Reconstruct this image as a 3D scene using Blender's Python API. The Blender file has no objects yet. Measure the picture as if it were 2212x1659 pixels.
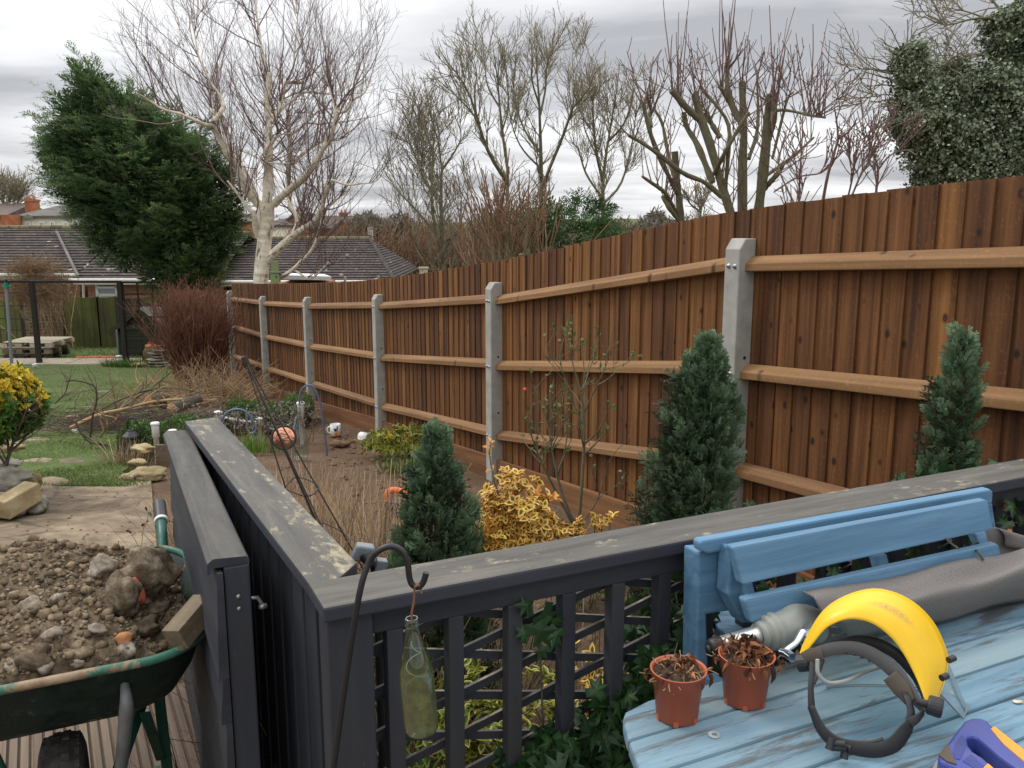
import bpy, math, random
import numpy as np
from mathutils import Vector, Matrix

# ------------------------------------------------------------------ camera, sky, sun, exposure
SC = bpy.context.scene
EYE = 1.6
FPX = 1890.0
PITCH = math.radians(10.5)
cd = bpy.data.cameras.new("camera")
cam = bpy.data.objects.new("camera", cd)
SC.collection.objects.link(cam)
cam.location = (0, 0, EYE)
cam.rotation_euler = (math.radians(90) - PITCH, 0, 0)
cd.sensor_width = 36.0
cd.lens = 36.0 * FPX / 2212.0
cd.clip_start = 0.05
cd.clip_end = 3000.0
SC.camera = cam
SC.render.resolution_x, SC.render.resolution_y = 1024, 768
SC.view_settings.view_transform = 'Standard'
SC.view_settings.look = 'None'
SC.view_settings.gamma = 1.0
SC.view_settings.exposure = 0.12

SUN_EL, SUN_AZ = math.radians(48), math.radians(-62)      # azimuth from +Y towards +X
W = bpy.data.worlds.new("World")
SC.world = W
W.use_nodes = True
wn, wl = W.node_tree.nodes, W.node_tree.links
wn.clear()
def wnode(t, **k):
    n = wn.new(t)
    for a, b in k.items(): setattr(n, a, b)
    return n
def wmath(op, a, b=None):
    n = wnode('ShaderNodeMath', operation=op)
    for i, v in enumerate((a, b)):
        if v is None: continue
        if isinstance(v, (int, float)): n.inputs[i].default_value = v
        else: wl.new(v, n.inputs[i])
    return n.outputs[0]
tc = wnode('ShaderNodeTexCoord')
sx = wnode('ShaderNodeSeparateXYZ'); wl.new(tc.outputs['Generated'], sx.inputs[0])
zz = wmath('ADD', wmath('MAXIMUM', sx.outputs[2], 0.0), 0.10)
cx = wnode('ShaderNodeCombineXYZ')
wl.new(wmath('DIVIDE', sx.outputs[0], zz), cx.inputs[0])
wl.new(wmath('DIVIDE', sx.outputs[1], zz), cx.inputs[1])
nz = wnode('ShaderNodeTexNoise'); nz.inputs['Scale'].default_value = 0.62
nz.inputs['Detail'].default_value = 7; nz.inputs['Roughness'].default_value = 0.52; nz.inputs['Distortion'].default_value = 0.35
mp = wnode('ShaderNodeMapping'); mp.inputs['Location'].default_value = (3.1, 1.7, 0); mp.inputs['Scale'].default_value = (0.75, 1.15, 1)
wl.new(cx.outputs[0], mp.inputs[0]); wl.new(mp.outputs[0], nz.inputs['Vector'])
rp = wnode('ShaderNodeValToRGB'); wl.new(nz.outputs[0], rp.inputs[0])
els = rp.color_ramp.elements
els[0].position, els[0].color = 0.36, (0.42, 0.425, 0.45, 1)
els[1].position, els[1].color = 0.60, (0.88, 0.885, 0.90, 1)
el = els.new(0.47); el.color = (0.64, 0.645, 0.67, 1)
sky = wnode('ShaderNodeTexSky', sky_type='NISHITA'); sky.sun_disc = False
sky.sun_elevation = SUN_EL; sky.sun_rotation = SUN_AZ
skm = wnode('ShaderNodeMixRGB', blend_type='MIX'); skm.inputs[0].default_value = 0.06
# the sky texture's physical values are scaled to the overcast layer's range before the mix
sks = wnode('ShaderNodeMixRGB', blend_type='MULTIPLY'); sks.inputs[0].default_value = 1.0
wl.new(sky.outputs[0], sks.inputs[1]); sks.inputs[2].default_value = (0.1, 0.1, 0.1, 1)
wl.new(rp.outputs[0], skm.inputs[1]); wl.new(sks.outputs[0], skm.inputs[2])
bg = wnode('ShaderNodeBackground'); bg.inputs['Strength'].default_value = 1.12
# an overcast sky is about three times as bright overhead as at the horizon
lum = wmath('ADD', wmath('MULTIPLY', wmath('MAXIMUM', wmath('SUBTRACT', sx.outputs[2], 0.22), 0.0), 2.6), 1.0)
skl = wnode('ShaderNodeMixRGB', blend_type='MULTIPLY'); skl.inputs[0].default_value = 1.0
wl.new(skm.outputs[0], skl.inputs[1]); wl.new(lum, skl.inputs[2])
wl.new(skl.outputs[0], bg.inputs[0])
wo = wnode('ShaderNodeOutputWorld'); wl.new(bg.outputs[0], wo.inputs[0])

sd = bpy.data.lights.new("sun", 'SUN')
sd.energy = 1.3; sd.angle = math.radians(18); sd.color = (1.0, 0.95, 0.87)
sun = bpy.data.objects.new("sun", sd); SC.collection.objects.link(sun)
_s = Vector((math.sin(SUN_AZ) * math.cos(SUN_EL), math.cos(SUN_AZ) * math.cos(SUN_EL), math.sin(SUN_EL)))
sun.rotation_euler = _s.to_track_quat('Z', 'Y').to_euler()
sun.location = (0, 0, 30)

# ------------------------------------------------------------------ geometry of the view: measured points -> places
RNG = np.random.default_rng(11)
random.seed(5)
A = lambda *v: np.array(v, float)
CP, SP = math.cos(PITCH), math.sin(PITCH)
def ray(x, y):
    u, v = (x - 1106) / FPX, (y - 829.5) / FPX
    return A(u, CP - v * SP, -SP - v * CP)
O = A(0, 0, EYE)
def P(x, y, Y): d = ray(x, y); return O + d * (Y / d[1])
def Zp(x, y, z): d = ray(x, y); return O + d * ((z - EYE) / d[2])
E_ = A(math.cos(math.radians(25.4)), math.sin(math.radians(25.4)), 0)    # along the terrace rail, bench and table
N_ = A(-E_[1], E_[0], 0)
UP = A(0, 0, 1)
def Np(x, y, n): d = ray(x, y); return O + d * ((n - O @ N_) / (d @ N_))
def en(e, n, z): return E_ * e + N_ * n + UP * z
def gz(x, y):
    y = np.asarray(y, float)
    a = np.minimum(.2 - .107 * y, -.25 - .01 * y)
    b = -1.726 - .067 * (np.clip(y, 18, 28) - 18) - np.clip(y - 60, 0, 200) * .002
    return np.where(y < 18, a, b)
def G(x, y):
    d = ray(x, y); t = 1.0
    for i in range(80): t = (float(gz(0, d[1] * t)) - EYE) / d[2]
    return O + d * t
def unit(v):
    v = np.asarray(v, float); return v / (np.linalg.norm(v, axis=-1, keepdims=True) + 1e-12)

# ------------------------------------------------------------------ mesh builder
class MB:
    def __init__(s): s.v = []; s.f = {}; s.gr = []; s.rn = []; s.ed = []; s.n = 0
    def add(s, v, f, gr=None, rn=None, ed=None, mi=0, sm=True):
        v = np.asarray(v, float).reshape(-1, 3); f = np.asarray(f, int)
        k = len(v)
        s.v.append(v); s.gr.append(v if gr is None else np.asarray(gr, float).reshape(-1, 3))
        s.rn.append(np.full(k, random.random()) if rn is None else np.broadcast_to(np.asarray(rn, float), (k,)))
        s.ed.append(np.zeros(k) if ed is None else np.broadcast_to(np.asarray(ed, float), (k,)))
        s.f.setdefault((f.shape[1], mi, sm), []).append(f + s.n)
        s.n += k
        return s
    # oriented box: centre, half sizes along the axes ax (3x3 rows)
    def box(s, c, h, ax=None, mi=0, rn=None, taper=None, sm=False):
        ax = np.eye(3) if ax is None else np.asarray(ax, float)
        q = A(0, 0, 0)
        loc = np.array([(i, j, k) for i in (-1, 1) for j in (-1, 1) for k in (-1, 1)], float) * np.asarray(h, float)
        l2 = loc.copy()
        if taper is not None: l2[loc[:, 2] > 0] *= A(taper[0], taper[1], 1)
        order = np.argsort(-np.asarray(h, float), kind='stable')
        off = A(random.uniform(0, 50), random.uniform(0, 50), random.uniform(0, 50))
        f = [(0, 1, 3, 2), (4, 6, 7, 5), (0, 4, 5, 1), (2, 3, 7, 6), (0, 2, 6, 4), (1, 5, 7, 3)]
        return s.add(np.asarray(c, float) + l2 @ ax, f, gr=loc[:, order] + off, rn=rn, mi=mi, sm=sm)
    # bar from p to q with width along side w and height along the third axis
    def bar(s, p, q, w, h, up=UP, mi=0, rn=None):
        p, q = np.asarray(p, float), np.asarray(q, float)
        L = np.linalg.norm(q - p); d = (q - p) / L
        sd_ = np.cross(d, up); sd_ /= np.linalg.norm(sd_) + 1e-9
        u2 = np.cross(sd_, d)
        return s.box((p + q) / 2, (L / 2, w / 2, h / 2), [d, sd_, u2], mi=mi, rn=rn)
    def tubes(s, Pn, R, sides=5, rn=None, mi=0, cap=False, sm=True):
        Pn = np.asarray(Pn, float); N, K, _ = Pn.shape
        R = np.broadcast_to(np.asarray(R, float), (N, K))
        d = np.empty_like(Pn); d[:, 1:-1] = Pn[:, 2:] - Pn[:, :-2]; d[:, 0] = Pn[:, 1] - Pn[:, 0]; d[:, -1] = Pn[:, -1] - Pn[:, -2]
        d = unit(d)
        m = np.abs(Pn[:, -1] - Pn[:, 0]); ref = np.eye(3)[np.argmin(m, axis=1)][:, None, :]
        a = unit(np.cross(d, ref)); b = np.cross(d, a)
        th = np.arange(sides) * 2 * np.pi / sides
        V = Pn[:, :, None, :] + R[:, :, None, None] * (np.cos(th)[:, None] * a[:, :, None, :] + np.sin(th)[:, None] * b[:, :, None, :])
        L = np.concatenate([np.zeros((N, 1)), np.cumsum(np.linalg.norm(np.diff(Pn, axis=1), axis=2), axis=1)], axis=1)
        rr = RNG.random(N) if rn is None else np.broadcast_to(np.asarray(rn, float), (N,))
        gr = np.empty_like(V); gr[..., 0] = L[:, :, None] + (rr * 40)[:, None, None]
        gr[..., 1] = R[:, :, None] * np.cos(th); gr[..., 2] = R[:, :, None] * np.sin(th)
        n_, k_, j_ = np.meshgrid(np.arange(N), np.arange(K - 1), np.arange(sides), indexing='ij')
        b0 = (n_ * K + k_) * sides; j2 = (j_ + 1) % sides
        F = np.stack([b0 + j_, b0 + j2, b0 + sides + j2, b0 + sides + j_], -1).reshape(-1, 4)
        s.add(V, F, gr=gr, rn=np.repeat(rr, K * sides), mi=mi, sm=sm)
        if cap:
            for i in range(N):
                for k, fl in ((0, -1), (K - 1, 1)):
                    ids = list(range(sides))[::fl]
                    s.add(V[i, k][ids], [ids if fl > 0 else ids[::1]], gr=gr[i, k], rn=rr[i], mi=mi, sm=False)
        return s
    def tube(s, pts, r, sides=8, mi=0, cap=True, rn=None, smooth=0):
        pts = np.asarray(pts, float); r = np.broadcast_to(np.asarray(r, float), (len(pts),))
        if smooth: pts, r = curve(pts, smooth, r)
        return s.tubes(pts[None], r[None], sides, mi=mi, cap=cap, rn=None if rn is None else [rn])
    def lathe(s, prof, c, axis=UP, n=24, mi=0, sm=True, rn=None):
        axis = unit(axis); ref = A(1, 0, 0) if abs(axis[0]) < .8 else A(0, 1, 0)
        a = unit(np.cross(axis, ref)); b = np.cross(axis, a)
        prof = np.asarray(prof, float); th = np.arange(n) * 2 * np.pi / n
        V = np.asarray(c, float) + prof[:, None, 1:2] * axis + prof[:, None, 0:1] * (np.cos(th)[:, None] * a + np.sin(th)[:, None] * b)
        K = len(prof)
        k_, j_ = np.meshgrid(np.arange(K - 1), np.arange(n), indexing='ij'); j2 = (j_ + 1) % n
        F = np.stack([k_ * n + j_, k_ * n + j2, (k_ + 1) * n + j2, (k_ + 1) * n + j_], -1).reshape(-1, 4)
        gr = np.empty((K, n, 3)); gr[..., 0] = prof[:, 0:1] * np.cos(th); gr[..., 1] = prof[:, 0:1] * np.sin(th); gr[..., 2] = prof[:, 1:2]
        return s.add(V, F, gr=gr, rn=rn, mi=mi, sm=sm)
    # prism of a polygon: pts (n,3) and an extrusion vector
    def prism(s, pts, ext, mi=0, rn=None, gr=None):
        pts = np.asarray(pts, float); n = len(pts); q = pts + np.asarray(ext, float)
        V = np.vstack([pts, q])
        nrm = sum(np.cross(pts[i] - pts[0], pts[(i + 1) % n] - pts[0]) for i in range(n))
        fl = nrm @ np.asarray(ext, float) > 0
        a = list(range(n)); b = [i + n for i in a]
        rn = random.random() if rn is None else rn
        g = V if gr is None else gr
        s.add(V, [(a[::-1] if fl else a)], gr=g, rn=rn, mi=mi, sm=False)
        s.f[(n, mi, False)][-1] = np.vstack([s.f[(n, mi, False)][-1], np.array([(b if fl else b[::-1])]) + s.n - 2 * n])
        side = [(i, (i + 1) % n, (i + 1) % n + n, i + n) for i in a]
        if not fl: side = [f[::-1] for f in side]
        s.f.setdefault((4, mi, False), []).append(np.array(side) + s.n - 2 * n)
        return s
    def grid(s, V, mi=0, sm=True, rn=None, gr=None, closed=False):
        V = np.asarray(V, float); K, n, _ = V.shape
        m = n if closed else n - 1
        k_, j_ = np.meshgrid(np.arange(K - 1), np.arange(m), indexing='ij'); j2 = (j_ + 1) % n
        F = np.stack([k_ * n + j_, k_ * n + j2, (k_ + 1) * n + j2, (k_ + 1) * n + j_], -1).reshape(-1, 4)
        return s.add(V, F, rn=rn, gr=gr, mi=mi, sm=sm)

def curve(pts, k=6, r=None):
    pts = np.asarray(pts, float); n = len(pts)
    q = np.vstack([2 * pts[0] - pts[1], pts, 2 * pts[-1] - pts[-2]])
    out, rr = [], []
    for i in range(n - 1):
        p0, p1, p2, p3 = q[i:i + 4]
        for t in np.arange(k) / k:
            out.append(.5 * (2 * p1 + (p2 - p0) * t + (2 * p0 - 5 * p1 + 4 * p2 - p3) * t * t + (3 * p1 - p0 - 3 * p2 + p3) * t ** 3))
            if r is not None: rr.append(r[i] * (1 - t) + r[i + 1] * t)
    out.append(pts[-1])
    if r is not None: rr.append(r[-1]); return np.array(out), np.array(rr)
    return np.array(out)
def resamp(pts, K, r=None):
    pts = np.asarray(pts, float); L = np.r_[0, np.cumsum(np.linalg.norm(np.diff(pts, axis=0), axis=1))]
    t = np.linspace(0, L[-1], K); o = np.stack([np.interp(t, L, pts[:, i]) for i in range(3)], 1)
    return (o, np.interp(t, L, r)) if r is not None else o

def wloc(o):
    l = Vector((0, 0, 0))
    while o is not None: l += o.location; o = o.parent
    return l
def tag(o, label=None, cat=None, group=None, kind=None):
    if label: o['label'] = label
    if cat: o['category'] = cat
    if group: o['group'] = group
    if kind: o['kind'] = kind
    return o
def thing(name, label, cat, loc, group=None):
    o = bpy.data.objects.new(name, None); o.empty_display_size = .1
    SC.collection.objects.link(o); o.location = [float(c) for c in loc]
    return tag(o, label, cat, group)
def build(name, mb, mats, parent=None, loc=None, bevel=0, label=None, smooth_angle=None):
    if not isinstance(mats, (list, tuple)): mats = [mats]
    V = np.concatenate(mb.v); GRv = np.concatenate(mb.gr); RN = np.concatenate(mb.rn); ED = np.concatenate(mb.ed)
    if parent is not None: org = np.array(wloc(parent)); ol = (0, 0, 0)
    else:
        org = A(*loc) if loc is not None else A((V[:, 0].min() + V[:, 0].max()) / 2, (V[:, 1].min() + V[:, 1].max()) / 2, V[:, 2].min())
        ol = org
    me = bpy.data.meshes.new(name)
    me.vertices.add(len(V)); me.vertices.foreach_set('co', (V - org).astype(np.float32).ravel())
    lo, tot, mi, sm = [], [], [], []
    for (k, m, s_), fl in mb.f.items():
        f = np.concatenate(fl); lo.append(f.ravel()); tot.append(np.full(len(f), k)); mi.append(np.full(len(f), m)); sm.append(np.full(len(f), s_))
    lo = np.concatenate(lo); tot = np.concatenate(tot); mi = np.concatenate(mi); sm = np.concatenate(sm)
    me.loops.add(len(lo)); me.polygons.add(len(tot))
    me.loops.foreach_set('vertex_index', lo.astype(np.int32))
    me.polygons.foreach_set('loop_start', np.r_[0, np.cumsum(tot)[:-1]].astype(np.int32))
    me.polygons.foreach_set('material_index', mi.astype(np.int32))
    me.polygons.foreach_set('use_smooth', sm.astype(bool))
    at = me.attributes.new('gr', 'FLOAT_VECTOR', 'POINT'); at.data.foreach_set('vector', GRv.astype(np.float32).ravel())
    at = me.attributes.new('rnd', 'FLOAT', 'POINT'); at.data.foreach_set('value', RN.astype(np.float32))
    if ED.any():
        at = me.attributes.new('edge', 'FLOAT', 'POINT'); at.data.foreach_set('value', ED.astype(np.float32))
    me.update(calc_edges=True); me.validate()
    for m in mats: me.materials.append(m)
    o = bpy.data.objects.new(name, me); SC.collection.objects.link(o)
    if parent is not None: o.parent = parent
    o.location = [float(c) for c in ol]
    if bevel:
        b = o.modifiers.new('Bevel', 'BEVEL'); b.width = bevel; b.segments = 2; b.limit_method = 'ANGLE'; b.angle_limit = math.radians(40)
    if label: o['label'] = label
    return o
def solo(name, mb, mats, label, cat, group=None, kind=None, bevel=0, loc=None):
    return tag(build(name, mb, mats, loc=loc, bevel=bevel), label, cat, group, kind)

# ------------------------------------------------------------------ materials
class NT:
    def __init__(s, name):
        s.m = bpy.data.materials.new(name); s.m.use_nodes = True
        s.t = s.m.node_tree; s.t.nodes.clear()
        s.out = s.t.nodes.new('ShaderNodeOutputMaterial')
    def n(s, t, **k):
        o = s.t.nodes.new('ShaderNode' + t)
        for a, b in k.items(): setattr(o, a, b)
        return o
    def l(s, a, b): s.t.links.new(a, b)
    def sv(s, sock, v):
        if hasattr(v, 'is_linked') or hasattr(v, 'links'): s.l(v, sock)
        elif isinstance(v, (tuple, list)) and len(v) == 3 and sock.type == 'RGBA': sock.default_value = (*v, 1)
        else: sock.default_value = v
    def attr(s, name, fac=False):
        a = s.n('Attribute', attribute_name=name); return a.outputs['Fac' if fac else 'Vector']
    def map(s, v, sc=(1, 1, 1), loc=(0, 0, 0)):
        m = s.n('Mapping'); s.l(v, m.inputs[0]); m.inputs['Scale'].default_value = sc; m.inputs['Location'].default_value = loc; return m.outputs[0]
    def noise(s, v, scale, detail=5, rough=.55, dist=0):
        o = s.n('TexNoise'); s.l(v, o.inputs['Vector']); o.inputs['Scale'].default_value = scale
        o.inputs['Detail'].default_value = detail; o.inputs['Roughness'].default_value = rough; o.inputs['Distortion'].default_value = dist
        return o.outputs[0]
    def voro(s, v, scale, feat='F1', out='Distance', rnd=1):
        o = s.n('TexVoronoi', feature=feat); s.l(v, o.inputs['Vector']); o.inputs['Scale'].default_value = scale; o.inputs['Randomness'].default_value = rnd
        return o.outputs[out]
    def ramp(s, f, cols):
        r = s.n('ValToRGB'); s.l(f, r.inputs[0]); e = r.color_ramp.elements
        while len(e) < len(cols): e.new(.5)
        for i, (p, c) in enumerate(cols):
            e[i].position = p; e[i].color = (*c, 1) if isinstance(c, (tuple, list)) else (c, c, c, 1)
        return r.outputs[0]
    def mix(s, f, a, b, mode='MIX'):
        m = s.n('MixRGB', blend_type=mode); s.sv(m.inputs[0], f); s.sv(m.inputs[1], a); s.sv(m.inputs[2], b); return m.outputs[0]
    def math(s, op, a, b=0.0):
        m = s.n('Math', operation=op); s.sv(m.inputs[0], a); s.sv(m.inputs[1], b); return m.outputs[0]
    def vary(s, col, f, amt=.5, hue=0.0):
        h = s.n('HueSaturation'); s.l(col, h.inputs['Color'])
        mr = s.n('MapRange'); s.l(f, mr.inputs[0]); mr.inputs[3].default_value = 1 - amt; mr.inputs[4].default_value = 1 + amt
        s.l(mr.outputs[0], h.inputs['Value'])
        if hue:
            m2 = s.n('MapRange'); s.l(f, m2.inputs[0]); m2.inputs[3].default_value = .5 - hue; m2.inputs[4].default_value = .5 + hue
            s.l(m2.outputs[0], h.inputs['Hue'])
        return h.outputs[0]
    def fin(s, col, rough=.7, bump=None, bstr=.3, bdist=.01, metal=0, spec=.35, trans=0, **kw):
        p = s.n('BsdfPrincipled'); s.sv(p.inputs['Base Color'], col); s.sv(p.inputs['Roughness'], rough)
        s.sv(p.inputs['Metallic'], metal); p.inputs['Specular IOR Level'].default_value = spec
        for k, v in kw.items(): s.sv(p.inputs[k.replace('_', ' ')], v)
        if bump is not None:
            b = s.n('Bump'); s.l(bump, b.inputs['Height']); b.inputs['Strength'].default_value = bstr; b.inputs['Distance'].default_value = bdist
            s.l(b.outputs[0], p.inputs['Normal'])
        sh = p.outputs[0]
        if trans:
            t = s.n('BsdfTranslucent'); s.sv(t.inputs[0], col); m = s.n('MixShader'); m.inputs[0].default_value = trans
            s.l(sh, m.inputs[1]); s.l(t.outputs[0], m.inputs[2]); sh = m.outputs[0]
        s.l(sh, s.out.inputs[0]); return s.m

def m_wood(name, c0, c1, c2, amt=.3, grain=26, knots=True, moss=None, rough=.75, hue=0.012):
    t = NT(name); g = t.attr('gr'); r = t.attr('rnd', True)
    n1 = t.noise(t.map(g, (.9, grain, grain)), 1.0, 6, .6, .4)
    col = t.ramp(n1, [(.33, c0), (.5, c1), (.68, c2)])
    n2 = t.noise(t.map(g, (1.3, 5, 5)), 1.0, 3)
    col = t.mix(t.ramp(n2, [(.35, 0.0), (.7, .55)]), col, c0)
    if knots:
        k = t.voro(t.map(g, (6.5, 9, 1)), 1.0)
        col = t.mix(t.ramp(k, [(.08, .95), (.17, 0.0)]), col, tuple(x * .28 for x in c0))
        n4 = t.noise(t.map(g, (60, 60, 60)), 1.0, 2)
        col = t.mix(t.math('MULTIPLY', t.ramp(n4, [(.58, 0.0), (.75, 1.0)]), .22), col, tuple(min(1, x * 1.7) for x in c2))
    if moss:
        n3 = t.noise(t.map(g, (1.2, 3, 3)), 1.0, 5)
        col = t.mix(t.ramp(n3, [(.4, 0.0), (.62, .85)]), col, moss)
    col = t.vary(col, r, amt, hue)
    return t.fin(col, rough, n1, .35, .004)
def m_plain(name, c, rough=.5, amt=.12, nscale=18, nmix=.35, dirt=None, metal=0, spec=.4, bump=.1, **kw):
    t = NT(name); g = t.attr('gr'); r = t.attr('rnd', True)
    n1 = t.noise(g, nscale, 6, .6)
    col = t.mix(t.ramp(n1, [(.3, 0.0), (.75, nmix)]), c, dirt if dirt else tuple(x * .6 for x in c))
    col = t.vary(col, r, amt)
    return t.fin(col, rough, n1, bump, .003, metal=metal, spec=spec, **kw)
def m_ramp(name, cols, scale=6, rough=.85, amt=.2, bstr=.5, bdist=.01, stretch=(1, 1, 1), detail=8, hue=0.0, spec=.25):
    t = NT(name); g = t.attr('gr'); r = t.attr('rnd', True)
    n1 = t.noise(t.map(g, stretch), scale, detail, .62)
    col = t.vary(t.ramp(n1, cols), r, amt, hue)
    return t.fin(col, rough, n1, bstr, bdist, spec=spec)
def m_leaf(name, c0, c1, c2, edge=None, trans=.22, rough=.45, amt=.25, hue=.015, esharp=(.55, .8), clump=3.0):
    t = NT(name); g = t.attr('gr'); r = t.attr('rnd', True)
    col = t.ramp(r, [(0.0, c0), (.5, c1), (1.0, c2)])
    if edge is not None:
        e = t.attr('edge', True)
        col = t.mix(t.ramp(e, [(esharp[0], 0.0), (esharp[1], 1.0)]), col, edge)
    n1 = t.noise(g, clump, 3)
    col = t.vary(col, n1, amt * 1.6, hue)
    return t.fin(col, rough, trans=trans, spec=.3)

MT = {}
MT['board'] = m_wood('fence_board_brown', (.052, .0185, .0050), (.138, .0535, .0140), (.215, .092, .0270), .46, hue=.006)
MT['rail'] = m_wood('fence_rail_tan', (.160, .080, .032), (.235, .124, .052), (.31, .175, .078), .12, hue=.004)
MT['gravel'] = m_wood('gravel_board_tan', (.125, .054, .022), (.19, .085, .036), (.26, .125, .055), .12, hue=.004)
MT['oldboard'] = m_wood('old_board_dark', (.03, .022, .016), (.055, .04, .028), (.085, .065, .045), .35)
MT['mossboard'] = m_wood('mossy_board', (.045, .042, .016), (.085, .08, .028), (.12, .11, .045), .3, moss=(.11, .135, .025))
MT['greenboard'] = m_wood('shed_dark_green', (.020, .029, .013), (.036, .048, .021), (.055, .068, .03), .18, knots=False)
MT['darkpost'] = m_wood('dark_stained_timber', (.012, .009, .007), (.022, .017, .013), (.035, .027, .02), .2, knots=False)
MT['palewood'] = m_wood('pale_bare_timber', (.32, .27, .19), (.46, .40, .29), (.56, .50, .38), .15)
MT['offcut'] = m_wood('weathered_offcut', (.13, .10, .06), (.19, .15, .09), (.25, .20, .12), .1)
MT['concrete'] = m_ramp('post_concrete', [(.2, (.24, .235, .205)), (.5, (.335, .33, .295)), (.8, (.42, .415, .375))], 9, .9, .08, .25, .004)
MT['path'] = None
def m_greypaint(name, amount, pos):
    t = NT(name); g = t.attr('gr'); r = t.attr('rnd', True)
    geo = t.n('NewGeometry'); sxyz = t.n('SeparateXYZ'); t.l(geo.outputs['Normal'], sxyz.inputs[0])
    top = t.ramp(sxyz.outputs[2], [(.55, 0.0), (.8, 1.0)])
    base = t.ramp(t.noise(t.map(g, (1.5, 14, 14)), 1.0, 5), [(.3, (.022, .024, .031)), (.7, (.041, .045, .056))])
    weath = t.ramp(t.noise(t.map(g, (2.2, 24, 24)), 1.0, 7, .65, .6), [(.3, (.052, .049, .043)), (.52, (.092, .085, .072)), (.75, (.15, .135, .108))])
    col = t.mix(t.math('MULTIPLY', top, .93), base, weath)
    fl = t.noise(t.map(g, (15, 30, 30)), 1.0, 10, .80, .2)
    big = t.noise(t.map(g, (3.6, 11, 11)), 1.0, 4, .6)
    m = t.math('MULTIPLY', t.ramp(t.math('ADD', fl, t.math('MULTIPLY', t.math('SUBTRACT', big, .5), .62)), [(pos, 0.0), (pos + .10, 1.0)]), t.math('MULTIPLY', top, amount))
    col = t.mix(m, col, t.ramp(fl, [(.5, (.26, .215, .135)), (.78, (.46, .41, .30))]))
    # bare scuffs along the arrises and small knocks on the faces
    sc = t.ramp(t.noise(t.map(g, (9, 60, 60)), 1.0, 6, .7), [(.70, 0.0), (.76, .55)])
    col = t.mix(sc, col, (.22, .20, .17))
    mossy = t.math('MULTIPLY', t.ramp(t.noise(t.map(g, (1.1, 4, 4)), 1.0, 4), [(.5, 0.0), (.75, .5)]), t.math('SUBTRACT', 1.0, top))
    col = t.mix(mossy, col, (.042, .042, .026))
    return t.fin(t.vary(col, r, .12), t.ramp(fl, [(.3, .5), (.7, .8)]), fl, .25, .003, spec=.3)
MT['grey'] = m_greypaint('grey_paint_worn', .9, .525)
MT['greyrail'] = m_greypaint('grey_paint_scuffed', .8, .58)
MT['greysound'] = m_greypaint('grey_paint_sound', .5, .68)
def m_bluepaint(name, c0, c1, wear, stain):
    t = NT(name); g = t.attr('gr'); r = t.attr('rnd', True)
    n1 = t.noise(t.map(g, (2.0, 34, 34)), 1.0, 6, .62, .5)
    col = t.ramp(n1, [(.36, c0), (.64, c1)])
    w = t.noise(t.map(g, (3.0, 26, 26)), 1.0, 9, .74, .4)
    geo = t.n('NewGeometry'); sxyz = t.n('SeparateXYZ'); t.l(geo.outputs['Normal'], sxyz.inputs[0])
    top = t.ramp(sxyz.outputs[2], [(.5, .45), (.8, 1.0)])
    col = t.mix(t.math('MULTIPLY', t.ramp(t.noise(t.map(g, (1.3, 6, 6)), 1.0, 4), [(.40, 0.0), (.68, stain)]), top), col, (.19, .25, .26))
    col = t.mix(t.math('MULTIPLY', t.ramp(w, [(wear, 0.0), (wear + .09, .9)]), top), col, (.075, .075, .072))
    fl = t.noise(t.map(g, (14, 34, 34)), 1.0, 6, .7)
    col = t.mix(t.math('MULTIPLY', t.ramp(fl, [(.71, 0.0), (.76, .9)]), top), col, (.36, .30, .23))
    return t.fin(t.vary(col, r, .10), .6, n1, .6, .003, spec=.3)
MT['blue'] = m_bluepaint('blue_paint_table', (.095, .185, .252), (.165, .270, .335), .505, .85)
MT['bluebench'] = m_bluepaint('blue_paint_bench', (.066, .155, .252), (.112, .230, .345), .60, .2)
MT['soil'] = m_ramp('garden_soil', [(.25, (.075, .042, .023)), (.5, (.135, .082, .047)), (.75, (.22, .145, .09))], 3.5, .95, .1, .9, .03)
MT['heap'] = m_ramp('heap_soil', [(.3, (.040, .028, .016)), (.5, (.125, .090, .054)), (.7, (.27, .21, .14))], 34, .95, .25, 1.0, .012)
MT['clod'] = m_ramp('soil_clod', [(.25, (.060, .042, .024)), (.5, (.16, .118, .073)), (.75, (.31, .245, .165))], 40, .95, .5, .9, .006)
MT['palestone'] = m_ramp('pale_rubble', [(.25, (.085, .066, .042)), (.5, (.24, .20, .15)), (.72, (.44, .39, .32))], 34, .95, .3, .9, .006)
MT['rubble'] = m_ramp('mortar_rubble', [(.28, (.050, .036, .020)), (.5, (.155, .115, .072)), (.7, (.36, .30, .22))], 26, .95, .15, 1.0, .014)
MT['brickred'] = m_ramp('red_brick_face', [(.2, (.30, .085, .04)), (.6, (.48, .145, .075)), (.85, (.56, .28, .19))], 24, .9, .1, .5, .004)
MT['brickorange'] = m_ramp('orange_brick_bit', [(.2, (.30, .13, .05)), (.6, (.50, .235, .10)), (.85, (.60, .36, .20))], 30, .9, .1, .5, .004)
MT['sandstone'] = m_ramp('yellow_stone', [(.2, (.14, .105, .045)), (.5, (.30, .235, .125)), (.8, (.46, .39, .25))], 9, .92, .2, .9, .012)
MT['greystone'] = m_ramp('grey_lichen_stone', [(.2, (.10, .095, .075)), (.5, (.22, .205, .165)), (.8, (.40, .38, .32))], 12, .92, .2, .9, .012)
MT['slab'] = m_ramp('paving_slab', [(.2, (.24, .19, .135)), (.5, (.34, .28, .21)), (.8, (.44, .38, .30))], 4, .9, .14, .4, .006)
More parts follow.
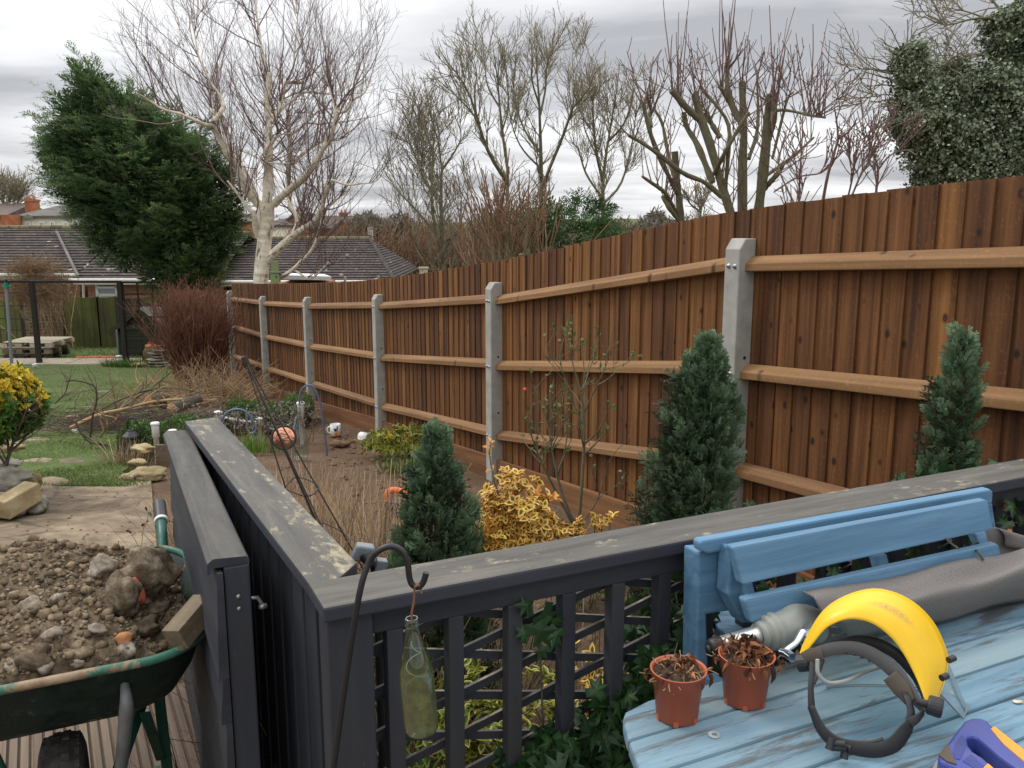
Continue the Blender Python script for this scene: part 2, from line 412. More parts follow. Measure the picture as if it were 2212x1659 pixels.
def _m():
    # concrete path: brown-grey slab concrete, mud stains, darker damp patch, cracks
    t = NT('path_concrete'); g = t.attr('gr')
    n1 = t.noise(g, 1.6, 9, .68, .6); n2 = t.noise(g, 14, 7, .75)
    col = t.ramp(n1, [(.38, (.078, .057, .035)), (.49, (.172, .128, .081)), (.60, (.27, .212, .138))])
    col = t.mix(t.ramp(n2, [(.35, .5), (.6, 0.0)]), col, (.12, .085, .055))
    col = t.mix(t.ramp(t.noise(g, 5, 6, .7, .8), [(.62, 0.0), (.72, .6)]), col, (.40, .31, .20))
    cr = t.voro(t.map(g, (.55, .8, 1)), 1.0, 'DISTANCE_TO_EDGE')
    cr2 = t.math('ADD', cr, t.math('MULTIPLY', t.math('SUBTRACT', t.noise(g, 6, 4), .5), .05))
    col = t.mix(t.ramp(cr2, [(.0, .75), (.012, 0.0)]), col, (.05, .035, .022))
    col = t.mix(t.ramp(t.noise(g, 55, 4, .7), [(.66, 0.0), (.72, .6)]), col, (.07, .045, .025))
    MT['path'] = t.fin(col, .9, t.math('ADD', n2, n1), .5, .008)
    # lawn: green with worn mossy and muddy patches
    t = NT('lawn_turf'); g = t.attr('gr')
    n1 = t.noise(g, .55, 7, .62, .5); n2 = t.noise(g, 9, 7, .75); n3 = t.noise(g, 60, 3)
    col = t.ramp(n2, [(.25, (.036, .058, .010)), (.5, (.080, .122, .022)), (.75, (.145, .185, .046))])
    col = t.mix(t.ramp(n1, [(.50, 0.0), (.68, .7)]), col, (.125, .095, .05))
    col = t.mix(t.ramp(n3, [(.4, .5), (.6, 0.0)]), col, (.03, .035, .012))
    MT['lawn'] = t.fin(col, .95, n2, .8, .03)
    # ground sheet far and near (soil)
    t = NT('ground_earth'); g = t.attr('gr')
    n1 = t.noise(g, 1.6, 9, .66, .3); n2 = t.noise(g, 22, 6, .7)
    col = t.ramp(n1, [(.25, (.075, .043, .024)), (.5, (.145, .088, .05)), (.75, (.215, .138, .083))])
    col = t.mix(t.ramp(n2, [(.3, .6), (.55, 0.0)]), col, (.055, .032, .018))
    col = t.mix(t.ramp(t.noise(g, 38, 4, .8), [(.68, 0.0), (.74, .7)]), col, (.26, .19, .125))
    sp = t.n('SeparateXYZ'); t.l(g, sp.inputs[0])
    far = t.ramp(t.math('MULTIPLY', sp.outputs[1], .01), [(.22, 0.0), (.30, 1.0)])
    col = t.mix(far, col, t.ramp(n1, [(.3, (.05, .065, .022)), (.7, (.09, .10, .035))]))
    MT['ground'] = t.fin(col, .95, t.math('ADD', n1, n2), .9, .05)
    # bare twig and bark
    t = NT('birch_bark'); g = t.attr('gr')
    b = t.noise(t.map(g, (9, 1.2, 1.2)), 1.0, 5, .6); b2 = t.noise(t.map(g, (2.2, 9, 9)), 1.0, 6, .7)
    col = t.ramp(b, [(.32, (.50, .42, .31)), (.5, (.72, .64, .51)), (.7, (.84, .77, .64))])
    col = t.mix(t.ramp(b2, [(.56, 0.0), (.63, .9)]), col, (.07, .052, .034))
    col = t.mix(t.ramp(t.noise(g, 3.0, 4), [(.52, 0.0), (.7, .5)]), col, (.20, .19, .09))
    MT['birch'] = t.fin(col, .85, b2, .5, .01)
    t = NT('roof_tiles'); g = t.attr('gr'); r = t.attr('rnd', True)
    n1 = t.noise(t.map(g, (1, 1, 1)), 2.5, 7, .7)
    col = t.ramp(n1, [(.25, (.032, .026, .025)), (.5, (.062, .049, .045)), (.75, (.105, .085, .075))])
    br = t.n('TexBrick'); t.l(t.map(g, (1, 1, 1)), br.inputs['Vector']); br.inputs['Scale'].default_value = 1
    br.inputs['Brick Width'].default_value = .34; br.inputs['Row Height'].default_value = .32; br.inputs['Mortar Size'].default_value = .014
    br.inputs['Color1'].default_value = (.75, .75, .75, 1); br.inputs['Color2'].default_value = (1.25, 1.2, 1.15, 1); br.inputs['Mortar'].default_value = (.28, .27, .27, 1)
    col = t.mix(.85, col, br.outputs[0], 'MULTIPLY')
    v = t.voro(g, 1.15); v2 = t.math('ADD', v, t.math('MULTIPLY', t.noise(g, 9, 3), .12))
    col = t.mix(t.ramp(v2, [(.155, .9), (.175, 0.0)]), col, (.42, .40, .37))
    v = t.voro(t.map(g, (1, 1, 1), (4, 7, 0)), 3.1); v2 = t.math('ADD', v, t.math('MULTIPLY', t.noise(g, 9, 3), .25))
    col = t.mix(t.ramp(v2, [(.21, .75), (.235, 0.0)]), col, (.33, .31, .27))
    MT['tiles'] = t.fin(t.vary(col, r, .18), .9, n1, .4, .01)
    def brick(name, c1, c2, mort, sc=1.0):
        t = NT(name); g = t.attr('gr')
        sp = t.n('SeparateXYZ'); t.l(g, sp.inputs[0]); cxyz = t.n('CombineXYZ')
        t.l(t.math('ADD', sp.outputs[0], sp.outputs[1]), cxyz.inputs[0]); t.l(sp.outputs[2], cxyz.inputs[1])
        br = t.n('TexBrick'); t.l(cxyz.outputs[0], br.inputs['Vector']); br.inputs['Scale'].default_value = sc
        br.inputs['Brick Width'].default_value = .225; br.inputs['Row Height'].default_value = .075; br.inputs['Mortar Size'].default_value = .011
        br.inputs['Color1'].default_value = (*c1, 1); br.inputs['Color2'].default_value = (*c2, 1); br.inputs['Mortar'].default_value = (*mort, 1)
        col = t.mix(t.ramp(t.noise(g, 1.6, 6), [(.3, .45), (.6, 0.0)]), br.outputs[0], tuple(x * .45 for x in c1))
        MT[name] = t.fin(col, .9, br.outputs[1], .3, .004)
    brick('brick', (.27, .085, .045), (.37, .135, .07), (.30, .25, .2))
    brick('brickfar', (.36, .10, .04), (.46, .16, .065), (.3, .22, .16))
    # wheelbarrow tray: green enamel with rust, mud and bare metal
    def enamel(name, c, mud, rustpos):
        t = NT(name); g = t.attr('gr'); n1 = t.noise(g, 7, 8, .7, .8); n2 = t.noise(t.map(g, (1, 1, 1), (5, 2, 1)), 16, 7, .75)
        col = t.ramp(n2, [(.3, tuple(x * .6 for x in c)), (.7, c)])
        col = t.mix(t.ramp(n1, [(rustpos, 0.0), (rustpos + .05, .9)]), col, t.ramp(n2, [(.35, (.17, .07, .03)), (.65, (.36, .27, .17))]))
        col = t.mix(t.ramp(n2, [(.60, 0.0), (.70, mud)]), col, (.22, .17, .11))
        MT[name] = t.fin(col, t.ramp(n2, [(.4, .38), (.6, .8)]), n2, .2, .003, spec=.45)
    enamel('rimgreen', (.035, .155, .10), .85, .47)
    enamel('barrowgreen', (.012, .028, .02), .55, .68)
    enamel('legreen', (.012, .075, .045), .3, .72)
    enamel('handlegreen', (.012, .12, .085), .2, .80)
    enamel('strut', (.16, .165, .16), .6, .66)
    # parasol canopy: grey woven mesh
    t = NT('mesh_fabric'); g = t.attr('gr')
    w = t.noise(t.map(g, (210, 340, 1)), 1.0, 2, .5)
    n1 = t.noise(t.map(g, (1.5, 12, 1)), 1.0, 3)
    col = t.mix(t.ramp(w, [(.36, 0.0), (.62, 1.0)]), (.135, .122, .112), (.192, .176, .162))
    col = t.vary(col, n1, .35)
    MT['fabric'] = t.fin(col, .85, w, .5, .001, spec=.2)
    t = NT('clear_sheet'); tr = t.n('BsdfTransparent'); tr.inputs[0].default_value = (.80, .86, .85, 1); gl = t.n('BsdfGlossy'); gl.inputs['Roughness'].default_value = .12
    df = t.n('BsdfDiffuse'); df.inputs[0].default_value = (.42, .47, .46, 1)
    m1 = t.n('MixShader'); m1.inputs[0].default_value = .30; t.l(tr.outputs[0], m1.inputs[1]); t.l(df.outputs[0], m1.inputs[2])
    lw = t.n('LayerWeight'); lw.inputs[0].default_value = .25
    m2 = t.n('MixShader'); t.l(t.math('MULTIPLY', lw.outputs[0], .6), m2.inputs[0]); t.l(m1.outputs[0], m2.inputs[1]); t.l(gl.outputs[0], m2.inputs[2])
    t.l(m2.outputs[0], t.out.inputs[0]); MT['clear'] = t.m
    def glass(name, tint, film, fpos, filmc):
        t = NT(name); g = t.attr('gr'); tr = t.n('BsdfTransparent'); tr.inputs[0].default_value = (*tint, 1)
        gl = t.n('BsdfGlossy'); gl.inputs['Roughness'].default_value = .06; df = t.n('BsdfDiffuse'); t.sv(df.inputs[0], t.ramp(t.noise(g, 60, 5), [(.35, tuple(x * .5 for x in filmc)), (.7, filmc)]))
        sp = t.n('SeparateXYZ'); t.l(g, sp.inputs[0])
        low = t.ramp(sp.outputs[2], [(fpos, film), (fpos + .05, .10)])
        f = t.math('MULTIPLY', low, t.ramp(t.noise(g, 45, 6, .7), [(.3, .55), (.65, 1.0)]))
        m1 = t.n('MixShader'); t.l(f, m1.inputs[0]); t.l(tr.outputs[0], m1.inputs[1]); t.l(df.outputs[0], m1.inputs[2])
        lw = t.n('LayerWeight'); lw.inputs[0].default_value = .35
        m2 = t.n('MixShader'); t.l(t.math('ADD', t.math('MULTIPLY', lw.outputs[1], .55), .05), m2.inputs[0]); t.l(m1.outputs[0], m2.inputs[1]); t.l(gl.outputs[0], m2.inputs[2])
        t.l(m2.outputs[0], t.out.inputs[0]); MT[name] = t.m
    glass('bottleglass', (.55, .74, .66), .92, .085, (.15, .165, .06))
    glass('clearbottle', (.86, .92, .90), .12, .1, (.3, .32, .28))
    t = NT('copper_mirror'); g = t.attr('gr'); n1 = t.noise(g, 30, 3, .5, 1)
    col = t.ramp(t.noise(g, 22, 4, .6, 1.5), [(.35, (.55, .22, .12)), (.55, (.85, .42, .26)), (.7, (.95, .62, .45))])
    MT['copper'] = t.fin(col, .22, n1, .6, .006, metal=.9)
    t = NT('tyre_rubber'); g = t.attr('gr'); n1 = t.noise(g, 25, 6)
    MT['tyre'] = t.fin(t.ramp(n1, [(.35, (.022, .02, .017)), (.6, (.055, .05, .042)), (.75, (.13, .115, .09))]), .85, n1, .3, .004)
    t = NT('yellow_plastic'); g = t.attr('gr'); n1 = t.noise(g, 9, 6, .6); n2 = t.noise(g, 60, 6, .7)
    col = t.mix(t.ramp(n1, [(.45, 0.0), (.8, .3)]), (.78, .47, .008), (.60, .36, .03))
    blot = t.n('VectorMath', operation='DISTANCE'); t.l(g, blot.inputs[0]); blot.inputs[1].default_value = (.47, .55, 0)
    bl = t.math('MULTIPLY', t.ramp(blot.outputs['Value'], [(.05, 1.0), (.12, 0.0)]), t.ramp(n2, [(.42, 0.0), (.55, .8)]))
    col = t.mix(bl, col, (.33, .18, .07))
    col = t.mix(t.ramp(n2, [(.68, 0.0), (.74, .4)]), col, (.3, .2, .05))
    MT['yellow'] = t.fin(col, .38, n1, .05, .002, spec=.45)
_m()
MT['bark'] = m_ramp('grey_green_bark', [(.2, (.075, .068, .04)), (.5, (.135, .125, .07)), (.8, (.22, .20, .125))], 14, .9, .15, .8, .01, (1, 3, 3))
MT['barkdark'] = m_ramp('dark_bark', [(.2, (.05, .042, .03)), (.5, (.095, .082, .06)), (.8, (.16, .14, .105))], 14, .9, .2, .8, .01, (1, 3, 3))
MT['barkolive'] = m_ramp('olive_bark', [(.2, (.062, .057, .034)), (.5, (.135, .122, .070)), (.8, (.215, .19, .12))], 12, .9, .2, .8, .01, (1, 3, 3))
MT['twigred'] = m_plain('birch_twig', (.20, .135, .115), .8, .35, 10, .4, (.08, .05, .045))
MT['twiggrey'] = m_plain('grey_twig', (.235, .205, .14), .85, .35, 10, .4, (.17, .15, .06))
MT['twigorange'] = m_plain('orange_brown_shoot', (.20, .115, .062), .75, .3, 10, .4, (.12, .07, .04))
MT['twigmaroon'] = m_plain('maroon_shoot', (.145, .088, .075), .75, .3, 10, .4, (.16, .11, .07))
MT['bushred'] = m_plain('red_brown_stem', (.175, .070, .038), .85, .45, 6, .5, (.085, .05, .032))
MT['straw'] = m_plain('dry_straw_stem', (.40, .285, .165), .85, .65, 6, .7, (.19, .125, .075), trans=0)
MT['brushwood'] = m_plain('cut_brushwood', (.30, .20, .105), .85, .45, 6, .5, (.19, .12, .065))
MT['brushdark'] = m_plain('dark_dead_twigs', (.085, .055, .042), .9, .4, 6, .4, (.05, .034, .026))
MT['vine'] = m_plain('dry_vine_stem', (.27, .175, .095), .9, .5, 6, .5, (.17, .105, .06))
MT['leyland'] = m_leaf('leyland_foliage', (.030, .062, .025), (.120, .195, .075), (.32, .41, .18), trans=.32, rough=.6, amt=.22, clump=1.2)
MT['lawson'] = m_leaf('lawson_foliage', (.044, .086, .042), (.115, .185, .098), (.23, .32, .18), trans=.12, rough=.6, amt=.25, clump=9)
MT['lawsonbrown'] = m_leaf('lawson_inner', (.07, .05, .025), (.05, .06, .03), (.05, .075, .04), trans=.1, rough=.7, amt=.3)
MT['pinegreen'] = m_leaf('background_evergreen', (.030, .070, .020), (.055, .115, .032), (.085, .16, .048), trans=.12, rough=.6, amt=.3, clump=1)
MT['ivytree'] = m_leaf('tree_ivy_leaf', (.050, .072, .030), (.155, .188, .105), (.38, .42, .30), trans=.12, rough=.35, amt=.3, clump=1.2)
MT['ivy'] = m_leaf('ivy_leaf', (.013, .036, .010), (.022, .058, .018), (.045, .095, .028), edge=(.016, .048, .014), trans=.15, rough=.35, amt=.25)
MT['euogold'] = m_leaf('golden_variegated_leaf', (.055, .095, .012), (.085, .115, .014), (.13, .13, .02), edge=(.76, .46, .11), trans=.2, amt=.22, hue=.025, esharp=(.42, .62), clump=7)
MT['euoflush'] = m_leaf('orange_tipped_leaf', (.66, .36, .09), (.68, .30, .10), (.60, .15, .07), edge=(.70, .42, .12), trans=.2, amt=.2)
MT['euogreen'] = m_leaf('lime_variegated_leaf', (.05, .105, .014), (.085, .14, .018), (.16, .18, .03), edge=(.40, .37, .07), trans=.2, amt=.25, esharp=(.55, .8))
MT['euoyellow'] = m_leaf('yellow_shoot_leaf', (.40, .33, .03), (.55, .42, .035), (.62, .50, .06), edge=(.62, .46, .04), trans=.25, amt=.2)
MT['midgreen'] = m_leaf('bright_green_leaf', (.035, .085, .012), (.06, .135, .02), (.11, .19, .03), trans=.25, amt=.25)
MT['box'] = m_leaf('box_hedge_leaf', (.030, .068, .014), (.062, .125, .026), (.12, .19, .045), trans=.15, amt=.3, clump=4)
MT['bulb'] = m_leaf('bulb_leaf_green', (.08, .17, .022), (.12, .23, .035), (.17, .28, .05), trans=.3, amt=.2)
MT['rose'] = m_leaf('rose_leaf', (.06, .11, .025), (.10, .16, .04), (.16, .20, .06), trans=.25, amt=.2)
MT['grassblade'] = m_leaf('grass_blade', (.055, .098, .016), (.098, .158, .028), (.18, .225, .06), trans=.25, amt=.3, clump=.8)
MT['deadleaf'] = m_leaf('dead_leaf', (.045, .022, .012), (.12, .052, .022), (.38, .145, .055), trans=.1, rough=.7, amt=.3, clump=40)
MT['dryflower'] = m_leaf('dry_seed_head', (.12, .10, .08), (.19, .165, .14), (.27, .24, .21), trans=.1, rough=.8)
MT['terracotta'] = m_plain('terracotta_plastic', (.37, .085, .036), .42, .08, 14, .35, (.27, .06, .03), spec=.45, bump=.03)
MT['compost'] = m_ramp('dry_compost', [(.25, (.018, .013, .009)), (.5, (.045, .032, .02)), (.8, (.12, .085, .05))], 90, .95, .2, 1, .006)
MT['white'] = m_plain('white_plastic', (.74, .74, .71), .45, .05, 14, .25, (.5, .48, .42))
MT['whitewall'] = m_plain('cream_render', (.84, .77, .64), .8, .04, 2, .2, (.70, .63, .5))
MT['offwhite'] = m_plain('pale_plastic', (.66, .64, .57), .55, .05, 4, .35, (.42, .38, .28))
MT['black'] = m_plain('black_metal', (.013, .013, .014), .4, .1, 20, .3, (.03, .028, .025), spec=.45)
MT['blackplastic'] = m_plain('black_plastic', (.016, .016, .018), .45, .1, 25, .35, (.035, .033, .03), spec=.4)
MT['greyplastic'] = m_plain('dark_grey_plastic', (.058, .054, .053), .4, .1, 25, .3, (.06, .057, .055), spec=.4)
MT['brownpad'] = m_plain('worn_sweat_pad', (.075, .058, .038), .5, .1, 25, .5, (.05, .04, .03))
MT['lightgrey'] = m_plain('light_grey_plastic', (.27, .28, .245), .45, .05, 12, .3, (.19, .195, .165), spec=.4)
MT['cable'] = m_plain('grey_cord', (.33, .34, .31), .5, .05, 12, .25, (.25, .25, .22))
MT['alu'] = m_plain('satin_aluminium', (.60, .60, .575), .33, .05, 20, .2, (.45, .45, .43), metal=.85)
MT['chrome'] = m_plain('chrome', (.80, .81, .83), .10, .02, 20, .1, (.6, .6, .6), metal=1.0)
MT['steel'] = m_plain('dull_steel', (.36, .36, .35), .4, .08, 20, .4, (.22, .2, .18), metal=.8)
MT['polegrey'] = m_plain('grey_painted_pole', (.20, .22, .235), .5, .1, 8, .4, (.13, .13, .125))
MT['teal'] = m_plain('green_plastic_cap', (.01, .20, .12), .45)
MT['bluepipe'] = m_plain('blue_pipe', (.085, .125, .225), .5, .1, 12, .5, (.16, .16, .155))
MT['bluesaw'] = m_plain('blue_grip_plastic', (.030, .050, .27), .42, .04, 10, .45, (.11, .11, .20), spec=.4)
MT['bluesawdk'] = m_plain('blue_grip_recess', (.022, .036, .20), .5, .04, 10, .35, (.08, .08, .16))
MT['orange'] = m_plain('orange_rubber', (.78, .30, .025), .5, .05, 14, .35, (.55, .26, .07))
MT['orangetool'] = m_plain('orange_tool_plastic', (.80, .16, .025), .45, .05, 14, .3, (.5, .1, .03))
MT['rustwire'] = m_plain('rusty_wire', (.24, .105, .045), .7, .1, 40, .5, (.12, .055, .03))
MT['palewire'] = m_plain('pale_wire', (.40, .42, .34), .5)
MT['rustyobelisk'] = m_plain('black_brown_wire', (.022, .016, .013), .6, .15, 14, .5, (.06, .035, .022))
MT['windowglass'] = m_plain('dark_window_glass', (.06, .07, .085), .12, .1, 1, .3, (.12, .13, .15), spec=.6)
MT['paleglass'] = m_plain('pale_window_glass', (.30, .32, .36), .15, .1, 1, .3, (.22, .24, .27), spec=.6)
MT['moss'] = m_ramp('moss_tile', [(.25, (.085, .075, .045)), (.5, (.14, .12, .07)), (.8, (.22, .19, .13))], 5, .95, .3, .5, .02)
MT['slateroof'] = m_ramp('grey_tile_far', [(.25, (.085, .078, .068)), (.5, (.125, .115, .10)), (.8, (.17, .155, .135))], 1.2, .9, .1, .3, .02, (1, 1, 6))
MT['farroof'] = m_ramp('brown_tile_far', [(.25, (.07, .052, .046)), (.5, (.105, .08, .07)), (.8, (.14, .11, .095))], 1.2, .9, .25, .3, .02)
MT['farwood'] = m_leaf('far_winter_twigs', (.095, .082, .062), (.125, .108, .082), (.15, .135, .10), trans=.1, rough=.9, amt=.25, clump=.05)
MT['birdgreen'] = m_plain('pale_green_paint', (.22, .28, .11), .8, .05, 14, .4, (.15, .19, .08))
MT['cutend'] = m_ramp('sawn_log_end', [(.25, (.42, .27, .11)), (.5, (.55, .37, .165)), (.8, (.66, .48, .25))], 16, .85, .05, .3, .004)
MT['cutred'] = m_ramp('red_cut_wood', [(.25, (.36, .12, .05)), (.5, (.48, .18, .08)), (.8, (.55, .26, .13))], 16, .85, .05, .3, .004)
MT['flowerwhite'] = m_plain('white_petal', (.75, .75, .74), .6)
MT['flowerblue'] = m_plain('blue_petal', (.09, .13, .62), .6)
MT['redhip'] = m_plain('rose_hip', (.55, .07, .02), .4)
MT['woodcol'] = MT['palewood']

# ------------------------------------------------------------------ foliage and twig helpers (all vectorised)
def rdir(n, up=0.0):
    v = RNG.normal(size=(n, 3)); v[:, 2] += up; return unit(v)
def perp(d, bias=UP):
    r = RNG.normal(size=d.shape) * .6 + bias; v = r - (r * d).sum(-1, keepdims=True) * d; return unit(v)
def leaves(mb, pos, d, nrm, L, Wd, fold=.15, mi=0, rn=None, curl=0.0, tipw=.62):
    n = len(pos); L = np.broadcast_to(L, (n,))[:, None]; Wd = np.broadcast_to(Wd, (n,))[:, None]
    d = unit(d); s = unit(np.cross(d, nrm)); nr = np.cross(s, d)
    def at(a, b, c): return pos + d * L * a + s * Wd * b + nr * (L * c)
    V = np.stack([at(0, 0, 0), at(.28, -.42, fold), at(.66, -tipw * .62, fold - curl * .5), at(1, 0, -curl), at(.66, tipw * .62, fold - curl * .5), at(.28, .42, fold), at(.48, 0, 0)], 1)
    F = np.array([(6, 0, 1), (6, 1, 2), (6, 2, 3), (6, 3, 4), (6, 4, 5), (6, 5, 0)])
    F = (np.arange(n)[:, None, None] * 7 + F).reshape(-1, 3)
    rr = RNG.random(n) if rn is None else np.broadcast_to(rn, (n,))
    mb.add(V.reshape(-1, 3), F[:, ::-1], rn=np.repeat(rr, 7), ed=np.tile([1, 1, 1, 1, 1, 1, .001], n), mi=mi, sm=False)
def quads(mb, pos, d, nrm, L, Wd, mi=0, rn=None):
    n = len(pos); L = np.broadcast_to(L, (n,))[:, None]; Wd = np.broadcast_to(Wd, (n,))[:, None]
    d = unit(d); s = unit(np.cross(d, nrm))
    V = np.stack([pos, pos + d * L * .5 - s * Wd / 2, pos + d * L, pos + d * L * .5 + s * Wd / 2], 1)
    F = (np.arange(n)[:, None] * 4 + np.arange(4)).reshape(-1, 4)
    rr = RNG.random(n) if rn is None else np.broadcast_to(rn, (n,))
    mb.add(V.reshape(-1, 3), F, rn=np.repeat(rr, 4), mi=mi, sm=False)
def blades(mb, pos, d, L, Wd, bend=.3, mi=0, rn=None, segs=2):
    n = len(pos); L = np.broadcast_to(L, (n,))[:, None]; Wd = np.broadcast_to(Wd, (n,))[:, None]
    d = unit(d); h = RNG.normal(size=(n, 3)); h[:, 2] = 0; h = unit(h); s = unit(np.cross(d, h))
    B = np.broadcast_to(bend, (n,))[:, None]
    rows = []
    for k in range(segs + 1):
        t = k / segs; c = pos + d * L * t + h * L * B * t * t - UP * L * B * .5 * t ** 3; w = Wd * (1 - t) ** .7 / 2 + 1e-4
        rows += [c - s * w, c + s * w]
    V = np.stack(rows, 1); m = 2 * (segs + 1)
    F = np.array([(2 * k, 2 * k + 1, 2 * k + 3, 2 * k + 2) for k in range(segs)])
    F = (np.arange(n)[:, None, None] * m + F).reshape(-1, 4)
    rr = RNG.random(n) if rn is None else np.broadcast_to(rn, (n,))
    mb.add(V.reshape(-1, 3), F, rn=np.repeat(rr, m), mi=mi, sm=False)
# flat conifer sprays: an axis with leaflets in its plane
def sprays(mb, pos, d, L, nl=22, wid=.42, leaf=.20, lw=.055, droop=.15, mi=0, rn=None, nrm=None, tip=.35):
    n = len(pos); L = np.broadcast_to(L, (n,))[:, None]
    d = unit(d); nr = perp(d) if nrm is None else nrm; s = np.cross(d, nr)
    rr = RNG.random(n) if rn is None else rn
    P_, D_, Nn, LL, RR = [], [], [], [], []
    for k in range(nl):
        t = .08 + .92 * k / nl; sd_ = 1 if k % 2 else -1
        p = pos + d * L * t + nr * L * (-droop * t * t)
        ang = np.radians(RNG.uniform(28, 58, (n, 1)))
        ld = d * np.cos(ang) + s * sd_ * np.sin(ang) + nr * RNG.normal(0, .18, (n, 1))
        P_.append(p); D_.append(ld); Nn.append(nr)
        LL.append(L[:, 0] * (wid * (1 - .75 * abs(t - .35) / .65)) * RNG.uniform(.7, 1.25, n)); RR.append(np.clip(rr * (1 - tip) + tip * t + RNG.normal(0, .07, n), 0, 1))
    quads(mb, np.concatenate(P_), np.concatenate(D_), np.concatenate(Nn), np.concatenate(LL), np.repeat(L[:, 0], 1).mean() * lw * 2, mi=mi, rn=np.concatenate(RR))
def polys(start, d, L, K=6, up=.3, wig=.12, down=0.0):
    n = len(start); L = np.broadcast_to(L, (n,))
    d = unit(d); p = start.copy(); out = [p.copy()]
    for k in range(K - 1):
        d = unit(d + UP * (up / K) - UP * (down * (k / K) / K) + RNG.normal(0, wig, (n, 3)))
        p = p + d * (L / (K - 1))[:, None]; out.append(p.copy())
    return np.stack(out, 1)
def spawn(par, R, n, tr=(.25, 1.0), ang=(25, 55), L=(.5, 1.0), K=6, up=.3, wig=.12, rs=.55, rend=.25, weight=None, flat=None, down=0.0, upb=0.2):
    N, KK, _ = par.shape
    lens = np.linalg.norm(np.diff(par, axis=1), axis=2).sum(1); w = lens if weight is None else weight; w = w / w.sum()
    i = RNG.choice(N, n, p=w); t = RNG.uniform(*tr, n) * (KK - 1); k = np.minimum(t.astype(int), KK - 2); f = (t - k)[:, None]
    pos = par[i, k] * (1 - f) + par[i, k + 1] * f; tan = unit(par[i, k + 1] - par[i, k])
    r0 = R[i, k] * (1 - f[:, 0]) + R[i, k + 1] * f[:, 0]
    a = np.radians(RNG.uniform(*ang, n))[:, None]
    q = perp(tan, UP * upb); dd = unit(tan * np.cos(a) + q * np.sin(a))
    if flat is not None: dd[:, 1] *= flat
    ln = RNG.uniform(*L, n) * (1.15 - .45 * t / (KK - 1))
    pp = polys(pos, dd, ln, K, up, wig, down)
    rad = np.maximum(r0 * rs, 0)[:, None] * np.linspace(1, rend, K)
    return pp, rad
def dtree(paths, Y, dy=None, K=10):
    """limb polylines given as measured points (x, y, width, depth offset) -> 3D centre lines and radii"""
    Pp, Rr = [], []
    for pts in paths:
        p3 = [P(q[0], q[1], Y + (q[3] if len(q) > 3 else 0)) for q in pts]
        r = [q[2] / 2 * Y / FPX for q in pts]
        c, rr = curve(p3, 4, np.array(r)) if len(pts) > 2 else (np.array(p3), np.array(r))
        c, rr = resamp(c, K, rr); Pp.append(c); Rr.append(rr)
    return np.array(Pp), np.array(Rr)
def ell(n, c, r, shell=.5):
    v = rdir(n); k = RNG.uniform(shell, 1, (n, 1)) ** .6
    return np.asarray(c) + v * k * np.asarray(r), v
def rock(mb, c, r, ax=None, n=14, rough=.18, mi=0, flatb=.0, seed=None, freq=1.6, rn=None, edgy=.0):
    """an angular stone: a sphere grid pushed about by noise and cut by random planes"""
    g = np.random.default_rng(seed if seed is not None else RNG.integers(1 << 30))
    th = np.linspace(0, np.pi, n)[:, None]; ph = np.linspace(0, 2 * np.pi, 2 * n, endpoint=False)[None]
    v = np.stack([np.sin(th) * np.cos(ph), np.sin(th) * np.sin(ph), np.cos(th) + 0 * ph], -1)
    d = np.ones(v.shape[:2])
    for i in range(9 + int(edgy * 10)):
        nn = unit(g.normal(size=3)); cut = g.uniform(.62, .95)
        dt = v @ nn; d = np.where(dt * d > cut, cut / np.maximum(dt, 1e-6), d)
    for i in range(7):
        k = g.normal(size=3) * freq * (1 + i * .9); d = d + rough / (1 + i * .8) * np.sin(v @ k * 2 + g.uniform(0, 6)) * .5
    v = v * d[..., None] * np.asarray(r)
    if ax is not None: v = v @ np.asarray(ax)
    V = v + np.asarray(c)
    return mb.grid(V, mi=mi, closed=True, sm=True, rn=rn)
def rotz(a): c, s = math.cos(a), math.sin(a); return np.array([[c, s, 0], [-s, c, 0], [0, 0, 1.]])
def frame(d, up=UP):
    d = unit(d); s = unit(np.cross(up, d)); return np.array([d, s, np.cross(d, s)])
# ================================================================== SETTING
def sheet(name, xs, ys, zf, mat, kind='structure'):
    X, Y = np.meshgrid(xs, ys); mb = MB()
    mb.grid(np.stack([X, Y, zf(X, Y)], -1), rn=.5)
    return tag(build(name, mb, mat, loc=(0, 0, 0)), kind=kind)
def bumpy(X, Y, s, k=3):
    o = 0
    for i in range(k): o = o + np.sin(X * s * (1.7 ** i) + i * 2.1 + Y * .6) * np.sin(Y * s * 1.2 * (1.6 ** i) + i) / (1.5 ** i)
    return o
ys = np.r_[np.arange(-12, 3, .6), np.arange(3, 19, .12), np.arange(19, 34, .5), np.geomspace(35, 1800, 30)]
xs = np.r_[-np.geomspace(900, 16, 20), np.arange(-15, -4.6, .5), np.arange(-4.5, 3.6, .12), np.geomspace(4, 900, 24)]
sheet('ground', xs, ys, lambda X, Y: gz(X, Y) - .012 - .018 * np.abs(bumpy(X, Y, 4.0)) * (Y < 20), MT['ground'])
def rows_sheet(name, ys, lf, rf, n, mat, dz=.006, bump=0.0):
    V = []
    for y in ys:
        x = np.linspace(lf(y), rf(y), n); yy = np.full(n, y)
        V.append(np.stack([x, yy, gz(x, yy) + dz + bump * bumpy(x, yy, 3)], -1))
    mb = MB(); mb.grid(np.array(V), rn=.5); return tag(build(name, mb, mat, loc=(0, 0, 0)), kind='structure')
wob = lambda y, a=.12: a * math.sin(y * 2.3) + a * .7 * math.sin(y * 5.1 + 1) + a * .4 * math.sin(y * 11.3)
lawn_r = lambda y: -3.15 - (y - 7) * .33 + wob(y) if y > 7.15 else -3.15
rows_sheet('path', np.arange(2.75, 7.3, .15), lambda y: -6.5, lambda y: -1.15 - (y - 2.7) * .43, 30, MT['path'], .006, .004)
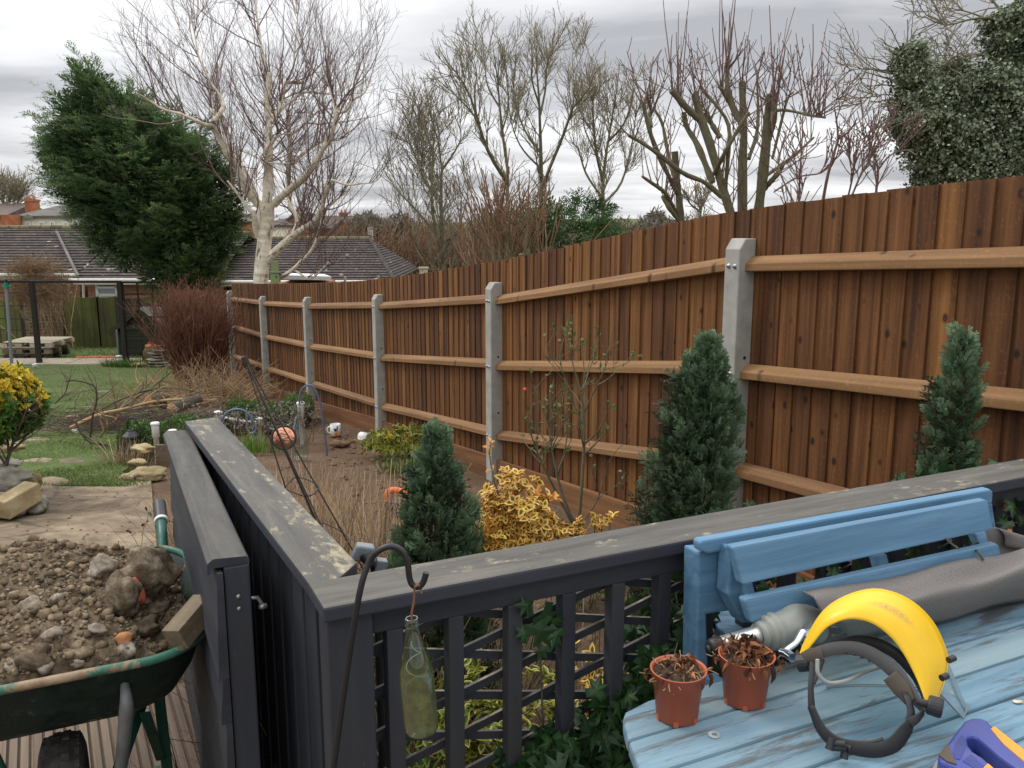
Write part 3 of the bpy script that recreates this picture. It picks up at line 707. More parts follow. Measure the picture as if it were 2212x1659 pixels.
# front edge of the lawn runs slightly askew: the sheet is sheared so that its first row follows the path
Vl = []
for y in np.arange(0, 16.2, .15):
    l, r = -14 - .2 * y, lawn_r(y + 7.1); x = np.linspace(l, r, 60)
    yy = 6.98 + y + (x + 3.2) * .10 * max(0, 1 - y / 6) + .03 * np.sin(x * 7) * (y == 0)
    Vl.append(np.stack([x, yy, gz(x, yy) + .012 + .006 * bumpy(x, yy, 3)], -1))
mb = MB(); mb.grid(np.array(Vl), rn=.5); tag(build('lawn', mb, MT['lawn'], loc=(0, 0, 0)), kind='structure')
rows_sheet('grass_verge', np.arange(23.6, 27.9, .3), lambda y: -26, lambda y: -7.2, 30, MT['lawn'], .01)
# slab path crossing the far end of the lawn
mb = MB()
for i in range(13):
    x0 = -9.6 - i * .92
    mb.box((x0 - .45, 22.55 + random.uniform(-.02, .02), float(gz(0, 22.55)) + .03), (.445, .50, .03), rotz(.03), rn=random.random())
tag(build('slab_path', mb, MT['slab'], loc=(0, 0, 0), bevel=.008), kind='structure')

# terrace decking: grooved boards
LD = unit(A(-.474, .88, 0)); LN = A(LD[1], -LD[0], 0)               # along / outward of the left-hand rail
mb = MB()
corner = A(-.339, 1.447, 0)
for i in range(40):
    o = .30 - i * .128
    c = corner + LN * o
    for a, b in ((-4.2, -1.35), (-1.345, 1.62)) if i % 2 else ((-4.2, -.2), (-.195, 1.62)):
        p, q = c + LD * a, c + LD * b
        if o > -.02 and b > 1: b = 0.35; q = c + LD * b
        for g in range(4):                                          # ridges
            w = (g - 1.5) * .0305
            mb.bar(p + LN * w - UP * .006, q + LN * w - UP * .006, .0215, .012, rn=(i * .37) % 1)
        mb.bar(p - UP * .024, q - UP * .024, .122, .022, rn=(i * .37) % 1)
MT['decking'] = m_wood('decking_brown', (.11, .075, .05), (.18, .13, .09), (.25, .19, .135), .15, knots=False)
tag(build('decking', mb, MT['decking'], loc=(0, 0, 0)), kind='structure')

# ================================================================== CLOSE-BOARD FENCE
def section_beam(mb, p, q, sec, gdir, mi=0, rn=None):
    p, q = np.asarray(p, float), np.asarray(q, float); L = np.linalg.norm(q - p); k = len(sec); o = random.uniform(0, 60)
    V = [e_ + gdir * a + UP * b for e_ in (p, q) for a, b in sec]; gr = [(o + t, a, b) for t in (0, L) for a, b in sec]
    rn = random.random() if rn is None else rn
    mb.add(V, [[i, (i + 1) % k, (i + 1) % k + k, i + k] for i in range(k)], gr=gr, rn=rn, sm=False)
    mb.add(V[:k], [list(range(k))], gr=gr[:k], rn=rn, sm=False); mb.add(V[k:], [list(range(k))[::-1]], gr=gr[k:], rn=rn, sm=False)
def zat(x, y, Y): return float(P(x, y, Y)[2])
FP = []     # x, y, ground, post top, board top, rails
for (X, Y, xp, top, brd, rl) in [(-5.80, 18.0, 500, 628, 613, (645, 705, 768)), (-4.36, 15.3, 573, 640, 613, (655, 727, 795)), (-2.95, 12.6, 668, 642, 612, (661, 747, 827)),
                                 (-1.545, 10.07, 820, 636, 602, (660, 771, 876)), (-.15, 7.3, 1068, 610, 563, (647, 788, 937)), (1.19, 4.6, 1588, 515, 452, (570, 800, 1010))]:
    FP.append([X, Y, float(gz(X, Y)), zat(xp, top, Y), zat(xp, brd, Y), [zat(xp, r, Y) for r in rl]])
FP.append([2.56, 1.85, -.26, 1.75, 1.86, [1.56, 1.06, .50]])
fence = thing('board_fence', 'new brown vertical board fence with tan rails and concrete posts, stepping down the garden', 'fence', (FP[3][0], FP[3][1], FP[3][2]))
tops = np.array([f[4] for f in FP])
def topz(s):      # smooth height along the bays
    i = min(int(s), 5); t = s - i; g = np.r_[2 * tops[0] - tops[1], tops, 2 * tops[-1] - tops[-2]]
    p0, p1, p2, p3 = g[i:i + 4]
    return .5 * (2 * p1 + (p2 - p0) * t + (2 * p0 - 5 * p1 + 4 * p2 - p3) * t * t + (3 * p1 - p0 - 3 * p2 + p3) * t ** 3)
for i, f in enumerate(FP):
    a = FP[max(i - 1, 0)]; b = FP[min(i + 1, 6)]
    d = unit(A(b[0] - a[0], b[1] - a[1], 0)); g = A(d[1], -d[0], 0); g = g if g[0] < 0 else -g
    f.append(g)
    mb = MB(); h = .056
    sec = [(-h, -.4), (h, -.4), (h, f[3] - f[2] - .055), (h * .35, f[3] - f[2]), (-h, f[3] - f[2])]
    c = A(f[0], f[1], f[2])
    mb.prism([c - d * h + g * s + UP * z for s, z in sec], d * 2 * h, rn=.5)
    po = build('concrete_post', mb, MT['concrete'], fence, bevel=.006)
    bm_ = MB()
    for zr in f[5]:
        for s in (-.022, .026):
            b1_ = MB(); b1_.lathe([(0.001, .014), (.007, .013), (.009, .004), (.014, .003), (.014, 0)], c + g * h + d * s + UP * (zr - f[2] - .01), g, 8)
            build('bolt', b1_, MT['steel'], po)
    for zz_ in (.12, .62, 1.1): bm_.lathe([(.0005, .002), (.009, .0015), (.010, 0)], c - g * .01 - d * (h) * (1 if d[1] > 0 else -1) + UP * (f[3] - f[2] - zz_), -d if d[1] > 0 else d, 8, mi=1)
    build('fixing_holes', bm_, [MT['steel'], MT['black']], po)
for i in range(6):
    a, b = FP[i], FP[i + 1]; pa, pb = A(a[0], a[1], 0), A(b[0], b[1], 0)
    d = unit(pb - pa); L = np.linalg.norm(pb - pa); g = A(d[1], -d[0], 0); g = g if g[0] < 0 else -g
    mb = MB(); nb = int(round(L / .122)); tilt = .075
    axb = np.array([d * math.cos(tilt) + g * math.sin(tilt), g * math.cos(tilt) - d * math.sin(tilt), UP])
    for k in range(nb):
        s = (k + .5) / nb; zt = topz(i + s) + random.uniform(-.004, .004); zb = a[2] * (1 - s) + b[2] * s + .13
        c = pa + d * L * s - g * (.052 + random.uniform(0, .003))
        rn = random.random() ** .8
        if i == 5: rn = random.choice((.22, .34, .55, .72, .28, .48, .62)) if s < .50 else random.uniform(.0, .14)
        if i == 5 and k == 9: rn = .95
        mb.box(A(c[0], c[1], (zt + zb) / 2), (L / nb / 2 * 1.16, .007, (zt - zb) / 2), axb, rn=rn); dz = (topz(i + s + .4 / nb) - topz(i + s - .4 / nb)) * .5; mb.v[-1][[5, 7], 2] += dz; mb.v[-1][[1, 3], 2] -= dz
    build('board_panel', mb, MT['board'], fence)
    for j in range(3):
        p = pa + d * .058 + UP * a[5][j] - g * .04; q = pb - d * .058 + UP * b[5][j] - g * .04
        mb = MB(); section_beam(mb, p, q, [(0, -.040), (.056, -.036), (.056, .004), (.004, .043)], g)
        build('rail', mb, MT['rail'], fence, bevel=.004)
    mb = MB(); section_beam(mb, pa + d * .058 + UP * (a[2] + .05) - g * .02, pb - d * .058 + UP * (b[2] + .05) - g * .02, [(0, -.13), (.03, -.13), (.03, .13), (0, .13)], g)
    build('gravel_board', mb, MT['gravel'], fence, bevel=.004)
# a splinter lifting off a board in the near bay
mb = MB(); q = P(2035, 760, 3.35); mb.prism([q, q + A(.05, .01, -.06), q + A(.09, .03, -.115), q + A(.055, .0, -.11)], A(-.03, -.035, .006)); build('splinter', mb, MT['rail'], fence)
# return fence closing the far end
rf = thing('board_fence', 'short return of brown board fence behind the red twiggy bush', 'fence', (-6.6, 18.3, float(gz(0, 18.4))))
pa, pb = A(-5.9, 18.1, 0), A(-7.25, 18.5, 0); d = unit(pb - pa); L = np.linalg.norm(pb - pa); g = A(-d[1], d[0], 0); g = g if g[1] < 0 else -g
mb = MB()
for k in range(11):
    c = pa + d * L * (k + .5) / 11; z0 = float(gz(0, c[1])); mb.box((c[0], c[1], z0 + .98), (L / 22 * 1.16, .007, .97), np.array([d * math.cos(.08) + g * math.sin(.08), g, UP]), rn=random.uniform(.05, .35))
build('board_panel', mb, MT['board'], rf)
for zr in (.45, 1.05, 1.6):
    mb = MB(); mb.bar(pa + g * .04 + UP * (zr - 1.73), pb + g * .04 + UP * (zr - 1.8), .05, .085); build('rail', mb, MT['rail'], rf)

# ================================================================== GREY TERRACE BALUSTRADE
bal = thing('deck_balustrade', 'dark grey timber balustrade round the terrace corner, worn paint on its handrails', 'railing', en(.36, 1.46, 0))
ZT = .95
mb = MB()      # right-hand handrail
c0, c1 = en(.31, 1.466, ZT - .015), en(3.3, 1.466, ZT - .015)
mb.bar(c0, c1, .122, .030); build('handrail', mb, MT['greyrail'], bal, bevel=.005)
mb = MB()      # left-hand handrail butts against it
l0, l1 = corner + LD * .085 + LN * .055, corner + LD * 1.60 + LN * .055
l0[2] = l1[2] = ZT - .0165
sL = [corner + LD * .012 + LN * .001, corner + LD * 1.585 + LN * .0, corner + LD * 1.60 + LN * .108, corner + LD * .130 + LN * .112]
for q in sL: q[2] = ZT - .031
o_ = random.uniform(0, 40)
mb.prism(sL, UP * .0285, gr=[(float((q - corner) @ LD) + o_, float((q - corner) @ LN), z) for z in (0, .03) for q in sL]); build('handrail', mb, MT['grey'], bal, bevel=.004)
mb = MB(); mb.bar(en(.402, 1.452, .893), en(3.3, 1.452, .893), .035, .048); build('top_rail', mb, MT['greysound'], bal, bevel=.003)
mb = MB(); mb.bar(en(.402, 1.452, .06), en(3.3, 1.452, .06), .035, .06); build('bottom_rail', mb, MT['greysound'], bal, bevel=.003)
mb = MB(); mb.bar(corner + LD * .07 + LN * .05 + UP * .893, corner + LD * 1.56 + LN * .05 + UP * .893, .035, .048); build('top_rail', mb, MT['greysound'], bal, bevel=.003)
mb = MB(); mb.bar(corner + LD * .07 + LN * .05 + UP * .06, corner + LD * 1.56 + LN * .05 + UP * .06, .035, .06); build('bottom_rail', mb, MT['greysound'], bal, bevel=.003)
AXE = np.array([E_, N_, UP])
mb = MB(); mb.box(en(.360, 1.456, .36), (.041, .035, .5575), AXE); build('corner_post', mb, MT['greysound'], bal, bevel=.004)
mb = MB(); q = corner + LD * 1.555 + LN * .052; mb.box((q[0], q[1], .36), (.04, .04, .555), np.array([LD, LN, UP])); build('end_post', mb, MT['greysound'], bal, bevel=.004)
for k, e in enumerate([.446, .566, .690, .810, .926, 1.042, 1.158, 1.275, 1.392, 1.51, 1.628, 1.745, 1.862, 1.98, 2.1, 2.22, 2.34]):
    mb = MB(); mb.box(en(e, 1.452, .479), (.0155, .0155, .389), AXE); build('baluster', mb, MT['greysound'], bal, bevel=.002)
for k in range(14):
    s = .125 + k * .1035
    mb = MB(); q = corner + LD * s + LN * .05; mb.box((q[0], q[1], .48), (.0415, .009, .389), np.array([LD, LN, UP])); build('vertical_board', mb, MT['greysound'], bal, bevel=.002)
mb = MB()      # expanding trellis fixed behind the balusters
for sl, nn in ((.25, 1.479), (-.25, 1.488)):
    for k in range(-12, 26):
        zc = .02 + k * .088
        pts = [(e, zc + sl * (e - .4)) for e in (.405, 3.2)]
        (ea, za), (eb, zb) = pts
        lo_, hi_ = .035, .868
        if sl > 0:
            if za < lo_: ea += (lo_ - za) / sl; za = lo_
            if zb > hi_: eb -= (zb - hi_) / sl; zb = hi_
        else:
            if za > hi_: ea += (hi_ - za) / sl; za = hi_
            if zb < lo_: eb -= (zb - lo_) / sl; zb = lo_
        if eb - ea > .08: mb.bar(en(ea, nn, za), en(eb, nn, zb), .0075, .0170)
build('trellis_panel', mb, MT['grey'], bal)
mb = MB()
for k in range(22):
    for sg in (1, -1):
        zc = .1 + k * .075; p, q = corner + LD * .1 + LN * .078, corner + LD * 1.5 + LN * (.078 + (.01 if sg > 0 else 0))
        za, zb = (zc - .35, zc) if sg > 0 else (zc, zc - .35)
        if max(za, zb) < .86 and min(za, zb) > 0: mb.bar(p + UP * za, q + UP * zb, .0075, .0185)
build('trellis_panel', mb, MT['grey'], bal)

# ================================================================== OPEN GATE
gate = thing('gate', 'open dark grey garden gate folded back against the left balustrade', 'gate', (-.6, 1.72, 0))
GN, GF = A(-.570, 1.712, 0), A(-1.098, 2.83, 0)
gd = unit(GF - GN); gl = A(-gd[1], gd[0], 0)                           # gl: towards the path
gl = gl if gl[0] < 0 else -gl
axg = np.array([gd, gl, UP]); LG = np.linalg.norm(GF - GN)
mb = MB()
sec = [(-.026, 0), (-.026, .010), (-.020, .016), (.045, .020), (.058, .010), (.058, -.012), (.052, -.012), (.052, 0)]
section_beam(mb, GN + UP * .902, GF + UP * .902, sec, gl); build('capping', mb, MT['greysound'], gate, bevel=.002)
mb = MB(); q = GN + gd * .034 - gl * .0; mb.box((q[0], q[1], .455), (.034, .026, .445), axg); build('stile', mb, MT['greysound'], gate, bevel=.004)
mb = MB(); q = GN + gd * (LG - .034); mb.box((q[0], q[1], .455), (.034, .026, .445), axg); build('stile', mb, MT['greysound'], gate, bevel=.004)
for z in (.10, .46, .84):
    mb = MB(); mb.bar(GN + gd * .07 + UP * z, GF - gd * .07 + UP * z, .045, .08); build('cross_rail', mb, MT['greysound'], gate, bevel=.003)
mb = MB()
zt = .893
for k, hgt in enumerate((.235, .10, .22, .10, .20)):
    o = .0285 + .004 * 0
    section_beam(mb, GN - gd * .006 + UP * (zt - hgt), GF + UP * (zt - hgt), [(o, 0), (o + .022, -.004), (o + .020, .03), (o + .012, hgt - .002), (o, hgt - .002)], gl)
    zt -= hgt
build('face_boards', mb, MT['greysound'], gate, bevel=.002)
mb = MB()
for zz_ in (.872, .845):
    q = GN - gd * .0005 - gl * (.0) + UP * (zz_ - .04); mb.lathe([(.0005, .002), (.004, .002), (.005, 0)], q, -gd, 10)
build('screw', mb, MT['steel'], gate)
mb = MB(); q = GN - gl * .03 + gd * .03 + UP * .81; mb.tube([q, q - gl * .012 + UP * .0, q - gl * .022 - UP * .02], .0045, 8); mb.lathe([(.0005, .01), (.006, .008), (.007, 0), (.006, -.008), (.0005, -.01)], q - gl * .022 - UP * .022, -gl, 10); build('latch', mb, MT['steel'], gate)
# ================================================================== BLUE TABLE
TZ = .75
te, tn = E_, N_
table = thing('garden_table', 'weathered light blue slatted garden table in the foreground', 'table', en(1.2, .75, 0))
mb = MB()
OUT = [(.806, 1.075), (.775, 1.045), (.757, 1.00)]
def left_edge(n):      # left end of the top: a rounded corner running into a slanted, slightly bowed end
    pts = [(.845, 1.206), (.812, 1.203), (.792, 1.196), (.776, 1.182), (.764, 1.160), (.744, 1.116), (.725, 1.063), (.690, .97), (.66, .88), (.62, .70), (.63, .5), (.70, .3)]
    for (a, b), (c, d) in zip(pts, pts[1:]):
        if d <= n <= b: return a + (c - a) * (b - n) / (b - d)
    return pts[0][0] if n > pts[0][1] else pts[-1][0]
for k in range(9):
    nt = 1.206 - k * .0925; nb_ = nt - .0885
    prof = [(left_edge(n), n) for n in np.linspace(nt, nb_, 7)]
    poly = [en(e, n, TZ - .028) for e, n in prof] + [en(2.3, nb_, TZ - .028), en(2.3, nt, TZ - .028)]
    o = random.uniform(0, 60); gr = [(e + o, n - nt, z) for z in (0, .028) for e, n in prof + [(2.3, nb_), (2.3, nt)]]
    mb.prism(poly, UP * .028, gr=gr, rn=random.random())
build('tabletop', mb, MT['blue'], table, bevel=.006)
mb = MB()
for e in (.95, 2.0): mb.bar(en(e, .50, TZ - .055), en(e, 1.15, TZ - .055), .06, .05)
build('batten', mb, MT['bluebench'], table, bevel=.003)
mb = MB(); mb.bar(en(.86, 1.10, TZ - .075), en(2.2, 1.10, TZ - .075), .028, .09); build('apron', mb, MT['bluebench'], table, bevel=.003)
for e, n in ((.98, 1.06), (2.1, 1.06), (.98, .55), (2.1, .55)):
    mb = MB(); mb.box(en(e, n, .325), (.035, .035, .325), AXE); build('leg', mb, MT['bluebench'], table, bevel=.004)

# ================================================================== BLUE BENCH
bench = thing('garden_bench', 'blue painted slatted bench standing against the grey balustrade', 'bench', en(1.5, 1.2, 0))
z3 = lambda x, y: (1469 + .3854 * x, 1019.6 + .3854 * y)
def bq(name, pts, n, th, mat=None, lean=None):       # a board whose outline lies in a plane parallel to the rail
    V = [Np(*z3(*p), n + (0 if lean is None else lean[i])) for i, p in enumerate(pts)]
    o = random.uniform(0, 50); gr = [(float(v @ E_) + o, float(v[2]), t) for t in (0, th) for v in V]
    mb = MB(); mb.prism(V, N_ * th, gr=gr); return build(name, mb, mat or MT['bluebench'], bench, bevel=.005)
bq('top_rail', [(112, 398), (128, 384), (1740, 97), (1757, 108), (1753, 178), (1735, 182), (160, 462), (116, 445)], 1.322, .026)
bq('back_post', [(103, 452), (290, 440), (283, 780), (150, 800), (165, 1250), (88, 1250)], 1.338, .05)
bq('back_post', [(1690, 190), (1752, 170), (1790, 420), (1795, 700), (1740, 700), (1700, 330)], 1.338, .045)
bq('back_brace', [(286, 425), (330, 430), (417, 705), (450, 850), (352, 850), (270, 690)], 1.292, .04)
bq('back_slat', [(293, 428), (300, 421), (1716, 158), (1726, 164), (1757, 322), (352, 634)], 1.262, .022, lean=(0, 0, 0, 0, -.02, -.02))
bq('back_slat', [(362, 724), (372, 714), (1780, 404), (1788, 410), (1815, 520), (404, 850)], 1.225, .022, lean=(0, 0, 0, 0, -.012, -.012))
for a in ((1105, 470), (1660, 345), (352, 625)):
    bq('back_strut', [a, (a[0] + 58, a[1] - 13), (a[0] + 92, a[1] + 130), (a[0] + 40, a[1] + 142)], 1.29, .03, lean=(0, 0, -.03, -.03))
mb = MB(); sp = [Zp(*z3(*p), .70) for p in ((150, 802), (258, 768), (470, 862), (282, 935))]
mb.prism(sp, UP * -.026); build('arm_rest', mb, MT['bluebench'], bench, bevel=.004)
mb = MB(); mb.bar(en(1.08, 1.12, .655), en(1.08, 1.33, .655), .03, .06); build('arm_bearer', mb, MT['bluebench'], bench, bevel=.003)
for k in range(4):
    mb = MB(); mb.bar(en(1.06, .98 + k * .075, .44), en(2.0, .98 + k * .075, .44), .066, .024); build('seat_slat', mb, MT['bluebench'], bench, bevel=.003)
for e in (1.07, 1.97):
    mb = MB(); mb.box(en(e, .99, .21), (.03, .03, .21), AXE); build('leg', mb, MT['bluebench'], bench, bevel=.003)
    mb = MB(); mb.box(en(e, 1.345, .29), (.03, .022, .29), AXE); build('leg', mb, MT['bluebench'], bench, bevel=.003)
mb = MB()
for p in ((375, 668), (1140, 507), (1695, 373)):
    q = Np(*z3(*p), 1.2885); mb.lathe([(.0005, .0005), (.003, .002), (.0055, .002), (.007, 0)], q, -N_, 10)
build('bolt', mb, MT['bluebench'], bench)

# ================================================================== PARASOL LYING ON THE TABLE
par = thing('parasol', 'folded grey mesh parasol with a crank lying across the table', 'parasol', en(1.3, 1.1, TZ))
pa, pb = P(*z3(195, 985), 1.52), P(*z3(470, 905), 1.565)
ax = unit(pb - pa)
mb = MB(); mb.tube([pa, pb + ax * .06], .0178, 24); build('pole', mb, MT['alu'], par)
mb = MB(); mb.lathe([(.0005, -.012), (.014, -.012), (.0187, -.006), (.0196, .012), (.0182, .0125)], pa, ax, 24); mb.lathe([(.0005, -.0125), (.008, -.0125), (.009, -.016), (.0005, -.017)], pa, ax, 16); build('end_cap', mb, MT['blackplastic'], par)
mb = MB()
pc = P(*z3(455, 912), 1.56)
pr = [(1.02 * a_, .72 * b_) for a_, b_ in [(.0168, -.010), (.0235, -.010), (.026, -.003), (.0262, .004), (.0245, .007), (.027, .010), (.0325, .013), (.0335, .022), (.031, .026), (.0325, .029), (.0355, .033), (.036, .041), (.0325, .046), (.0335, .050), (.0315, .056), (.030, .062)]]
mb.lathe(pr, pc, ax, 32); build('collar', mb, MT['lightgrey'], par)
mb = MB()
hs = [pc + ax * .036, pc + ax * .065, P(*z3(640, 845), 1.605), P(*z3(715, 850), 1.625), P(*z3(775, 905), 1.635)]
hp, hr = curve(hs, 6, np.array([.032, .035, .038, .036, .024])); mb.tube(hp, hr, 28)
build('crank_housing', mb, MT['lightgrey'], par)
mb = MB()
k0, k1, k2 = P(*z3(700, 880), 1.55), P(*z3(612, 985), 1.50), P(*z3(583, 1010), 1.49)
kp, kr = curve([k0, P(*z3(680, 905), 1.535), P(*z3(650, 955), 1.515), k1, k2], 6, np.array([.0095, .0075, .0062, .006, .0065])); mb.tube(kp, kr, 14)
mb.tube([P(*z3(690, 872), 1.565), P(*z3(712, 885), 1.535)], .0115, 18)
mb.tube([k2 - A(.004, 0, 0), P(*z3(600, 1018), 1.475), P(*z3(632, 1042), 1.455)], [.0075, .0078, .0085], 16)
build('crank_handle', mb, MT['chrome'], par)
# canopy: folded cloth roll with an overlapping flap
mb = MB(); K, M_ = 26, 40
c_st, c_en = P(*z3(600, 790), 1.62), P(2330, 1230, 1.98)
V = []; gr = []
for i in range(K):
    t = i / (K - 1); c = c_st + (c_en - c_st) * t; row = []
    rr = .015 + .018 * t ** .8
    for j in range(M_):
        a = 2 * math.pi * j / M_; w = 1 + .10 * math.sin(3 * a + 2.2 * t * 3) + .06 * math.sin(7 * a - t * 5)
        v = c + N_ * math.cos(a) * rr * 1.35 * w + UP * (math.sin(a) * rr * .55 * w)
        v[2] = max(v[2], TZ + .003); row.append(v); gr.append((t * 1.6, a * rr * 1.3, 0))
    V.append(row)
mb.grid(np.array(V), closed=True, gr=gr)
mb.grid(np.array([[c_st + A(0, 0, 0)] * M_, V[0]]), closed=True)
build('canopy', mb, MT['fabric'], par)
mb = MB()      # flap lying over the roll: traced edge, draped with soft waves
top = [(690, 672), (860, 655), (1080, 600), (1300, 560), (1560, 505), (1750, 465), (1928, 420), (2100, 375)]
bot = [(885, 850), (960, 925), (1200, 905), (1450, 842), (1600, 800), (1750, 765), (1928, 722), (2100, 680)]
V, gr = [], []
for i in range(36):
    t = i / 35 * 7; a = min(int(t), 6); f = t - a
    xt = np.array(top[a]) * (1 - f) + np.array(top[a + 1]) * f; xb = np.array(bot[a]) * (1 - f) + np.array(bot[a + 1]) * f
    row = []
    for j in range(15):
        s = j / 14; xy = xt * (1 - s) + xb * s
        nn = 1.212 - .035 * s - .045 * math.sin(math.pi * s)
        v = Np(*z3(*xy), nn); v = v + (-N_ * .35 + UP) * (.008 * math.sin(s * 9 + i * .12) * math.sin(s * math.pi) + .006 * math.sin(i * .4 + s * 4))
        v[2] = max(v[2], TZ + .004); row.append(v); gr.append((i / 35 * .9, s * .17, 0))
    V.append(row)
mb.grid(np.array(V), gr=gr); o = build('canopy_flap', mb, MT['fabric'], par); so = o.modifiers.new('Solid', 'SOLIDIFY'); so.thickness = .002
mb = MB()
ed = [v[0] for v in V[:1]] + [V[0][j] for j in range(0, 15, 3)]
ep = curve([V[0][j] for j in (0, 4, 8, 11, 14)], 6); mb.tube(ep, .0028, 6); build('hem', mb, MT['fabric'], par)
mb = MB()      # dark end of the roll seen under the flap
fo = [(545, 690), (560, 676), (700, 682), (722, 720), (800, 770), (760, 810), (690, 800), (640, 790), (540, 840), (512, 815), (530, 760)]
mb.prism([Np(*z3(*p), 1.262) for p in fo], N_ * .03); o = build('folded_end', mb, MT['fabric'], par, bevel=.01)
mb = MB(); 
q = curve([P(*z3(770, 1050), 1.335), P(*z3(775, 1130), 1.33), P(*z3(830, 1180), 1.335), P(*z3(930, 1170), 1.36), P(*z3(1040, 1120), 1.40), P(*z3(1180, 1075), 1.44)], 6)
q[:, 2] = np.clip(q[:, 2], TZ + .0035, 2); mb.tube(q, .0033, 8); solo('cord', mb, MT['cable'], 'pale grey cord looped on the blue table under the face shield', 'cord')
# second rolled edge of grey mesh at the right end of the bench
mb = MB()
V = [[P(2170, 1170, 2.02) + A(.03 * math.cos(a) - .03, -.01 * h, .034 * math.sin(a)) * (1 - .2 * h) + A(.10 * h, .03 * h, -.03 * h) for a in np.linspace(-.3, 4.6, 18)] for h in (0, .4, .8, 1.2)]
mb.grid(np.array(V), gr=[(h * .2, a * .03, 0) for h in (0, .4, .8, 1.2) for a in np.linspace(0, 4.9, 18)])
o = solo('mesh_cushion', mb, MT['fabric'], 'curled grey mesh edge beside the far end of the blue bench', 'mesh roll'); so = o.modifiers.new('Solid', 'SOLIDIFY'); so.thickness = .004

# ================================================================== FACE SHIELD
fs = thing('face_shield', 'yellow browguard face shield with clear visor and black headband on the table', 'face shield', Zp(*z3(950, 1590), TZ))
oa = [(668, 1052), (700, 955), (790, 800), (900, 712), (1050, 662), (1180, 672), (1310, 735), (1410, 835), (1470, 950), (1497, 1055), (1478, 1170), (1430, 1285), (1396, 1330)]
ia = [(672, 1055), (720, 985), (800, 875), (870, 825), (950, 800), (1050, 812), (1130, 852), (1210, 925), (1270, 1010), (1318, 1105), (1352, 1190), (1376, 1270), (1392, 1330)]
ia = [(x + (1020 - x) * .075 * math.sin(math.pi * i / 12), y + (1170 - y) * .075 * math.sin(math.pi * i / 12)) for i, (x, y) in enumerate(ia)]
dl, dr = 1.405, 1.290
oc, ic = curve([(a, b, 0) for a, b in oa], 4), curve([(a, b, 0) for a, b in ia], 4)
nA = len(oc); V, gr = [], []
for i in range(nA):
    t = i / (nA - 1); base = dl * (1 - t) + dr * t; bl = math.sin(math.pi * t) ** .8
    row = []
    for j in range(12):
        s = j / 11
        x, y = ic[i][:2] * (1 - s) + oc[i][:2] * s
        dep = base + bl * (.018 + .062 * s - .014 * math.sin(math.pi * s))
        row.append(P(*z3(x, y), dep)); gr.append((t, s, 0))
    V.append(row)
V = np.array(V); mb = MB(); mb.grid(V, gr=gr); o = build('brow_guard', mb, MT['yellow'], fs); so = o.modifiers.new('Solid', 'SOLIDIFY'); so.thickness = .0022; so.offset = 0
# turned-down outer lip of the guard
lip = V[:, -1]; off = A(.004, .014, -.012)
mb = MB(); mb.grid(np.stack([lip + off * s for s in (0.0, .5, 1.0)], 1)); o = build('brow_lip', mb, MT['yellow'], fs); so = o.modifiers.new('Solid', 'SOLIDIFY'); so.thickness = .002
# clear visor hanging from the lip to the table
e0 = P(*z3(1462, 1200), 1.32); vt = Zp(*z3(1590, 1430), TZ + .002); drop = vt - e0
mb = MB(); i0, i1 = 4, nA - 6
Vv = []
for i in range(i0, i1):
    t = (i - i0) / (i1 - i0 - 1); row = []
    for s in np.linspace(0, 1, 6):
        d = A(drop[0], drop[1] + .02 * (1 - t), 0) * s
        zt = V[i, -1][2] - .004
        v = V[i, -1] + off * .4 + d; v[2] = zt * (1 - s) + (TZ + .003) * s; row.append(v)
    Vv.append(row)
mb.grid(np.array(Vv)); o = build('visor', mb, MT['clear'], fs)
mb = MB(); mb.tube(np.array(Vv)[-1], .0016, 6); mb.tube(np.array(Vv)[:, -1], .0014, 6); build('visor_binding', mb, MT['polegrey'], fs)
mb = MB()
for p, dd in (((1505, 1055), 1.325), ((1465, 1155), 1.302)):
    q = P(*z3(*p), dd); mb.tube([q, q + A(.012, .006, .001)], .0055, 10)
build('snap_stud', mb, MT['black'], fs)
def band(name, pts, deps, width, mat, thick=.002, up=None, smooth=6):
    w = [P(*z3(x, y), d) for (x, y), d in zip(pts, deps)]
    c = curve(w, smooth); n = len(c)
    width = [w_ * (.74 if 'band' in name or 'crown' in name else .9) for w_ in width]
    wd = np.interp(np.linspace(0, 1, n), np.linspace(0, 1, len(width)), width)
    tan = np.gradient(c, axis=0); tan = unit(tan); u = unit(A(.18, .80, .45)) if up is None else up
    u = u - tan * (tan @ u)[:, None]; u = unit(u)
    mb = MB(); mb.grid(np.stack([c - u * wd[:, None] / 2, c, c + u * wd[:, None] / 2], 1))
    o = build(name, mb, mat, fs); so = o.modifiers.new('Solid', 'SOLIDIFY'); so.thickness = thick; so.offset = 0
    b = o.modifiers.new('Bevel', 'BEVEL'); b.width = .0006; b.segments = 1
    return o
# front sweat band, side straps, rear ratchet strap
fb = unit(A(.05, .35, .93))
band('headband', [(700, 1045), (780, 1010), (880, 988), (990, 990), (1090, 1030), (1190, 1105), (1270, 1200), (1330, 1290), (1372, 1345)], [1.385, 1.385, 1.382, 1.375, 1.362, 1.345, 1.325, 1.305, 1.29], [.016, .026, .030, .031, .032, .034, .03, .022, .014], MT['greyplastic'], .0024, fb)
band('sweat_pad', [(690, 1042), (740, 1026), (800, 1018)], [1.381, 1.381, 1.379], [.020, .026, .022], MT['brownpad'], .003, fb)
band('sweat_pad', [(1175, 1140), (1240, 1215), (1290, 1290)], [1.339, 1.324, 1.31], [.03, .033, .02], MT['brownpad'], .003, fb)
band('crown_strap', [(790, 1010), (900, 962), (1000, 945), (1110, 965), (1210, 1020), (1290, 1110), (1345, 1215), (1385, 1330)], [1.41, 1.42, 1.425, 1.42, 1.405, 1.385, 1.35, 1.30], [.012, .020, .026, .028, .026, .022, .016, .012], MT['blackplastic'], .0028, fb)
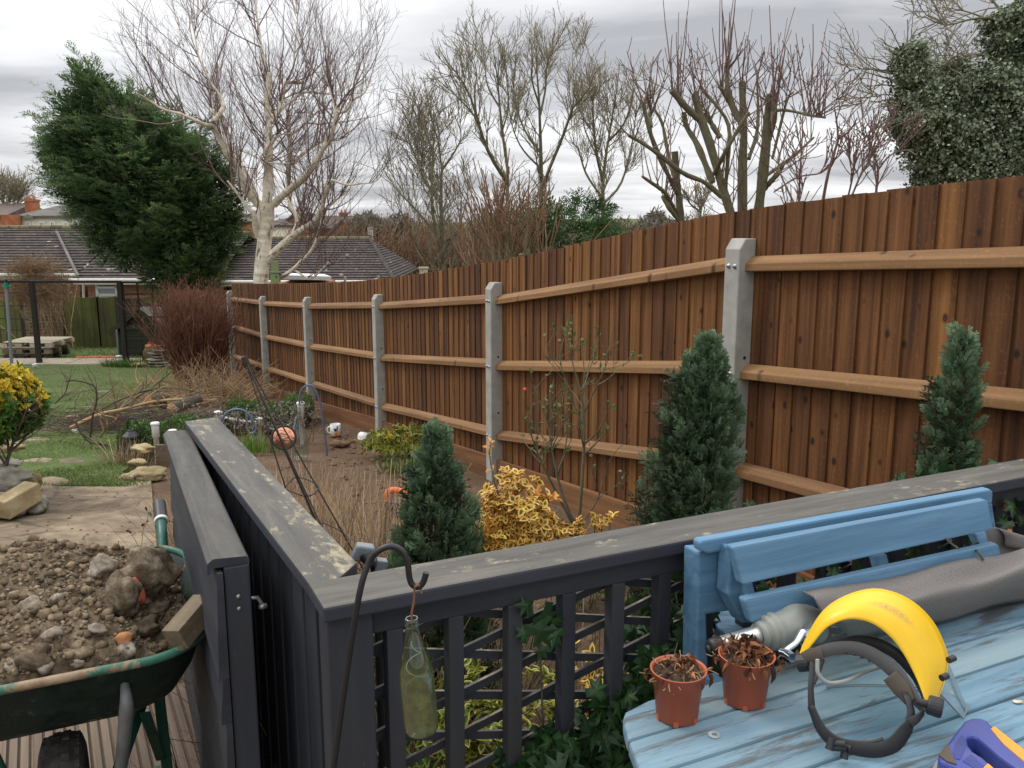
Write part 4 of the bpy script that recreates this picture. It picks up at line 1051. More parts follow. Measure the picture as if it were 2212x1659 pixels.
band('side_strap', [(745, 1065), (738, 1130), (733, 1220), (738, 1330)], [1.375, 1.36, 1.34, 1.325], [.012, .010, .011, .015], MT['blackplastic'], .0028, unit(A(.9, .3, .1)))
band('side_strap', [(800, 1050), (775, 1120), (745, 1185)], [1.378, 1.365, 1.348], [.009, .009, .009], MT['blackplastic'], .0028, unit(A(.9, .3, .1)))
band('rear_strap', [(733, 1312), (790, 1440), (870, 1515), (980, 1550), (1100, 1560), (1200, 1525), (1262, 1450), (1290, 1400)], [1.32, 1.30, 1.287, 1.277, 1.272, 1.27, 1.275, 1.28], [.014, .019, .022, .024, .026, .028, .027, .022], MT['blackplastic'], .003, unit(A(.1, .2, .95)))
band('strap_tongue', [(745, 1345), (800, 1432), (880, 1495), (980, 1518), (1070, 1518), (1142, 1498)], [1.322, 1.305, 1.293, 1.284, 1.279, 1.278], [.010, .010, .010, .010, .010, .010], MT['greyplastic'], .002, unit(A(.1, .2, .95)))
band('side_strap', [(1285, 1405), (1295, 1340), (1275, 1270), (1258, 1235)], [1.28, 1.29, 1.305, 1.318], [.018, .014, .012, .010], MT['blackplastic'], .003, unit(A(.9, .3, .1)))
band('side_strap', [(1285, 1405), (1330, 1380), (1362, 1345)], [1.28, 1.282, 1.287], [.018, .014, .012], MT['blackplastic'], .003, unit(A(.5, .3, .8)))
mb = MB(); q = P(*z3(1440, 1318), 1.285); kn = unit(A(.82, -.42, -.1))
mb.lathe([(.0005, -.014), (.014, -.014), (.0155, -.011), (.016, .004), (.0145, .008), (.011, .0085), (.010, .006), (.0005, .006)], q, kn, 18, sm=False); mb.lathe([(.006, -.03), (.006, -.012)], q, kn, 10)
build('adjusting_knob', mb, MT['blackplastic'], fs)
mb = MB(); q = P(*z3(690, 1068), 1.39); mb.lathe([(.0005, -.010), (.014, -.010), (.0155, -.007), (.0155, .008), (.0005, .010)], q, unit(A(-.7, .4, -.3)), 18, sm=False); build('adjusting_knob', mb, MT['blackplastic'], fs)
mb = MB()
for (a, b) in (((850, 1490), (835, 1555)), ((845, 1545), (930, 1545)), ((925, 1540), (958, 1555)), ((925, 1550), (918, 1608)), ((858, 1520), (925, 1525))):
    mb.tube([P(*z3(*a), 1.268), P(*z3(*b), 1.262)], [.0052, .0065], 10)
build('ratchet', mb, MT['blackplastic'], fs)
mb = MB()
for x, y in ((932, 1010), (975, 1022), (1018, 1037), (1062, 1057), (1108, 1082)):
    q = P(*z3(x, y), 1.366); mb.lathe([(.0004, .0012), (.0024, .001), (.0026, 0)], q, unit(A(-.1, -.9, .3)), 10)
build('strap_hole', mb, MT['black'], fs)

# ================================================================== HAND SAW
saw = thing('hand_saw', 'hand saw with a blue and orange moulded handle at the table edge', 'saw', Zp(2100, 1620, TZ))
zs = lambda x, y, z=TZ + .030: Zp(1831.8 + .2604 * x, 1227 + .2604 * y, z)
def ring(name, outer, inner, z, th, mat, bev=.004):
    bm_pts = [zs(x, y, z) for x, y in outer]
    mb = MB(); mb.prism(bm_pts, -UP * th); return build(name, mb, mat, saw, bevel=bev)
seg = [  # moulded handle: nose, neck, upper bar, grip, lower bar as one closed loop
    [(748, 1560), (790, 1490), (832, 1438), (900, 1345), (962, 1268), (1030, 1240), (1100, 1238), (1150, 1262), (1195, 1308), (1290, 1400), (1460, 1590), (1580, 1725), (1560, 1800), (1480, 1790), (1420, 1730), (1390, 1655), (1250, 1555), (1130, 1450), (1062, 1395), (1010, 1388), (985, 1415), (1000, 1470), (1040, 1520), (1120, 1570), (1180, 1625), (1260, 1720), (1330, 1800), (1200, 1830), (1080, 1760), (960, 1680), (760, 1600)]]
mb = MB()
pts = [zs(x, y, TZ + .034) for x, y in seg[0]]
mb.prism(pts, -UP * .030); build('handle', mb, MT['bluesaw'], saw, bevel=.0075)
for pl, mt, h in (([(1185, 1330), (1215, 1308), (1330, 1400), (1470, 1510), (1600, 1640), (1585, 1700), (1450, 1590), (1290, 1455)], 'orange', .0018), ([(1120, 1655), (1160, 1615), (1250, 1690), (1330, 1790), (1200, 1820)], 'orange', .0018),
                  ([(870, 1520), (900, 1440), (950, 1375), (985, 1470), (930, 1590), (885, 1580)], 'bluesawdk', .0008), ([(950, 1600), (1020, 1545), (1130, 1640), (1100, 1690)], 'bluesawdk', .0008)):
    mb = MB(); mb.prism([zs(x, y, TZ + .034 + h) for x, y in pl], -UP * .006); build('grip_inlay' if mt == 'orange' else 'handle_recess', mb, MT[mt], saw, bevel=.0012 if mt == 'orange' else 0)
mb = MB(); mb.prism([zs(x, y, TZ + .0365) for x, y in [(752, 1545), (826, 1452), (880, 1590), (900, 1625), (820, 1600)]], -UP * .004); build('handle_collar', mb, MT['brownpad'], saw)
mb = MB(); mb.prism([zs(x, y, TZ + .014) for x, y in [(740, 1590), (1050, 1700), (900, 2300), (300, 2500), (500, 2000)]], -UP * .0012); build('blade', mb, MT['steel'], saw)

# ================================================================== FLOWER POTS with dead plants, washer, paint flake
def flower_pot(cx, cyb, top, rad, label, seed, leafy):
    g = np.random.default_rng(seed)
    base = Zp(cx, cyb, TZ + .0015)
    t = thing('flower_pot', label, 'flower pot', base, 'terracotta plastic pots on the table')
    R, H = rad, top
    mb = MB(); mb.lathe([(.0005, .004), (R * .66, .003), (R * .70, 0), (R * .735, .002), (R * .86, H * .70), (R * .93, H * .715), (R * .955, H * .97), (R * 1.0, H * .985), (R * 1.0, H), (R * .955, H), (R * .90, H * .97), (R * .84, H * .74), (R * .80, H * .6)], base, UP, 40)
    for k in range(6):
        a = k * 1.047 + .3; mb.box(base + A(math.cos(a) * R * .67, math.sin(a) * R * .67, .004), (R * .09, R * .09, .0052), rotz(a), rn=.4)
    build('pot', mb, MT['terracotta'], t)
    mb = MB(); rr = np.linspace(0, .93, 12)[:, None]; ph = np.linspace(0, 2 * np.pi, 36, endpoint=False)[None]
    zz_ = H * .88 + (1 - rr ** 2) * .010 + .004 * np.sin(9 * rr * np.cos(ph) + seed) * np.sin(8 * rr * np.sin(ph)) + g.normal(0, .0012, (12, 36))
    mb.grid(np.stack([base[0] + rr * R * np.cos(ph), base[1] + rr * R * np.sin(ph), base[2] + zz_], -1), closed=True); build('soil', mb, MT['compost'], t)
    mb = MB(); n = leafy
    p = np.stack([base[0] + g.normal(0, .40 * R, n), base[1] + g.normal(0, .40 * R, n), base[2] + H * .92 + np.abs(g.normal(0, .006, n))], 1)
    p[:, 2] += np.maximum(0, (.013 if leafy > 100 else .008) - ((p[:, :2] - base[:2]) ** 2).sum(1) * 8)
    d = unit(np.concatenate([p[:, :2] - base[:2] + g.normal(0, .02, (n, 2)), g.normal(.01, .02, (n, 1))], 1))
    leaves(mb, p, d, unit(g.normal(size=(n, 3)) + UP), g.uniform(.007, .024, n), g.uniform(.006, .016, n), fold=.35, curl=.6, rn=g.random(n) ** 1.6)
    # a few hanging over the rim
    m = 7; a = np.r_[g.uniform(3.6, 6.2, 5), g.uniform(2.5, 3.5, 2)]; p = base + np.stack([np.cos(a) * R * 1.02, np.sin(a) * R * 1.02, np.full(m, H * .96)], 1)
    d = np.stack([np.cos(a) * .3, np.sin(a) * .3, np.full(m, -1)], 1)
    leaves(mb, p, d, np.stack([np.cos(a), np.sin(a), 0 * a], 1), g.uniform(.014, .032, m), g.uniform(.008, .014, m), fold=.25, curl=.2, rn=g.random(m) * .7)
    build('dead_leaves', mb, MT['deadleaf'], t)
    mb = MB(); k = 40; a = g.uniform(0, 6.28, k); s = base + np.stack([np.cos(a) * R * g.uniform(0, .5, k), np.sin(a) * R * g.uniform(0, .5, k), np.full(k, H * .93)], 1)
    b2 = g.bit_generator
    mb.tubes(polys(s, unit(np.stack([np.cos(a), np.sin(a), g.uniform(-.1, .6, k)], 1)), g.uniform(.02, .055, k), 7, -.3, .35), g.uniform(.0006, .0013, k)[:, None] * np.ones(7), 5)
    build('dead_stems', mb, MT['vine'], t)
flower_pot(1462, 1546, .090, .049, 'left terracotta plastic pot of dry stringy dead plant at the table corner', 3, 40)
flower_pot(1608, 1512, .090, .050, 'right terracotta plastic pot heaped with curled dead brown leaves', 8, 170)
mb = MB(); mb.lathe([(.0045, 0), (.0045, .0012), (.0105, .0012), (.0105, 0), (.0045, 0)], Zp(1543, 1588, TZ + .001), UP, 24, sm=False); solo('washer', mb, MT['alu'], 'small shiny steel washer lying on the blue table below the pots', 'washer')
mb = MB(); q = Zp(2197, 1518, TZ + .001); rock(mb, q + UP * .002, (.011, .006, .002), n=8, seed=4); solo('wood_flake', mb, MT['palewood'], 'pale curled wood flake on the table right of the face shield', 'wood flake')

# ================================================================== SHEPHERD HOOK AND BOTTLE
mb = MB()
hk = [(712, 1720), (745, 1480), (775, 1290), (797, 1215), (818, 1190), (845, 1180), (868, 1190), (880, 1215), (884, 1245), (890, 1262), (903, 1268), (914, 1258), (921, 1237)]
hp = [P(x, y, 1.235 if i < 3 else 1.245) for i, (x, y) in enumerate(hk)]
hp = curve(hp, 6); foot = hp[0] + (hp[0] - hp[6]) / np.linalg.norm(hp[0] - hp[6]) * .62; foot[2] = .0
hp = np.vstack([[foot], hp]); mb.tube(hp, .0048, 12); solo('shepherd_hook', mb, MT['black'], 'black iron shepherd hook leaning at the terrace corner with a bottle on it', 'plant hook')
bt = thing('hanging_bottle', 'greenish glass bottle with algae hung neck up from the black hook', 'bottle', P(908, 1575, 1.245))
b0, b1 = P(911, 1578, 1.245), P(889, 1335, 1.245); bx = unit(b1 - b0); Hb = np.linalg.norm(b1 - b0)
pr = [(.0005, .006), (.014, .004), (.022, .0), (.0255, .004), (.0262, Hb * .10), (.0265, Hb * .45), (.0262, Hb * .52), (.0235, Hb * .62), (.0175, Hb * .75), (.0120, Hb * .87), (.0100, Hb * .93), (.0108, Hb * .935), (.0110, Hb * .975), (.0098, Hb), (.0078, Hb)]
pp, pz = zip(*pr); c = curve([(a, b, 0) for a, b in pr], 4)[:, :2]
mb = MB(); mb.lathe(np.maximum(c, .0003), b0, bx, 36); build('glass', mb, MT['bottleglass'], bt)
mb = MB(); hkp = P(902, 1268, 1.240)
mb.tube([b1 + bx * -.055, b1, P(894, 1300, 1.243), P(895, 1275, 1.240), P(898, 1266, 1.236), P(905, 1265, 1.240), P(909, 1272, 1.246), P(910, 1282, 1.243)], .0016, 8, smooth=4); build('hanging_wire', mb, MT['rustwire'], bt)
mb = MB(); a = np.linspace(0, 15, 90); rr_ = np.interp(a, [0, 3, 8, 15], [.003, .008, .016, .020]); h_ = np.interp(a, [0, 15], [Hb * .80, Hb * .35])
u1 = unit(np.cross(bx, A(0, 1, 0))); u2 = np.cross(bx, u1)
mb.tube(b0 + bx * h_[:, None] + u1 * (rr_ * np.cos(a * .9))[:, None] + u2 * (rr_ * np.sin(a * .9))[:, None], .0011, 6); build('wire_coil', mb, MT['palewire'], bt)
# solar spotlight behind the rail corner
sl = thing('solar_spotlight', 'dark grey garden spotlight on a ribbed swivel just behind the rail corner', 'garden light', P(800, 1230, 1.80))
q = P(786, 1193, 1.80); fa = unit(A(-.25, .9, .1)); fr = np.array([unit(A(.9, .3, -.25)), fa, np.cross(unit(A(.9, .3, -.25)), fa)])
mb = MB(); mb.box(q, (.026, .014, .019), fr, taper=(.75, .9)); build('lamp_head', mb, MT['polegrey'], sl, bevel=.005)
mb = MB(); jx = unit(A(.45, -.55, -.5)); mb.lathe([(.014, 0), (.015, .006), (.0125, .008), (.0135, .012), (.0115, .014), (.012, .018), (.009, .020), (.0095, .028), (.0005, .03)], q + A(.006, -.012, -.002), jx, 20); mb.tube([q + A(.012, -.02, -.012), P(806, 1225, 1.8), P(808, 1290, 1.8)], .006, 10); build('swivel', mb, MT['blackplastic'], sl)
mb = MB(); q2 = P(822, 1222, 1.80); mb.box(q2, (.012, .010, .016), fr); build('bracket', mb, MT['polegrey'], sl, bevel=.003)
mb = MB(); q3 = P(815, 1260, 1.81); mb.tube([q3, A(q3[0], q3[1], -.3)], .009, 10); build('stake', mb, MT['blackplastic'], sl)

# ================================================================== WHEELBARROW WITH RUBBLE
CB = A(-1.01, 1.755, 0)
bpt = lambda e, n, z: CB + E_ * e + N_ * n + UP * z
wb = thing('wheelbarrow', 'green wheelbarrow with rusty rim, full of soil and rubble, on the decking', 'wheelbarrow', bpt(0, .4, 0))
def rrect(hw, n0, n1, r, z, k=7, zr=0.0):
    pts = []
    for (cx_, cy_, a0) in ((hw - r, n0 + r, -90), (hw - r, n1 - r, 0), (-hw + r, n1 - r, 90), (-hw + r, n0 + r, 180)):
        for i in range(k):
            a = math.radians(a0 + 90 * i / (k - 1)); x, y = cx_ + r * math.cos(a), cy_ + r * math.sin(a); pts.append(bpt(x, y, z + zr * (y - n0)))
    return np.array(pts)
rows = [rrect(.345, .0, .73, .16, .615, zr=.02), rrect(.335, .012, .718, .155, .607, zr=.02), rrect(.305, .055, .68, .13, .52, zr=.02), rrect(.27, .12, .63, .11, .445), rrect(.23, .18, .58, .09, .405), rrect(.15, .27, .50, .06, .397)]
mb = MB(); mb.grid(np.array(rows), closed=True); o = build('tray', mb, MT['barrowgreen'], wb); so = o.modifiers.new('Solid', 'SOLIDIFY'); so.thickness = .003
mb = MB(); r0 = rrect(.345, .0, .73, .16, .617, k=12, zr=.02); r0 = np.vstack([r0, r0[:1]]); mb.tube(r0, .0105, 12, cap=False); build('rim', mb, MT['rimgreen'], wb)
for s in (-1, 1):
    mb = MB(); p0_, p1_ = bpt(s * .150, .008, .535), bpt(s * .105, .14, .19); mb.tube([bpt(s * .150, .034, .555), p0_, bpt(s * .148, .006, .50), bpt(s * .128, .05, .35), p1_], [.010, .013, .0165, .0145, .013], 12, smooth=3); build('front_brace', mb, MT['strut'], wb)
    mb = MB(); mb.tube([bpt(s * .075, .05, .18), bpt(s * .12, .2, .25), bpt(s * .20, .45, .32), bpt(s * .26, .70, .43), bpt(s * .285, .86, .50)], .016, 14, smooth=4); build('handle_tube', mb, MT['handlegreen'], wb)
    ho = build('handle', MB().tube([bpt(s * .285, .86, .50), bpt(s * .295, .95, .565), bpt(s * .30, 1.06, .61)], .0165, 16, smooth=3), MT['handlegreen'], wb)
    build('grip', MB().tube([bpt(s * .30, 1.05, .606), bpt(s * .302, 1.15, .635)], .0215, 16), MT['blackplastic'], ho)
    build('grip_collar', MB().tube([bpt(s * .30, 1.042, .603), bpt(s * .30, 1.052, .607)], .0225, 16), MT['white'], ho)
    mb = MB(); mb.prism([bpt(s * .215, .50, .405), bpt(s * .215, .58, .405), bpt(s * .225, .50, .02), bpt(s * .225, .465, .02)], E_ * s * .03); mb.bar(bpt(s * .225, .42, .012), bpt(s * .225, .54, .012), .045, .02); build('leg', mb, MT['legreen'], wb, bevel=.003)
    mb = MB(); mb.bar(bpt(s * .19, .30, .33), bpt(s * .225, .47, .08), .028, .006); build('leg_brace', mb, MT['legreen'], wb, bevel=.002)
wh = build('wheel', MB().lathe([(.012, -.06), (.012, .06)], bpt(0, .15, .20), E_, 14), MT['steel'], wb)
R_ = .183; tp = [(.105, -.034), (.125, -.046), (.150, -.05), (.172, -.043), (.180, -.027), (.183, -.009), (.183, .009), (.180, .027), (.172, .043), (.150, .05), (.125, .046), (.105, .034)]
mb = MB(); mb.lathe(tp, bpt(0, .15, .20), E_, 56)
for k in range(30):
    a = k * 2 * math.pi / 30
    for s, o_ in ((-.032, 0), (-.011, .1), (.011, 0), (.032, .1)):
        aa = a + o_; rr_ = R_ - (.0015 if abs(s) < .02 else .008); d_ = N_ * math.cos(aa) + UP * math.sin(aa)
        mb.box(bpt(0, .15, .20) + d_ * rr_ + E_ * s, (.008, .0105, .003), np.array([E_, np.cross(d_, E_), d_]), rn=.3)
build('tyre', mb, MT['tyre'], wh)
build('rim', MB().lathe([(.02, -.02), (.07, -.012), (.105, -.036), (.108, -.03), (.108, .03), (.105, .036), (.07, .012), (.02, .02)], bpt(0, .15, .20), E_, 40), MT['steel'], wh)
# heap of soil
Hn = 90
uu, vv = np.meshgrid(np.linspace(-1, 1, Hn), np.linspace(-1, 1, Hn)); ee = .318 * uu * np.sqrt(1 - .34 * vv ** 2); nn_ = .365 + .335 * vv * np.sqrt(1 - .34 * uu ** 2)
def heap_z(e, n):
    d = np.sqrt((e / .33) ** 2 + ((n - .40) / .38) ** 2)
    z = .615 + .100 * np.clip(1 - d ** 2.4, -1, 1) - .03 * np.clip(e / .3, 0, 1) * np.clip(1 - n / .4, 0, 1)
    z = z + .05 * np.exp(-((e + .10) ** 2 + (n - .50) ** 2) / .02) - .035 * np.exp(-((e - .24) ** 2 + (n - .2) ** 2) / .012)
    return z + .012 * bumpy(e * 3, n * 3, 4.0) + .009 * bumpy(e * 9, n * 9, 5.0)
zz_ = heap_z(ee, nn_) + RNG.normal(0, .0032, ee.shape)
zz_ = np.where((np.abs(uu) > .97) | (np.abs(vv) > .97), .575, zz_)
mb = MB(); mb.grid(CB + ee[..., None] * E_ + nn_[..., None] * N_ + zz_[..., None] * UP, rn=.5); tag(build('soil_heap', mb, MT['heap']), 'dark crumbly soil heaped up in the wheelbarrow tray', 'soil', kind='stuff')
def on_heap(n, lo, hi, sink=.3):
    out = []
    for k in range(n):
        while True:
            e, m = random.uniform(-.30, .30), random.uniform(.04, .69)
            if (e / .33) ** 2 + ((m - .365) / .345) ** 2 < .93: break
        out.append((e, m, float(heap_z(e, m))))
    return out
mb = MB()
for e, m, z in on_heap(3000, 0, 0):
    r = random.uniform(.002, .0065) * (1 if random.random() < .86 else 2.2)
    rock(mb, bpt(e, m, z + r * .35), (r * random.uniform(.9, 1.4), r, r * .85), rotz(random.random() * 6), n=5, rn=random.random() ** .9, rough=.3)
tag(build('soil_clods', mb, MT['clod']), 'loose brown clods and crumbs scattered over the soil heap in the barrow', 'soil clods', kind='stuff')
mb = MB()
for e, m, z in on_heap(330, 0, 0):
    r = random.uniform(.0020, .0050); rock(mb, bpt(e, m, z + r * .3), (r * random.uniform(.9, 1.9), r, r * .7), rotz(random.random() * 6), n=5, rn=random.random(), rough=.3, edgy=.5)
tag(build('rubble_chips', mb, MT['palestone']), 'small pale mortar chips and gravel scattered over the soil heap', 'rubble chips', kind='stuff')
r3 = lambda x, y: (.2917 * x, 1175 + .2917 * y)
def hp_(x, y, lift=0):       # place on the heap under a measured point
    z = .66
    for i in range(12):
        q = Zp(*r3(x, y), z); e, m = (q - CB) @ E_, (q - CB) @ N_; z = .5 * z + .5 * (float(heap_z(e, m)) + lift)
    return Zp(*r3(x, y), z)
def lump(name, x, y, r, mat, label, seed, ax=None, lift=.0, edgy=.4, n=18, rough=.2, cat='rubble'):
    mb = MB(); c = hp_(x, y, lift); rock(mb, c, r, ax, n=n, seed=seed, edgy=edgy, rough=rough); return solo(name, mb, MT[mat], label, cat, 'lumps of rubble in the wheelbarrow')
lump('concrete_lump', 1105, 225, (.090, .060, .066), 'rubble', 'largest brown mortar lump on top of the barrow heap, nearest the handle', 21, rotz(.5), .045, .5, 26, .25)
ck = thing('brick_lump', 'mortar-covered lump with a red brick face in the barrow heap', 'rubble', hp_(925, 400, .05), 'lumps of rubble in the wheelbarrow')
mb = MB(); c = hp_(915, 415, .04); rock(mb, c, (.050, .042, .066), rotz(.4) @ np.eye(3), n=26, seed=5, edgy=.6, rough=.2); build('mortar', mb, MT['rubble'], ck)
mb = MB(); c = hp_(1018, 365, .062); rock(mb, c, (.014, .022, .040), frame(unit(A(.9, -.1, .2))), n=16, seed=9, edgy=1.0, rough=.1); build('brick_face', mb, MT['brickred'], ck)
lump('brick_fragment', 925, 705, (.024, .019, .020), 'brickorange', 'small orange brick fragment perched near the front rim of the barrow', 12, rotz(.8), .012, .9, 14, .12)
lump('stone', 940, 795, (.025, .020, .022), 'palestone', 'pale rounded stone under the orange brick fragment in the barrow', 14, rotz(.3), .0, .3, 14)
lump('concrete_lump', 760, 170, (.040, .03, .036), 'palestone', 'grey-white mortar lump at the back crest of the soil heap', 31, rotz(.9), .012, .6, 18)
lump('stone', 415, 415, (.021, .016, .019), 'palestone', 'pale upright chip of render in the middle of the soil heap', 32, rotz(.2), .004, .8, 12)
lump('stone', 215, 450, (.030, .02, .019), 'palestone', 'pale lump with a red edge on the left of the soil heap', 33, rotz(.2), .0, .6, 14)
lump('stone', 400, 665, (.026, .018, .015), 'palestone', 'flat white chip low in the front of the soil heap', 34, rotz(.6), .0, .8, 12)
lump('stone', 715, 625, (.030, .02, .014), 'palestone', 'flat pale mortar slab piece in the middle front of the barrow', 35, rotz(-.5), .002, .8, 14)
lump('soil_lump', 250, 840, (.040, .032, .030), 'clod', 'large round clod of soil at the front left of the barrow', 36, rotz(.1), .004, .2, 18, .3)
lump('soil_lump', 1080, 620, (.042, .032, .024), 'clod', 'flat gritty lump of soil beside the wooden offcut in the barrow', 37, rotz(.7), .006, .6, 18, .3)
lump('soil_lump', 1160, 480, (.040, .030, .026), 'rubble', 'grey stony lump under the largest boulder in the barrow', 38, rotz(1.1), .004, .5, 18, .3)
lump('stone', 330, 915, (.023, .018, .017), 'palestone', 'pale round stone against the front rim of the barrow', 39, rotz(.1), .0, .3, 12)
lump('stone', 575, 885, (.016, .013, .014), 'palestone', 'small white stone by the front rim of the barrow, right of the pale round stone', 40, rotz(.5), .0, .5, 12)
lump('stone', 100, 910, (.021, .017, .016), 'palestone', 'white chip leaning on the front rim of the barrow at its left', 41, rotz(.5), .0, .6, 12)
lump('soil_lump', 600, 815, (.024, .020, .018), 'clod', 'grey-brown soil clod near the front rim of the barrow', 42, rotz(.5), .0, .2, 14, .3)
lump('soil_lump', 1230, 730, (.032, .026, .026), 'clod', 'brown rounded clod below the wooden offcut in the barrow', 43, rotz(.5), -.006, .2, 16, .3)
mb = MB(); c = Zp(*r3(1375, 615), .655); fr = np.array([unit(A(.30, .88, .33)), unit(A(.86, -.33, .15)), unit(np.cross(unit(A(.30, .88, .33)), unit(A(.86, -.33, .15))))])
mb.box(c + fr[0] * .02, (.062, .026, .028), fr); solo('timber_offcut', mb, MT['offcut'], 'square sawn timber offcut stuck in the barrow by its right rim', 'timber offcut', bevel=.002)
# cable looping over the path behind the barrow
mb = MB(); cp = [P(-40, 1310, 3.05), P(0, 1275, 3.0), P(60, 1232, 2.96), P(130, 1208, 2.92), P(210, 1198, 2.86), P(290, 1197, 2.80), P(345, 1215, 2.72)]
mb.tube(curve(cp, 8), .0055, 8); solo('hose', mb, MT['black'], 'thin black hose arching over the path behind the wheelbarrow', 'hose')

# bits lying on the path
g_ = np.random.default_rng(3); mb = MB(); n = 420
y_ = g_.uniform(3.0, 6.9, n); x_ = g_.uniform(-4.2, -1.5, n) - (y_ - 3) * .35; p_ = np.stack([x_, y_, gz(x_, y_) + .010], 1)
leaves(mb, p_, unit(g_.normal(size=(n, 3)) * A(1, 1, .12)), unit(UP + g_.normal(0, .25, (n, 3))), g_.uniform(.008, .035, n), g_.uniform(.006, .02, n), rn=g_.random(n))
tag(build('path_litter', mb, MT['deadleaf']), 'scattered crumbs of dead leaf and soil on the brown path', 'leaf litter', kind='stuff')
mb = MB(); q = P(33, 1182, 4.75); q[2] = float(gz(0, 4.75)) + .012; p_ = q + g_.normal(0, 1, (40, 3)) * A(.05, .07, .008); leaves(mb, p_, rdir(40) * A(1, 1, .3), rdir(40, 1), .05, .03, rn=g_.random(40) * .5); solo('leaf_clump', mb, MT['deadleaf'], 'dark clump of dead leaves on the path below the rockery', 'dead leaves')
mb = MB(); q = P(17, 1191, 4.6); q[2] = float(gz(0, 4.6)) + .02; rock(mb, q, (.035, .018, .014), rotz(.3), n=10, seed=3, edgy=1); solo('brick_fragment', mb, MT['brickorange'], 'small orange chip lying on the path by the dead leaves', 'brick chip')
# ================================================================== NEAR PLANTS
def lawson(cx, top_y, Y, width_px, label, seed, lean=(0, 0), lobes=(), n=620, prof_=((0, .08, .3, .55, .8, .93, 1), (.75, .98, 1, .80, .48, .26, .03))):
    """small columnar conifer: feathery upright sprays over a tapered, slightly lobed outline"""
    global RNG
    RNG = np.random.default_rng(seed)
    tip = P(cx, top_y, Y); z0 = float(gz(0, Y)); H = tip[2] - z0; R = width_px / 2 * Y / FPX
    base = A(tip[0] - lean[0], Y - lean[1], z0)
    t = thing('dwarf_conifer', label, 'conifer', base, 'small conifers along the bed')
    cols = [(A(0, 0, 0), H, R, 1.0)] + [(A(*o, 0), h, r, 1.0) for o, h, r in lobes]
    mb = MB(); mb2 = MB()
    tot = sum(h * r for _, h, r, _ in cols)
    for off, h, r, _ in cols:
        k = int(n * h * r / tot * (len(cols) ** .3)); f = RNG.random(k) ** .80
        a = RNG.uniform(0, 2 * np.pi, k)
        prof = np.interp(f, *prof_) * r * (1 + .16 * np.sin(a * 3 + f * 9 + seed) + .12 * np.sin(a * 5 - f * 21))
        rad = prof * RNG.uniform(.55, 1.0, k) ** .6
        axis = np.array([off[0], off[1], 0]) * (1 - .25 * f[:, None]) + np.array([lean[0], lean[1], 0]) * f[:, None]
        o = np.stack([np.cos(a), np.sin(a), 0 * a], 1)
        pos = base + axis + o * (rad * (.62 + .22 * np.sin(a * 4 + f * 26 + seed) * np.sin(f * 34 + a)))[:, None] + UP * (f * h * .95)[:, None]
        d = unit(o * RNG.uniform(.25, .75, (k, 1)) + UP * RNG.uniform(.7, 1.2, (k, 1)) + RNG.normal(0, .18, (k, 3)))
        nr = unit(np.cross(d, RNG.normal(size=(k, 3))))
        L = RNG.uniform(.035, .095, k) * (1.0 - .25 * f) * min(1.3, Y / 3.0)
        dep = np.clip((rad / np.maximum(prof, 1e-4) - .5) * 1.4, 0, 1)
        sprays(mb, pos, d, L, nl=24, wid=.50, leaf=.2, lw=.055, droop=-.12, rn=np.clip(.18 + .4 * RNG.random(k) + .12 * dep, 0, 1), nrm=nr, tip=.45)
        k2 = k // 3; f2 = RNG.random(k2); a2 = RNG.uniform(0, 6.28, k2); o2 = np.stack([np.cos(a2), np.sin(a2), 0 * a2], 1)
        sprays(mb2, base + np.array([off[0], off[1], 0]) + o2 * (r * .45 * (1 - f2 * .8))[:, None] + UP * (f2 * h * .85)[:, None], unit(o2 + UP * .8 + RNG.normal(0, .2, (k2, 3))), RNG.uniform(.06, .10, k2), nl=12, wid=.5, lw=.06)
        # leader
        sprays(mb, np.repeat((base + off + A(*lean, 0) * .9 + UP * h * .88)[None], 14, 0) + RNG.normal(0, .012, (14, 3)), unit(UP * 1.0 + RNG.normal(0, .14, (14, 3))), RNG.uniform(.08, .13, 14) * h / 1.2, nl=26, wid=.28, lw=.045, droop=0, tip=.5)
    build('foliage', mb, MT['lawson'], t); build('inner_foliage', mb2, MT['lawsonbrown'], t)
    mb = MB(); mb.tube([base - UP * .02, base + A(*lean, 0) * .5 + UP * H * .5, base + A(*lean, 0) * .85 + UP * H * .85], [.014, .010, .004], 8); build('stem', mb, MT['barkdark'], t)
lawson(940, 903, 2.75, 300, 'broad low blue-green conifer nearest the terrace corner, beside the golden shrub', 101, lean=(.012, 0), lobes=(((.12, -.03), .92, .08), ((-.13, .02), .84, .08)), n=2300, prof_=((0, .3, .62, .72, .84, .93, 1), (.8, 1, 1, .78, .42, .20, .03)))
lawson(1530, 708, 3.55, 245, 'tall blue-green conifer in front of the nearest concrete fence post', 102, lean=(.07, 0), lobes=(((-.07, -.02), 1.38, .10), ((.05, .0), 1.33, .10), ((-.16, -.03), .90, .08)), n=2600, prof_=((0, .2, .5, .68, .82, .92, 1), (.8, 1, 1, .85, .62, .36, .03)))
lawson(2085, 688, 2.85, 150, 'slim ragged conifer at the right against the dark fence boards', 103, lean=(.035, 0), lobes=(((.03, .0), 1.40, .06), ((-.07, .0), 1.12, .07)), n=1400, prof_=((0, .3, .6, .75, .86, .94, 1), (.9, 1, 1, .85, .72, .40, .03)))

